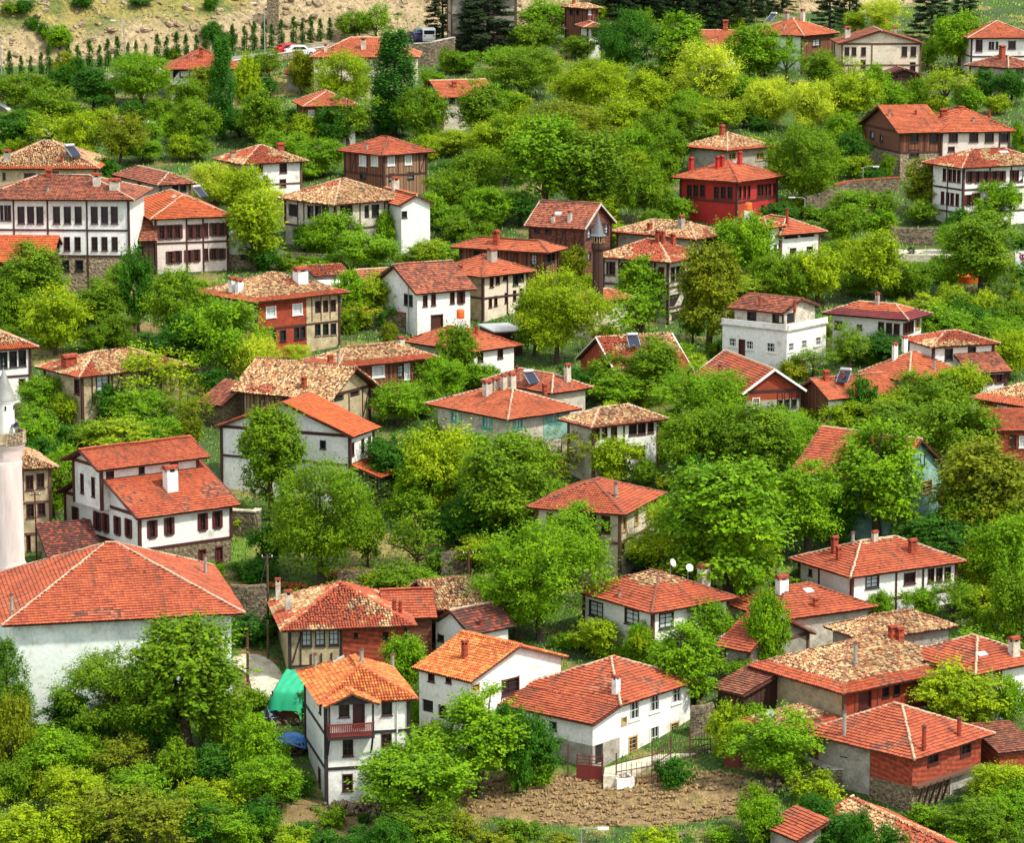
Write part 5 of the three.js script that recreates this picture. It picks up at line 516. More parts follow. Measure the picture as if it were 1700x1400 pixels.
trees('D', [[40, 170, 480, 230, 'f'], [210, 250, 500, 250, 'f'], [430, 330, 560, 200, 'g'], [590, 360, 560, 220, 'y'], [520, 250, 360, 80, 'd'], [60, -80, 100, 160, 'c'], [180, -120, 80, 140, 'c'], [480, -200, 180, 180, 'c'], [600, -150, 170, 150, 'c'], [800, 0, 180, 220, 'p'], [640, 80, 200, 120, 'y'], [1120, -120, 260, 240, 'c'], [1320, -100, 130, 160, 'c'], [1290, 90, 400, 270, 'f'], [1090, 280, 420, 120, 'f'], [90, 500, 760, 260, 'p'], [350, 510, 800, 260, 'p'], [610, 470, 740, 300, 'y'], [760, 410, 640, 160, 'f'], [880, 530, 740, 200, 'f'], [1020, 500, 720, 120, 'g'], [1200, 420, 680, 280, 'y'], [1350, 550, 720, 160, 'f'], [1440, 440, 620, 160, 'd'], [1620, 450, 660, 180, 'd'], [1530, 600, 720, 130, 'y'], [1130, 600, 720, 140, 'y'], [560, 720, 960, 200, 'f'], [300, 800, 1260, 400, 'g'], [620, 840, 1080, 200, 'd'], [740, 1070, 1180, 160, 'd'], [840, 970, 1130, 80, 'g'], [50, 740, 820, 120, 'd'], [1050, 1010, 1340, 200, 'o'], [640, 1200, 1370, 260, 'f'], [820, 1210, 1400, 150, 'g'], [1520, 1150, 1400, 260, 'f'], [1650, 760, 940, 60, 'f'], [250, 1230, 1330, 140, 'y'], [400, 1130, 1280, 180, 'g'], [480, 560, 760, 160, 'g']]);
trees('E', [[190, 260, 680, 330, 'g'], [350, 540, 900, 330, 'y'], [60, 480, 780, 220, 'g'], [170, 560, 800, 160, 'd'], [620, 480, 780, 240, 'g'], [870, 290, 800, 190, 'd'], [740, 370, 600, 130, 'f'], [740, 680, 880, 190, 'g'], [1110, 420, 830, 360, 'g'], [1180, 700, 980, 240, 'd'], [1430, 610, 1050, 420, 'f'], [1600, 830, 1120, 260, 'p'], [1010, 820, 990, 290, 'd'], [630, 830, 880, 100, 'f'], [320, 820, 900, 90, 'f'], [940, 900, 1260, 440, 'y'], [680, 1140, 1360, 180, 'd'], [900, 1170, 1400, 340, 'f'], [1180, 1130, 1400, 300, 'o'], [270, 1080, 1300, 260, 'f'], [220, 1250, 1400, 260, 'f'], [420, 1190, 1330, 140, 'y'], [1600, -60, 300, 260, 'y'], [1650, 250, 400, 180, 'd'], [500, 600, 820, 160, 'd'], [1310, 660, 980, 200, 'd']]);
trees('F', [[510, 60, 300, 290, 'f'], [420, 190, 330, 200, 'f'], [730, 180, 400, 330, 'f'], [830, 50, 200, 120, 'f'], [1100, 230, 380, 240, 'y'], [610, 420, 690, 220, 'f'], [770, 450, 680, 260, 'y'], [700, 650, 700, 160, 'd'], [860, 650, 700, 160, 'd'], [600, 690, 800, 120, 'g'], [850, 750, 850, 100, 'o'], [280, 880, 1000, 160, 'p'], [1280, 760, 1040, 210, 'g'], [1180, 970, 1220, 250, 'f'], [1390, 1000, 1160, 200, 'f'], [910, 1130, 1360, 280, 'f'], [1060, 1120, 1330, 200, 'g'], [60, 290, 400, 100, 'd'], [1500, 1020, 1090, 80, 'f'], [320, 130, 290, 140, 'd']]);
trees('G', [[320, 440, 940, 440, 'y'], [180, 520, 900, 220, 'g'], [860, 340, 560, 250, 'f'], [820, 520, 860, 400, 'f'], [420, 270, 460, 140, 'o'], [1270, 270, 860, 320, 'o'], [1510, 80, 440, 330, 'f'], [1450, 440, 590, 400, 'y'], [640, 760, 920, 180, 'y'], [1330, 850, 950, 150, 'f'], [1200, 940, 1000, 100, 'y'], [640, 950, 1180, 230, 'g'], [920, 850, 1120, 260, 'g'], [720, 1060, 1200, 330, 'f'], [1230, 1040, 1400, 480, 'f'], [830, 1180, 1260, 180, 'y'], [1080, 860, 950, 140, 'g'], [1650, 300, 500, 160, 'g'], [1170, 560, 860, 160, 'd']]);
trees('H', [[560, 20, 250, 200, 'g'], [400, 290, 600, 340, 'y'], [240, 340, 620, 260, 'g'], [100, 330, 580, 220, 'g'], [800, 180, 560, 240, 'y'], [620, 230, 500, 230, 'y'], [60, 500, 590, 140, 'f'], [670, 430, 570, 200, 'f'], [1000, 370, 560, 220, 'g'], [1130, 360, 480, 180, 'f'], [1430, 60, 520, 360, 'g'], [1230, 140, 330, 150, 'f'], [990, 270, 340, 60, 'c'], [1060, 305, 345, 80, 'f'], [1480, 400, 540, 80, 'f'], [1100, 560, 680, 200, 'y'], [1290, 560, 720, 200, 'g'], [1450, 550, 740, 180, 'y'], [1620, 600, 780, 200, 'g'], [1430, 650, 820, 190, 'd'], [1190, 640, 880, 300, 'f'], [1480, 700, 900, 260, 'f'], [1600, 800, 1060, 240, 'y'], [1660, 540, 640, 100, 'y'], [600, 750, 1000, 260, 'g'], [830, 810, 940, 240, 'd'], [760, 910, 1000, 130, 'f'], [380, 900, 1060, 260, 'g'], [250, 960, 1080, 200, 'o'], [1100, 1060, 1360, 380, 'g'], [680, 1090, 1260, 170, 'd'], [800, 1180, 1400, 330, 'y'], [430, 1200, 1300, 130, 'g'], [540, 1250, 1400, 180, 'y'], [1300, 1020, 1320, 280, 'y'], [340, 1290, 1400, 160, 'y'], [130, 1270, 1400, 260, 'f'], [1660, 430, 490, 70, 'y'], [1300, 30, 190, 160, 'd'], [1680, 190, 270, 100, 'd'], [1350, 780, 940, 200, 'g'], [1560, 660, 800, 200, 'f'], [910, 440, 570, 160, 'g']]);
trees('I', [[760, 30, 260, 430, 'y'], [230, 30, 260, 230, 'f'], [340, 280, 640, 200, 'g'], [990, 20, 180, 220, 'f'], [1200, 0, 150, 160, 'o'], [1350, 920, 1010, 110, 'f'], [1560, 920, 1010, 90, 'f'], [1500, 640, 740, 60, 'f'], [560, 60, 250, 200, 'g'], [420, 200, 420, 200, 'f'], [420, 60, 240, 160, 'd']]);
trees('J', [[120, -30, 580, 330, 'g'], [430, 310, 990, 560, 'g'], [720, 560, 950, 180, 'g'], [1020, 520, 970, 400, 'g'], [90, 690, 990, 180, 'd'], [1000, 960, 1080, 250, 'f'], [880, 130, 460, 320, 'd'], [1180, 90, 600, 420, 'y'], [1080, 340, 640, 300, 'f'], [1560, 160, 780, 430, 'g'], [1280, 560, 800, 300, 'd'], [870, 530, 640, 90, 'f'], [1430, 420, 800, 280, 'd'], [1350, 120, 400, 260, 'f']]);
trees('K', [[210, 700, 1330, 640, 'f'], [440, 570, 900, 320, 'f'], [60, 900, 1340, 300, 'f'], [80, 130, 700, 320, 'g'], [350, 110, 400, 330, 'o'], [680, 130, 400, 260, 'y'], [870, 280, 440, 160, 'g'], [1000, 380, 460, 110, 'o'], [1180, 0, 360, 360, 'g'], [1350, -60, 340, 350, 'g'], [1560, -40, 400, 330, 'g'], [1130, 540, 1020, 560, 'y'], [1380, 320, 1150, 620, 'f'], [1640, 380, 820, 220, 'f'], [1270, 1170, 1420, 240, 'f'], [820, 1310, 1430, 140, 'f'], [1630, 1130, 1260, 170, 'f'], [900, 760, 960, 160, 'd'], [20, 480, 800, 260, 'd']]);
trees('L', [[170, 0, 340, 500, 'f'], [340, 310, 840, 330, 'f'], [780, 60, 740, 440, 'f'], [900, -60, 180, 400, 'g'], [1250, -80, 280, 460, 'g'], [1440, 180, 760, 470, 'o'], [1600, 620, 1080, 400, 'f'], [1150, 640, 880, 430, 'd'], [1450, 800, 1080, 240, 'y'], [1250, 1030, 1290, 300, 'g'], [1650, 960, 1380, 260, 'g'], [780, 1110, 1200, 120, 'f'], [100, 1130, 1240, 220, 'f'], [320, 960, 1080, 200, 'd'], [1050, 1090, 1310, 180, 'f'], [840, 1130, 1210, 80, 'f'], [1340, 480, 820, 260, 'g'], [500, 480, 780, 260, 'd'], [1010, 620, 800, 240, 'y']]);
trees('M', [[1180, -20, 720, 560, 'g'], [740, 190, 720, 600, 'g'], [60, 60, 700, 280, 'j'], [130, 350, 740, 260, 'j'], [420, 420, 660, 220, 'd'], [350, 650, 1000, 330, 'f'], [70, 450, 900, 240, 'o'], [80, 850, 1120, 200, 'g'], [790, 700, 980, 330, 'o'], [1110, 720, 1010, 210, 'g'], [480, 900, 1200, 330, 'y'], [880, 900, 1120, 300, 'f'], [1350, 760, 980, 280, 'd'], [1550, 600, 860, 260, 'f'], [1640, 850, 1060, 230, 'f'], [1600, 400, 560, 180, 'g'], [700, 1030, 1400, 500, 'o'], [1000, 1080, 1420, 500, 'o'], [150, 1150, 1420, 320, 'y'], [400, 1150, 1420, 300, 'y'], [1380, 980, 1180, 270, 'y'], [1300, 1140, 1400, 240, 'd'], [1480, 1160, 1400, 260, 'f'], [1650, 1100, 1350, 200, 'd'], [1250, 850, 1000, 160, 'd'], [1550, 1260, 1420, 160, 'f'], [570, 560, 780, 240, 'd'], [1000, 420, 760, 300, 'd'], [1380, 420, 760, 280, 'g'], [240, 900, 1060, 180, 'y']]);
trees('N', [[40, 580, 1000, 270, 'f'], [90, 830, 1150, 330, 'f'], [240, 940, 1080, 200, 'd'], [80, 1150, 1350, 160, 'f'], [250, 1270, 1420, 240, 'y'], [320, 1240, 1340, 180, 'd'], [500, 1130, 1260, 160, 'g'], [1030, 740, 1260, 540, 'f'], [880, 740, 920, 160, 'f'], [1100, 600, 760, 240, 'g'], [1420, 420, 1000, 430, 'f'], [1660, 500, 990, 240, 'd'], [930, 60, 400, 240, 'f'], [1060, 1120, 1340, 340, 'g'], [700, 1180, 1240, 70, 'd'], [700, 1280, 1420, 260, 'd'], [1300, 1180, 1340, 220, 'o'], [20, 410, 540, 140, 'f'], [1010, 440, 610, 90, 'f'], [900, 1270, 1420, 240, 'g'], [1160, 1290, 1420, 220, 'f'], [1500, 1300, 1420, 220, 'o'], [450, 1290, 1420, 200, 'd']]);
trees('O', [[160, 650, 960, 300, 'd'], [190, 820, 980, 230, 'f'], [1060, 830, 1000, 220, 'd'], [1130, 0, 480, 330, 'f'], [950, 90, 260, 200, 'f'], [860, 0, 110, 150, 'y'], [1380, 500, 860, 200, 'y'], [1550, 500, 660, 180, 'f'], [1450, 210, 310, 150, 'f'], [700, 120, 220, 180, 'f'], [360, 50, 130, 120, 'f'], [1560, 1000, 1300, 180, 'g'], [1650, 1150, 1380, 200, 'd'], [1350, 1270, 1360, 160, 'f'], [1180, 300, 500, 130, 'd'], [330, 1320, 1400, 220, 'o'], [80, 1230, 1340, 220, 'g']]);
trees('P', [[150, 560, 980, 440, 'f'], [1300, 250, 600, 420, 'y'], [1600, 330, 650, 200, 'f'], [400, 1060, 1280, 200, 'd'], [560, 1180, 1400, 300, 'd'], [820, 1270, 1420, 240, 'd'], [680, 1170, 1300, 140, 'd'], [40, 1080, 1400, 220, 'f'], [1550, 870, 1150, 330, 'y'], [1450, 1010, 1140, 170, 'g'], [1400, 1100, 1380, 360, 'g'], [1620, 1020, 1290, 260, 'f'], [1080, 1130, 1230, 180, 'f'], [1300, 1270, 1420, 200, 'f'], [1150, 1180, 1270, 130, 'f'], [1560, 1240, 1430, 240, 'g']]);
// cypress saplings along the road
for (let i = 0; i < 34; i++) { const u = i / 33, x = 20 + u * 530 + (R0() - 0.5) * 6, y = 133 - u * 62 + (R0() - 0.5) * 2; const p = hit(x, y - 4); const t = thing('cypress_sapling', 'narrow young cypress in the row along the hillside road', 'sapling', p, R0() * 6, 'young cypresses along the road'), s = 0.9 + R0() * 0.6; t.scale.set(s, s * 0.95, s); mesh('trunk', PRO.sapling[0].trunk.clone().scale(0.4, 1, 0.4), M.dbark, t); mesh('crown', PRO.sapling[0].crown, leafM.d, t); }
// undergrowth shrubs where nothing else stands
{ const R = rng(77); let n = 0; for (let i = 0; i < 9000 && n < 290; i++) { const px = R() * 1760 - 30, py = 40 + Math.pow(R(), 0.8) * 1400; const p = hit(px, py); if (-p.z > 462 + (p.x + 71) * 0.42 || inFoot(p.x, p.z, 1.2) || inDirt(p.x, p.z) || LAWN.some((q) => inPoly(p.x, p.z, q)) || DRY.some((q) => inPoly(p.x, p.z, q)) || DIRT.some((q) => inPoly(p.x, p.z, q))) continue; if (TREES.some(([x, z, r]) => Math.hypot(x - p.x, z - p.z) < r * 0.6 + 0.9)) continue; const sc = 5450 / -p.z, h = 1.3 + R() * 2, w = 2 + R() * 2.4; const bx = [px - w / 2 * sc, py - h * sc, px + w / 2 * sc, py]; if (HOUSES.some((q) => q.box[4] > -p.z - 1 && bx[2] > q.box[0] && bx[0] < q.box[2] && bx[1] < q.box[3] - 10 && bx[3] > q.box[1])) continue; if (ROAD.some((q) => Math.hypot(q.x - p.x, q.z - p.z) < 7)) continue; if (bx[2] > 740 && bx[0] < 1290 && bx[1] < 1368 && bx[3] > 1270) continue; putTree(p, w, h, 'fgydgfy'[Math.floor(R() * 7)]); n++; } console.log('undergrowth', n, 'trees', TREES.length); }
{ // grass tufts
  const R = rng(99), P = [], N = []; for (let b = 0; b < 7; b++) { const a = R() * 6.283, r = R() * 0.16, x = Math.cos(a) * r, z = Math.sin(a) * r, h = 0.14 + R() * 0.2, w = 0.03, dx = (R() - 0.5) * 0.16, dz = (R() - 0.5) * 0.16; P.push(x - w * Math.sin(a), 0, z + w * Math.cos(a), x + w * Math.sin(a), 0, z - w * Math.cos(a), x + dx, h, z + dz); for (let k = 0; k < 3; k++) N.push(Math.cos(a) * 0.4, 0.9, Math.sin(a) * 0.4); }
  const g = new THREE.BufferGeometry(); g.setAttribute('position', new THREE.Float32BufferAttribute(P, 3)); g.setAttribute('normal', new THREE.Float32BufferAttribute(N, 3)); const ms = [], cs = [], c = new THREE.Color(), q = new THREE.Quaternion();
  for (let i = 0; i < 120000 && ms.length < 80000; i++) { const p = hit(R() * 1720 - 10, R() * 1440 - 10); if (inFoot(p.x, p.z, 0.1)) continue; const dirt = DIRT.some((d) => inPoly(p.x, p.z, d)); if (dirt && R() < 0.9) continue; const dry = DRY.some((d) => inPoly(p.x, p.z, d)), hill = -p.z > 459 + (p.x + 71) * 0.42; if (hill && R() < 0.6) continue; if (ROAD.some((r) => Math.hypot(r.x - p.x, r.z - p.z) < 4.5)) continue; const s = (0.6 + R() * 1.1) * (-p.z / 300) * (hill ? 0.6 : 1); ms.push(new THREE.Matrix4().compose(p, q.setFromAxisAngle(V(0, 1, 0), R() * 6.28).clone(), V(s, s * (0.35 + R() * 0.35), s))); c.copy(dry || (hill && R() < 0.6) ? cScrub : R() < 0.75 ? S(98, 140, 36) : S(128, 150, 50)); cs.push(c.clone().multiplyScalar(0.75 + R() * 0.5)); }
  const im = shadowed(new THREE.InstancedMesh(g, new THREE.MeshPhysicalMaterial({ color: 0xffffff, roughness: 0.8, side: THREE.DoubleSide }), ms.length)); ms.forEach((m, i) => { im.setMatrixAt(i, m); im.setColorAt(i, cs[i]); }); im.name = 'grass'; im.userData = { kind: 'stuff', label: 'short green and dry grass over the hillside', category: 'grass' }; scene.add(im);
}
// ---------------------------------------------------------------- minarets
const upTo = (p, py) => { let h = 0; while (h < 60 && project(V(p.x, p.y + h, p.z))[1] > py) h += 0.02; return h; };
const lathe = (pts, n = 24) => new THREE.LatheGeometry(pts.map(([r, y]) => new THREE.Vector2(r, y)), n);
{
  const p = hit(17, 1003), y = (py) => upTo(p, py), t = thing('minaret', 'tall white stone minaret with balcony and lead cone beside the mosque hall', 'minaret', p);
  mesh('shaft', lathe([[1.5, -1], [1.5, y(940)], [1.28, y(930)], [1.24, y(775)], [1.3, y(770)], [1.24, y(764)]], 16), M.stonepink, t);
  mesh('corbel', lathe([[1.22, y(766)], [1.3, y(752)], [1.42, y(745)], [1.56, y(738)], [1.6, y(735)], [0.5, y(735)]], 20), M.stonepink, t);
  const bal = mesh('balcony', lathe([[1.62, y(736)], [1.62, y(733)], [0.4, y(733)]], 20), M.lstone, t);
  for (let i = 0; i < 14; i++) { const a = i / 14 * Math.PI * 2, g = merge([box(0.62, y(716) - y(734), 0.1), box(0.1, y(714) - y(735), 0.16, 0.34)]); mesh('parapet_panel', g.translate(0, (y(716) + y(734)) / 2, 1.5).rotateY(a), i % 3 ? M.lstone : M.beige, bal); }
  const up = mesh('upper_shaft', lathe([[0.78, y(735)], [0.76, y(672)], [0.88, y(668)], [0.9, y(664)], [0.6, y(664)]], 16), M.white, t);
  for (let i = 0; i < 6; i++) { const a = i / 6 * 6.283 + 0.25; mesh('slot_window', box(0.12, 0.35, 0.06, 0, y(676), 0.77).rotateY(a), M.hole, up); }
  mesh('door_opening', box(0.5, 1.5, 0.08, 0, y(733) + 0.8, 0.77).rotateY(2.6), M.hole, up);
  mesh('cone_roof', lathe([[0.93, y(665)], [0.86, y(660)], [0.5, y(640)], [0.12, y(618)], [0.02, y(612)]], 14), M.lead, t);
  mesh('finial', merge([cyl(0.03, 0.02, 0.9, 0, y(614), 0, 6), new THREE.SphereGeometry(0.09, 8, 6).translate(0, y(614) + 0.4, 0)]), M.dlead, t);
  for (const a of [-1.0, 0.9, 2.6]) { const s = mesh('loudspeaker', merge([new THREE.CylinderGeometry(0.28, 0.09, 0.45, 12, 1, true).rotateX(Math.PI / 2).translate(0, y(705), 1.05), box(0.1, 0.1, 0.4, 0, y(705), 0.8)]).rotateY(a), M.dlead, t); }
}
{
  const p = onRoof(H[30], 'G', 575, 566) || at('G', 575, 566, 4); p.y -= 0.4; const y = (z) => upTo(p, 340 + z * ZK), t = thing('wooden_minaret', 'short dark wooden minaret with pointed lead cap on the small mosque roof', 'minaret', p);
  mesh('shaft', new THREE.CylinderGeometry(0.52, 0.56, y(290), 8).translate(0, y(290) / 2, 0), M.dwood, t);
  mesh('lower_ring', lathe([[0.5, y(296)], [0.66, y(280)], [0.68, y(270)]], 8), M.dwood, t);
  mesh('gallery', new THREE.CylinderGeometry(0.66, 0.66, y(192) - y(280), 8).translate(0, (y(192) + y(280)) / 2, 0), M.dwood, t);
  for (let i = 0; i < 8; i++) { const a = i / 8 * 6.283 + Math.PI / 8; const n = mesh('gallery_opening', box(0.24, 0.62, 0.05, 0, y(215), 0.62).rotateY(a), M.hole, t); mesh('opening_frame', merge([box(0.05, 0.66, 0.06, -0.14, y(215), 0.63), box(0.05, 0.66, 0.06, 0.14, y(215), 0.63), box(0.28, 0.05, 0.06, 0, y(215) - 0.33, 0.63)]).rotateY(a), M.tanframe, n); }
  mesh('eave', lathe([[0.84, y(196)], [0.84, y(190)], [0.6, y(184)]], 8), M.dlead, t); mesh('cone_roof', lathe([[0.62, y(186)], [0.5, y(160)], [0.03, y(60)]], 8), M.dlead, t);
}
// ---------------------------------------------------------------- roof fittings
function solarHeater(h, tile, x, y, label, turn = 0, s = 1) {
  const p = onRoof(H[h], tile, x, y); if (!p) { console.log('no roof for heater', label); return; } const t = thing('solar_water_heater', label, 'water heater', p, turn); t.scale.setScalar(s * 0.72);
  mesh('tank', new THREE.CapsuleGeometry(0.28, 1.1, 4, 12).rotateZ(Math.PI / 2).translate(0, 1.55, 0), M.metal, t);
  const c = mesh('collector', box(1.5, 0.06, 1.9).rotateX(0.62).translate(0, 0.72, 0.95), M.panel, t); mesh('collector_frame', merge([-0.76, 0.76].map((u) => box(0.06, 0.1, 1.96, u).rotateX(0.62).translate(0, 0.73, 0.95))), M.metal, c);
  for (const u of [-0.6, 0.6]) for (const [a, b] of [[V(u, -0.9, 0.1), V(u, 1.4, 0)], [V(u, -0.9, -0.6), V(u, 1.4, -0.05)]]) mesh('leg', bar(a, b, 0.05), M.metal, t);
}
solarHeater(40, 'G', 140, 1120, 'silver rooftop water heater with slanted panel beside a tan chimney', 0.5); solarHeater(39, 'G', 790, 888, 'silver rooftop water heater on the roof with white barge boards', 0.2); solarHeater(37, 'H', 580, 1110, 'rooftop water heater over the low red roof beside the salmon roof', -0.4);
solarHeater(8, 'D', 130, 135, 'rooftop water heater on the mint and timber house above its pale side', -0.8); solarHeater(16, 'A', 440, 985, 'rooftop water heater with long tilted panel over orange eave rows', 0.7, 1.2); solarHeater(20, 'A', 1235, 1235, 'rooftop water heater at the back of the bright orange roof', 0.8);
function waterTank(h, tile, x, y, label) { const p = onRoof(H[h], tile, x, y); if (!p) return console.log('no roof', label); const t = thing('water_tank', label, 'water tank', p); mesh('barrel', lathe([[0, 1.7], [0.3, 1.68], [0.4, 1.55], [0.38, 1.3], [0.4, 1.05], [0.38, 0.8], [0, 0.8]], 14), M.orange, t); mesh('stand', merge([box(0.9, 1.5, 0.9, 0, 0.05, 0)]), M.white, t); }
waterTank(43, 'F', 1302, 765, 'orange water barrel on a white stand on the coral-roofed cottage'); waterTank('32b', 'H', -30, 85, 'orange water barrel on a white stand below the red mansion');
function dish(p, label, turn, r = 0.32) { const t = thing('satellite_dish', label, 'satellite dish', p, turn); mesh('reflector', lathe([[0.02, 0], [r * 0.6, 0.06], [r, 0.17], [r * 0.98, 0.18], [r * 0.6, 0.08], [0, 0.02]], 16).rotateX(1.15).translate(0, 0.75, 0.1), M.wframe, t); mesh('mast', cyl(0.03, 0.03, 1.15, 0, -0.4, 0, 6), M.pole, t); mesh('feed_arm', bar(V(0, 0.6, 0.1), V(0, 0.7, 0.6), 0.03), M.pole, t); }
for (const [h, tile, x, y, l, a] of [[57, 'K', 1030, 985, 'white dish antenna at the ridge beside the tan tile patch', 0.9], [57, 'K', 1140, 1015, 'pinkish dish antenna beside the capped chimney of the patched roof', 0.5], ['61f', 'P', 118, 610, 'white dish antenna at the edge of the annex tan roof', -0.6]]) { const p = onRoof(H[h], tile, x, y); if (p) dish(p, l, a); else console.log('no dish', l); }
function skylight(h, tile, x, y, w, l) { // a pale roof window lying on the slope
  const q = pxy(tile, x, y), inv = H[h].inv, o = camera.position.clone().applyMatrix4(inv), dd = camera.position.clone().add(ray(...q)).applyMatrix4(inv).sub(o); let best = null;
  for (const pl of H[h].planes) { const ex = pl[1].clone().sub(pl[0]).normalize(), n = ex.clone().cross(pl[2].clone().sub(pl[0])).normalize(), t = pl[0].clone().sub(o).dot(n) / dd.dot(n), p = o.clone().addScaledVector(dd, t); if (pl.every((a, i) => pl[(i + 1) % pl.length].clone().sub(a).cross(p.clone().sub(a)).dot(n) > 0) && (!best || t < best.t)) best = { t, p, ex, n }; }
  if (!best) return console.log('no skylight', h); const up = best.n.clone().cross(best.ex), m = new THREE.Matrix4().makeBasis(best.ex, up, best.n).setPosition(best.p.addScaledVector(best.n, 0.12)); mesh('roof_window', box(w, l, 0.1).applyMatrix4(m), M.sheet, H[h].g);
}
for (const a of [[66, 'N', 545, 215, 0.45, 0.9], ['61a', 'L', 345, 1105, 0.8, 0.6], [13, 'D', 1570, 960, 1.2, 0.6], [61 + 'e', 'P', 1430, 182, 0.9, 0.5], [29, 'G', 328, 62, 0.8, 0.6], [15, 'C', 1435, 1022, 0.7, 0.5], [20, 'A', 1095, 1240, 1.0, 0.5], ['61b', 'L', 190, 1270, 0.5, 0.5]]) skylight(...a);
// porch of the wide gable house
{ const h = H[46], g = h.g, pl = roofPlanes('shedR', 0.2, 2.6, h.a * 0.9, 2.6, 2.5, 18, 0.25)[0]; const r = mesh('porch_roof', merge(pl.map((p) => slabOf(p, 0.12))), roofUnder, g), [ms, cs, geo] = tilesOn(pl, ['or'], false, rng(3)), im = shadowed(new THREE.InstancedMesh(geo, tileMat, ms.length)); ms.forEach((m, i) => { im.setMatrixAt(i, m); im.setColorAt(i, cs[i]); }); im.name = 'roof_tiles'; im.userData.kind = 'stuff'; r.add(im); for (const x of [0.3, h.a * 0.88]) mesh('porch_post', box(0.16, 3.6, 0.16, x, 0.7, 2.4), M.beam, g); }
// ---------------------------------------------------------------- poles, lamps, wires
const topY = (p, tile, y) => upTo(p, pxy(tile, 0, y)[1]);
function lamp(tile, x, yt, yb, dir, label, dbl) {
  const p = at(tile, x, yb), h = topY(p, tile, yt), t = thing('street_lamp', label, 'street lamp', p); mesh('post', tube([V(0, -0.3, 0), V(0, h * 0.5, 0), V(0, h * 0.94, 0)], 0.09, 0.055, 8), M.pole, t);
  for (const s of dbl ? [-1, 1] : [dir]) { const a = mesh('arm', tube([V(0, h * 0.93, 0), V(s * 0.3, h * 0.985, 0), V(s * 1.2, h, 0.1)], 0.05, 0.04, 6), M.pole, t); mesh('lamp_head', box(0.75, 0.14, 0.28, s * 1.5, h, 0.1), M.wframe, a); }
}
lamp('A', 783, 128, 372, -1, 'grey street lamp at the foot of the bare quarry slope'); lamp('A', 1662, 18, 335, -1, 'tall grey street lamp beside the parapet of the hillside road'); lamp('A', 12, 232, 470, -1, 'street lamp beside the road at the scrubby slope');
lamp('D', 686, 1045, 1195, 1, 'curved street lamp behind the tile-capped garden wall'); lamp('D', 322, 1238, 1375, -1, 'curved street lamp beside the red mansion and stone wall'); lamp('H', 960, 1052, 1190, 1, 'two-armed white street lamp in front of the broad salmon roof', true); lamp('O', 470, 1268, 1365, 1, 'small street lamp below the ploughed garden'); lamp('M', 78, 800, 905, -1, 'short white lamp between the juniper and the round bush');
function pole(tile, x, yt, yb, label, m, r = 0.11, arms = 1) { const p = at(tile, x, yb), h = topY(p, tile, yt), t = thing('utility_pole', label, 'pole', p); mesh('post', tube([V(0, -0.4, 0), V(0.02, h * 0.5, 0), V(0, h, 0)], r, r * 0.75, 8), M[m], t); for (let i = 0; i < arms; i++) { const c = mesh('crossarm', box(0.9, 0.07, 0.07, 0, h - 0.25 - i * 0.4, 0), M[m], t); for (const u of [-0.38, 0.38]) mesh('insulator', cyl(0.04, 0.03, 0.14, u, h - 0.2 - i * 0.4, 0, 6), M.wframe, c); } return V(p.x, p.y + h - 0.2, p.z); }
const w1 = pole('E', 1428, 872, 1175, 'wooden utility pole beside the lane near the small lean-to', 'wpole'); const w2 = pole('L', 940, 925, 1225, 'wooden utility pole in front of the house with brown corner posts', 'wpole'); const w3 = pole('J', 96, 870, 1370, 'weathered utility pole beside the stone wall and half-timbered house', 'wpole'); const w4 = pole('J', 1352, 850, 1190, 'rusty utility pole beside the low tan-roofed shed', 'rustpole');
const w5 = pole('M', 1556, 40, 392, 'rust brown post standing in the lane by the mosque', 'rustpole', 0.12, 0), w6 = pole('I', 232, 480, 925, 'thin rusty pole beside the half-timbered house and minaret', 'rustpole', 0.08); pole('P', 1452, 62, 290, 'thin black stovepipe pole at the red hip roof, taller one', 'bframe', 0.1, 0); pole('P', 1508, 170, 345, 'thin black stovepipe pole at the red hip roof, shorter one', 'bframe', 0.1, 0); pole('F', 976, 500, 815, 'slim grey metal pole in front of the white cottage', 'pole', 0.08, 0); pole('N', 96, -40, 210, 'brown wooden pole at the corner of the half-timbered brick house', 'wpole', 0.11, 0);
const wires = [[w1, w6], [w2, w4], [w3, w5], [w4, w3], [at('N', -80, 1068, 5), at('N', 480, 1130, 4.5)], [at('N', 760, 1160, 4.5), at('N', 1340, 1214, 4.5)]];
wires.forEach(([a, b], i) => { const pts = []; for (let k = 0; k <= 10; k++) { const t = k / 10, q = a.clone().lerp(b, t); q.y -= Math.sin(Math.PI * t) * a.distanceTo(b) * 0.02; pts.push(q); } const o = mesh('overhead_wire', tube(pts, 0.018, 0.018, 4), M.bframe, scene); tag(o, ['thin wire running from the lane pole to the rusty pole', 'thin wire from the pole before the brown-posted house', 'thin wire from the weathered pole to the lane post', 'thin wire between the rusty and weathered utility poles', 'slack wire crossing the bushes by the tall white house', 'slack wire crossing the bushes below the ploughed garden'][i], 'wire', 'overhead wires'); });
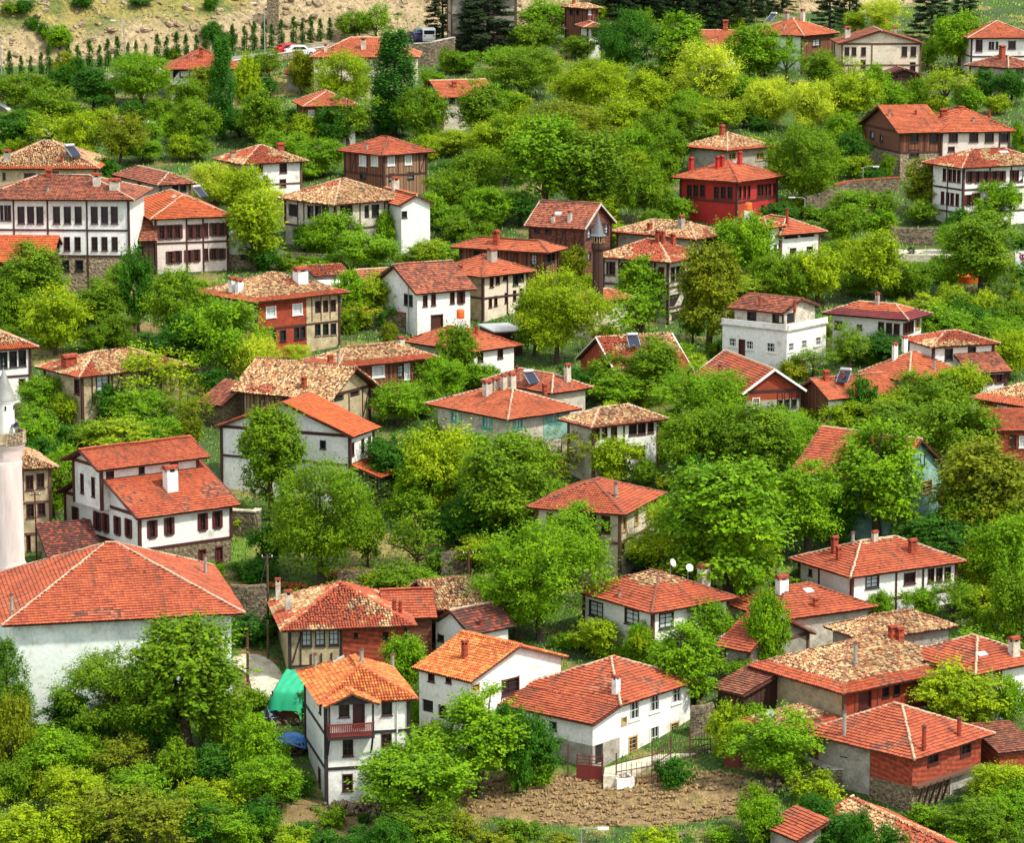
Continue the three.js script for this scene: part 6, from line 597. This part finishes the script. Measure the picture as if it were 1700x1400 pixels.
// ---------------------------------------------------------------- stone walls built of single stones
const stoneG = new THREE.IcosahedronGeometry(0.5, 1); { const p = stoneG.attributes.position; for (let i = 0; i < p.count; i++) { const x = p.getX(i), y = p.getY(i), z = p.getZ(i), f = (v) => Math.sign(v) * Math.pow(Math.abs(v) * 2, 0.45) / 2; p.setXYZ(i, f(x), f(y), f(z)); } stoneG.computeVertexNormals(); }
const stoneM = std(S(255, 255, 255), { map: stoneTex });
const stoneCols = [S(184, 166, 136), S(160, 142, 114), S(196, 180, 152), S(142, 126, 104)];
function stoneWall(pts, height, label, coping, n = 'stone_wall') {
  const P = pts.map(([t, x, y]) => at(t, x, y)), R = rng(P.length * 77 + Math.floor(P[0].x * 10)), t = thing(n, label, 'wall', P[0].clone()), ms = [], cs = [], core = []; const q = new THREE.Quaternion(), e = new THREE.Euler();
  for (let i = 0; i < P.length - 1; i++) { const a = P[i].clone().sub(P[0]), b = P[i + 1].clone().sub(P[0]), d = b.clone().sub(a), L = Math.hypot(d.x, d.z), ang = Math.atan2(-d.z, d.x), y0 = Math.min(a.y, b.y); core.push(box(L + 0.1, height + 0.5, 0.36, 0, 0, 0).rotateY(ang).translate((a.x + b.x) / 2, (a.y + b.y) / 2 + height / 2 - 0.28, (a.z + b.z) / 2));
    const nrm = V(Math.sin(ang), 0, Math.cos(ang)); for (let y = 0.08; y < height; y += 0.21) for (let x = 0.1; x < L; x += 0.2 + R() * 0.22) { const s = x / L, w = 0.26 + R() * 0.22, h = 0.2 + R() * 0.08, base = a.y + (b.y - a.y) * s; ms.push(new THREE.Matrix4().compose(V(a.x + d.x * s, base + y + (R() - 0.5) * 0.05, a.z + d.z * s).addScaledVector(nrm, 0.13 + R() * 0.05), q.setFromEuler(e.set((R() - 0.5) * 0.2, ang, (R() - 0.5) * 0.2)).clone(), V(w, h, 0.22))); cs.push(stoneCols[Math.floor(R() * 4)].clone().multiplyScalar(0.8 + R() * 0.4)); }
    if (coping) mesh('coping', box(L + 0.12, 0.12, 0.6).rotateZ(Math.atan2(d.y, L)).rotateY(ang).translate((a.x + b.x) / 2, (a.y + b.y) / 2 + height + 0.06, (a.z + b.z) / 2), M[coping], t); }
  const c = mesh('wall_core', merge(core), M.stone, t); const im = shadowed(new THREE.InstancedMesh(stoneG, stoneM, ms.length)); ms.forEach((m, i) => { im.setMatrixAt(i, m); im.setColorAt(i, cs[i]); }); im.name = 'stones'; im.userData.kind = 'stuff'; t.add(im); return t;
}
stoneWall([['I', 1455, 1290], ['I', 1560, 1300], ['J', 80, 1290]], 3.0, 'tall rubble garden wall between the mosque and the half-timbered house'); stoneWall([['J', 540, 1085], ['J', 700, 1075], ['J', 880, 1062]], 1.4, 'rubble garden wall behind the old hip roof'); stoneWall([['J', 1180, 1000], ['J', 1270, 985], ['J', 1352, 960], ['J', 1365, 930]], 1.8, 'curved rubble wall below the dry meadow'); stoneWall([['I', 1452, 750], ['I', 1610, 760], ['J', 36, 745]], 2.1, 'stone terrace wall beside the clerestory house', 'paving'); stoneWall([['D', 505, 1250], ['D', 600, 1225], ['D', 700, 1215], ['D', 910, 1200]], 1.6, 'garden wall with tile coping below the half-timbered gable house', 'brick'); stoneWall([['F', 545, 770], ['F', 700, 775], ['F', 980, 795]], 1.8, 'stone wall with red coping beside the white cottage', 'brick'); stoneWall([['B', 1010, 420], ['B', 1100, 415], ['B', 1260, 380]], 3.2, 'retaining wall holding the car park above the coral-roofed house', 'concrete'); stoneWall([['H', 868, 250], ['H', 1000, 252], ['H', 1150, 250], ['H', 1250, 255]], 1.9, 'stone wall at the back of the pale terrace'); stoneWall([['E', 1225, 1110], ['E', 1330, 1120], ['E', 1480, 1130]], 1.5, 'rubble wall along the lane by the dark tree'); stoneWall([['F', 175, 375], ['F', 300, 372], ['F', 470, 380]], 1.2, 'low rubble wall below the derelict house'); stoneWall([['O', 1160, 690], ['O', 1220, 685], ['O', 1290, 660]], 2.2, 'broken stone wall beside the house above the garden'); stoneWall([['P', 300, 930], ['P', 480, 1010], ['P', 640, 1000]], 1.3, 'low stone wall in front of the brick-red jettied house', 'concrete'); stoneWall([['D', 330, 1360], ['D', 420, 1330], ['D', 500, 1300]], 2.2, 'stone retaining wall beside the red mansion');
stoneWall([['A', 0, 690], ['A', 100, 760], ['A', 165, 790]], 0.9, 'stepped wall with white coping on the wooded slope', 'wframe'); stoneWall([['A', 240, 820], ['A', 300, 870], ['A', 370, 920]], 0.7, 'low wall with white coping running downhill through trees', 'wframe');
{ // road parapet
  const t = thing('road_parapet', 'pale stone parapet wall along the hillside road', 'wall', ROAD[0].clone()); for (let i = 0; i < ROAD.length - 1; i++) { const c = [0, 1].map((k) => { const p = ROAD[i + k].clone(); p.z += 3.8; p.y = ground(p.x, p.z) - 0.3; return p.sub(ROAD[0]); }), d = c[1].clone().sub(c[0]), L = Math.hypot(d.x, d.z), ang = Math.atan2(-d.z, d.x), m = c[0].clone().add(c[1]).multiplyScalar(0.5); if (i > 5) continue; mesh('wall_section', box(L, 1.5, 0.35).rotateZ(Math.atan2(d.y, L)).rotateY(ang).translate(m.x, m.y + 0.55, m.z), M.lstone, t); mesh('coping', box(L + 0.02, 0.1, 0.5).rotateZ(Math.atan2(d.y, L)).rotateY(ang).translate(m.x, m.y + 1.36, m.z), M.paving, t); }
  const q = at('B', 128, 190), s = thing('stone_pillar', 'square weathered stone pillar standing against the bare cliff', 'pillar', q); mesh('pillar_shaft', box(1.6, 5.4, 1.5, 0, 2.2, 0), M.stone, s); mesh('cap', box(1.8, 0.25, 1.7, 0, 5.0, 0), M.stone, s);
}
// ---------------------------------------------------------------- vehicles
function car(p, turn, col, label, kind = 'car') {
  const van = kind === 'van', paint = std(col, { roughness: 0.3, metalness: 0.1 }), t = thing(van ? 'parked_van' : kind === 'truck' ? 'parked_truck' : 'parked_car', label, kind, p.clone().add(V(0, 0.14, 0)), turn), Wd = van ? 1.85 : 1.72;
  const prof = van ? [[-2.3, 0.3], [2.3, 0.3], [2.35, 0.85], [2.1, 1.05], [1.5, 1.9], [1.3, 1.98], [-2.2, 1.98], [-2.35, 1.8], [-2.38, 0.6]] : kind === 'truck' ? [[-2.6, 0.5], [2.3, 0.5], [2.4, 1.1], [2.2, 1.4], [1.8, 2.1], [0.7, 2.1], [0.6, 1.1], [-2.6, 1.1]] : [[-2.1, 0.28], [2.1, 0.28], [2.15, 0.62], [1.95, 0.8], [1.0, 0.92], [0.45, 1.4], [-1.1, 1.42], [-1.75, 0.96], [-2.12, 0.88], [-2.16, 0.5]];
  const s = new THREE.Shape(prof.map(([x, y]) => new THREE.Vector2(x, y))); mesh('body', new THREE.ExtrudeGeometry(s, { depth: Wd - 0.16, bevelEnabled: true, bevelSize: 0.08, bevelThickness: 0.08, bevelSegments: 2 }).translate(0, 0, -Wd / 2 + 0.08), paint, t);
  const win = van ? [[[-2.1, 1.2], [1.35, 1.2], [1.2, 1.75], [-2.1, 1.75]]] : kind === 'truck' ? [[[0.85, 1.45], [1.9, 1.45], [1.7, 1.95], [0.85, 1.95]]] : [[[-1.45, 0.95], [0.75, 0.95], [0.35, 1.3], [-1.05, 1.3]]];
  for (const w of win) for (const z of [-1, 1]) mesh('side_window', new THREE.ExtrudeGeometry(new THREE.Shape(w.map(([x, y]) => new THREE.Vector2(x, y))), { depth: 0.02, bevelEnabled: false }).translate(0, 0, z > 0 ? Wd / 2 + 0.002 : -Wd / 2 - 0.022), M.glass, t);
  mesh('rear_window', box(0.02, van ? 0.55 : 0.32, Wd * 0.8).rotateZ(van ? 0.05 : 0.95).translate(van ? -2.46 : -1.55, van ? 1.48 : 1.22, 0), M.glass, t); mesh('windscreen', box(0.02, van ? 0.85 : 0.6, Wd * 0.82).rotateZ(van ? 0.62 : 0.85).translate(van ? 1.92 : kind === 'truck' ? 2.1 : 0.82, van ? 1.52 : kind === 'truck' ? 1.75 : 1.2, 0), M.glass, t);
  for (const x of [-1.35, 1.35]) for (const z of [-1, 1]) { const w = mesh('wheel', new THREE.CylinderGeometry(0.32, 0.32, 0.2, 14).rotateX(Math.PI / 2).translate(x, 0.3, z * (Wd / 2 - 0.06)), M.hole, t); mesh('rim', new THREE.CylinderGeometry(0.19, 0.19, 0.22, 12).rotateX(Math.PI / 2).translate(x, 0.3, z * (Wd / 2 - 0.05)), M.metal, w); }
  for (const z of [-1, 1]) { mesh('tail_light', box(0.05, 0.16, 0.26, -(van ? 2.44 : 2.2), van ? 0.95 : 0.75, z * (Wd / 2 - 0.25)), M.red, t); mesh('headlight', box(0.05, 0.14, 0.28, van ? 2.4 : 2.2, 0.68, z * (Wd / 2 - 0.25)), M.wframe, t); }
}
car(at('B', 1098, 268), Math.PI / 2 + 0.1, S(230, 230, 226), 'white van parked beside the retaining wall with its rear door towards the village', 'van'); car(at('B', 1012, 268), Math.PI / 2 + 0.5, S(44, 46, 84), 'dark blue car parked beside the white van'); car(at('B', 1048, 250), Math.PI / 2 + 0.2, S(40, 96, 104), 'teal car parked beyond the dark blue car'); car(at('B', 236, 345), 0.5, S(176, 30, 44), 'red car parked on the road by the parapet'); car(at('B', 300, 356), 0.25, S(226, 228, 230), 'white car parked beside the red car'); car(at('A', 200, 605), 0.2, S(240, 176, 20), 'yellow truck half hidden by trees on the slope', 'truck');
// ---------------------------------------------------------------- garden in front: fence, gate, planter
{
  const posts = [[388, 740, 955], [606, 803, 1000], [690, 797, 1008], [914, 722, 1000], [1032, 690, 875], [1152, 640, 865], [1280, 672, 790], [1372, 650, 770]], tops = posts.map(([x, a, b], i) => { const p = at('O', x, b), h = topY(p, 'O', a), t = thing('fence_post', ['tall iron fence post beside the house corner', 'iron fence post carrying the red gate', 'iron fence post behind the white planter', 'tall iron fence post at the bend of the garden fence', 'iron fence post beside the lower door', 'iron fence post in front of the broken wall', 'short iron fence post on the paved ramp', 'last iron fence post by the rusty sheet door'][i], 'fence post', p); mesh('post', box(0.09, h + 0.3, 0.09, 0, h / 2 - 0.15, 0), M.rustpole, t); mesh('base', box(0.24, 0.12, 0.24, 0, 0.02, 0), M.concrete, t); return [p, h]; });
  for (const [i, j] of [[2, 3], [3, 4], [4, 5], [5, 6], [6, 7]]) { const [a, ha] = tops[i], [b, hb] = tops[j], t = thing('iron_fence', ['rusty iron fence rails beside the planter', 'rusty iron fence rails below the tall windows', 'rusty iron fence rails below the lower door', 'rusty iron fence rails along the ramp', 'rusty iron fence rails at the end of the ramp'][i - 2], 'fence', a.clone()); const d = b.clone().sub(a); for (const k of [0.25, 0.55, 0.85]) mesh('rail', bar(V(0, ha * k * 0.8, 0), V(d.x, d.y + hb * k * 0.8, d.z), 0.06), M.rustpole, t); const n = Math.round(d.length() / 0.35); for (let k = 1; k < n; k++) mesh('picket', bar(V(d.x * k / n, d.y * k / n + 0.1, d.z * k / n), V(d.x * k / n, d.y * k / n + ha * 0.72, d.z * k / n), 0.035), M.rustpole, t); }
  { const a = at('O', 445, 965), b = at('O', 600, 995), d = b.clone().sub(a), t = thing('garden_gate', 'dark red iron gate with solid lower panel and top rails', 'gate', a); const L = Math.hypot(d.x, d.z), ang = Math.atan2(-d.z, d.x), put = (n, g) => mesh(n, g.rotateY(ang), M.rustiron, t); put('panel', box(L * 0.48, 1.0, 0.05, L * 0.25, 0.65, 0)); put('panel', box(L * 0.48, 1.0, 0.05, L * 0.75, 0.65, 0)); for (const y of [1.3, 1.55, 1.8]) put('rail', box(L, 0.05, 0.05, L / 2, y, 0)); for (const x of [0, L * 0.5, L]) put('post', box(0.07, 2.0, 0.07, x, 0.9, 0)); }
  { const p = at('O', 734, 1000), t = thing('concrete_planter', 'white square concrete planter beside the garden path', 'planter', p, 0.3); for (const [w, d, x, z] of [[1.3, 0.14, 0, 0.5], [1.3, 0.14, 0, -0.5], [0.14, 0.86, 0.58, 0], [0.14, 0.86, -0.58, 0]]) mesh('side', box(w, 0.75, d, x, 0.3, z), M.white, t); mesh('soil', box(1.0, 0.5, 0.84, 0, 0.25, 0), M.dbrick, t); }
  { const p = at('O', 1418, 885), t = thing('rusty_door', 'rusty dark red sheet door leaning by the garden', 'door', p, -0.1); mesh('sheet', box(1.1, 0.95, 0.05, 0, 0.45, 0), M.rustiron, t); mesh('frame', merge([box(0.06, 1, 0.08, -0.55, 0.45, 0), box(0.06, 1, 0.08, 0.55, 0.45, 0)]), M.rustpole, t); }
}
function cloth(w, d, hgt, fn, seed) { const n = 18, g = new THREE.PlaneGeometry(w, d, n, n).rotateX(-Math.PI / 2), p = g.attributes.position; for (let i = 0; i < p.count; i++) { const x = p.getX(i) / w * 2, z = p.getZ(i) / d * 2; p.setY(i, fn(x, z) * hgt + nz(x * 3 + seed, z * 3) * 0.12 + nz(x * 8 + seed, z * 8) * 0.05); } g.computeVertexNormals(); return g; }
{ // tarpaulins by the lane
  const p = at('N', 245, 560), t = thing('lean_to_shelter', 'shelter of stacked planks roofed with a green tarpaulin beside the tall house', 'shelter', p, -0.25); mesh('tarpaulin', cloth(2.6, 3.6, 1, (x, z) => 2.5 - 0.5 * z - 0.9 * Math.max(0, Math.abs(x) - 0.8) * 4 - 1.2 * Math.max(0, z - 0.75) * 4, 1), M.greentarp, t); mesh('wall', box(2.0, 1.7, 2.6, 0, 0.75, 0), M.dbrick, t); for (const [x, z] of [[-1, 1.4], [1, 1.4], [-1, -1.4], [1, -1.4]]) mesh('post', box(0.1, 2.3, 0.1, x, 1.0, z), M.wpole, t);
  const a = at('N', 110, 590), b = thing('covered_heap', 'heap under a dark grey tarpaulin beside the lane rubble', 'heap', a); mesh('tarpaulin', new THREE.IcosahedronGeometry(0.9, 3), M.darktarp, b); const q = b.children[0].geometry.attributes.position; for (let i = 0; i < q.count; i++) { const x = q.getX(i), y = q.getY(i), z = q.getZ(i), k = 1 + nz(x * 2, y * 2, z * 2) * 0.5; q.setXYZ(i, x * k * 0.8, Math.max(-0.1, y) * k * 1.3, z * k * 0.8); } b.children[0].geometry.computeVertexNormals(); mesh('rope', new THREE.TorusGeometry(0.72, 0.02, 4, 20).rotateX(Math.PI / 2).translate(0, 0.35, 0), M.wframe, b);
  const c = at('N', 240, 790), e = thing('wood_pile', 'pile of firewood under a crumpled blue tarpaulin', 'wood pile', c); mesh('tarpaulin', cloth(2.2, 1.8, 1, (x, z) => 1.25 - 0.35 * x * x - 0.6 * Math.max(0, z - 0.2), 5), M.bluetarp, e); const R = rng(12); for (let i = 0; i < 60; i++) mesh('log', new THREE.CylinderGeometry(0.08 + R() * 0.05, 0.09, 1.2 + R() * 0.5, 7).rotateX(Math.PI / 2).rotateY((R() - 0.5) * 0.4).translate(-0.9 + (i % 12) * 0.16, 0.05 + Math.floor(i / 12) * 0.18, (R() - 0.5) * 0.3), M.bark, e);
}
function rubble(tile, x, y, w, n, label) { const p = at(tile, x, y), t = thing('rubble_heap', label, 'rubble', p), R = rng(n + x); const ms = [], cs = [], q = new THREE.Quaternion(), e = new THREE.Euler(); for (let i = 0; i < n; i++) { const dx = (R() + R() - 1) * w, dz = (R() + R() - 1) * w * 0.4, s = 0.18 + R() * 0.3; ms.push(new THREE.Matrix4().compose(V(dx, ground(p.x + dx, p.z + dz) - p.y + s * 0.25 + 0.35 * Math.max(0, 1 - Math.abs(dx) / w) * R(), dz), q.setFromEuler(e.set(R() * 3, R() * 3, R() * 3)).clone(), V(s, s * 0.75, s * 0.85))); cs.push(stoneCols[Math.floor(R() * 4)].clone().multiplyScalar(0.85 + R() * 0.4)); } for (let i = 0; i < ms.length; i++) { const o = mesh('stone', stoneG, i % 2 ? M.lstone : M.stone, t); ms[i].decompose(o.position, o.quaternion, o.scale); } }
rubble('N', 640, 1150, 3.4, 90, 'pale rubble stones heaped along the base of the tall house'); rubble('N', 240, 610, 1.3, 40, 'rubble stones below the green tarpaulin shelter'); rubble('O', 1000, 1325, 1.4, 16, 'few pale boulders below the ploughed garden'); rubble('P', 60, 1010, 2, 30, 'rubble stones under the tree by the small grey shed');
// ---------------------------------------------------------------- terrace furniture and flowers
{
  const p = at('H', 1328, 478), t = thing('orange_pavilion', 'small round pavilion with orange canopy among the terrace gardens', 'pavilion', p), h = topY(p, 'H', 400); mesh('canopy', lathe([[1.75, h - 0.75], [1.78, h - 0.5], [0.9, h - 0.12], [0, h]], 10), M.orange, t); mesh('canopy_skirt', lathe([[1.5, h - 1.45], [1.74, h - 0.75], [1.7, h - 0.75], [1.46, h - 1.45]], 10), M.orange, t); for (let i = 0; i < 6; i++) { const a = i / 6 * 6.283; mesh('post', cyl(0.05, 0.05, h - 0.7, Math.cos(a) * 1.4, -0.1, Math.sin(a) * 1.4, 6), M.wpole, t); } mesh('bench', merge([box(1.6, 0.06, 0.4, 0, 0.45, 0), box(0.08, 0.45, 0.3, -0.7, 0.22, 0), box(0.08, 0.45, 0.3, 0.7, 0.22, 0)]), M.orwood, t);
  const b = at('H', 1682, 455), f = thing('hanging_banner', 'tall white banner with a red and blue emblem beside the terrace gardens', 'banner', b, -0.1), bh = topY(b, 'H', 288); const cv = document.createElement('canvas'); cv.width = 128; cv.height = 320; const x = cv.getContext('2d'); x.fillStyle = '#e9ebf2'; x.fillRect(0, 0, 128, 320); x.fillStyle = '#b3202c'; x.beginPath(); x.ellipse(66, 90, 30, 48, 0, 0, 7); x.fill(); x.fillStyle = '#e9ebf2'; x.beginPath(); x.ellipse(66, 84, 13, 22, 0, 0, 7); x.fill(); x.fillStyle = '#2c3f7c'; x.fillRect(58, 60, 16, 58); const tx = new THREE.CanvasTexture(cv); tx.colorSpace = THREE.SRGBColorSpace; const bm = std(0xffffff, { map: tx, side: THREE.DoubleSide }); mesh('cloth', new THREE.PlaneGeometry(1.5, bh * 0.8, 6, 6).translate(0, bh * 0.58, 0.06), bm, f); mesh('pole', cyl(0.05, 0.04, bh, -0.8, 0, 0, 8), M.pole, f); mesh('crossbar', box(1.65, 0.05, 0.05, 0, bh * 0.985, 0), M.pole, f);
  const fl = [], fc = [], R = rng(31), q = new THREE.Quaternion(); for (let i = 0; i < 900; i++) { const u = R(), row = R() < 0.7, P = row ? at('I', 1430 + u * 500, 1086 - u * 8 + (R() - 0.5) * 26) : at('J', 420 + u * 260, 1030 - u * 40 + (R() - 0.5) * 30); const s = 0.05 + R() * 0.07; fl.push(new THREE.Matrix4().compose(P.add(V(0, 0.1 + R() * 0.25, 0)), q.set(0, 0, 0, 1), V(s, s * 0.7, s))); fc.push(R() < 0.35 ? S(204, 72, 30) : R() < 0.25 ? S(176, 46, 40) : S(80, 116, 30)); }
  const im = shadowed(new THREE.InstancedMesh(new THREE.IcosahedronGeometry(1, 0), std(0xffffff), fl.length)); fl.forEach((m, i) => { im.setMatrixAt(i, m); im.setColorAt(i, fc[i]); }); im.name = 'flower_bed'; im.userData = { kind: 'stuff', label: 'orange and red flowers along the stone garden wall', category: 'flowers' }; scene.add(im);
}

{ // loose rocks and scrub on the quarry bank
  const R = rng(55), ms = [], cs = [], q = new THREE.Quaternion(), e = new THREE.Euler(); for (let i = 0; i < 9000 && ms.length < 1000; i++) { const p = hit(R() * 1700, R() * 130 - 10), k = -p.z - (459 + (p.x + 71) * 0.42); if (k < -0.5 || k > 40) continue; const s = 0.2 + Math.pow(R(), 5) * 0.9; ms.push(new THREE.Matrix4().compose(p.add(V(0, s * 0.1, 0)), q.setFromEuler(e.set(R() * 0.6, R() * 6, R() * 0.6)).clone(), V(s * (1 + R()), s * 0.6, s))); cs.push(cRock.clone().multiplyScalar(0.75 + R() * 0.5)); }
  const im = shadowed(new THREE.InstancedMesh(stoneG, stoneM, ms.length)); ms.forEach((m, i) => { im.setMatrixAt(i, m); im.setColorAt(i, cs[i]); }); im.name = 'loose_rock'; im.userData = { kind: 'stuff', label: 'loose pale rock scattered over the quarried hillside', category: 'rock' }; scene.add(im);
}

{ // ploughed clods in the garden
  const R = rng(61), ms = [], cs = [], q = new THREE.Quaternion(), e = new THREE.Euler(), X = DIRT[0].map((p) => p[0]), Z = DIRT[0].map((p) => p[1]), x0 = Math.min(...X), x1 = Math.max(...X), z0 = Math.min(...Z), z1 = Math.max(...Z);
  for (let i = 0; i < 30000 && ms.length < 5200; i++) { const x = x0 + R() * (x1 - x0), z0r = z0 + R() * (z1 - z0), row = Math.round((z0r + x * 0.25) / 0.62) * 0.62 - x * 0.25, z = row + (R() - 0.5) * 0.3; if (!inDirt(x, z) || nz(x * 0.3, z * 0.3, 4) < -0.25) continue; const s = 0.09 + R() * R() * 0.26; ms.push(new THREE.Matrix4().compose(V(x, ground(x, z) + s * 0.25, z), q.setFromEuler(e.set(R() * 3, R() * 3, R() * 3)).clone(), V(s, s * 0.7, s))); cs.push(cDirt.clone().lerp(cDry, R() * 0.4).multiplyScalar(0.7 + R() * 0.55)); }
  const im = shadowed(new THREE.InstancedMesh(stoneG, std(0xffffff, { map: soilTex }), ms.length)); ms.forEach((m, i) => { im.setMatrixAt(i, m); im.setColorAt(i, cs[i]); }); im.name = 'ploughed_soil'; im.userData = { kind: 'stuff', label: 'brown clods of ploughed garden soil in rows', category: 'soil' }; scene.add(im);
}
scene.traverse((o) => { if (o.isMesh) o.castShadow = o.receiveShadow = true; });
renderer.render(scene, camera);
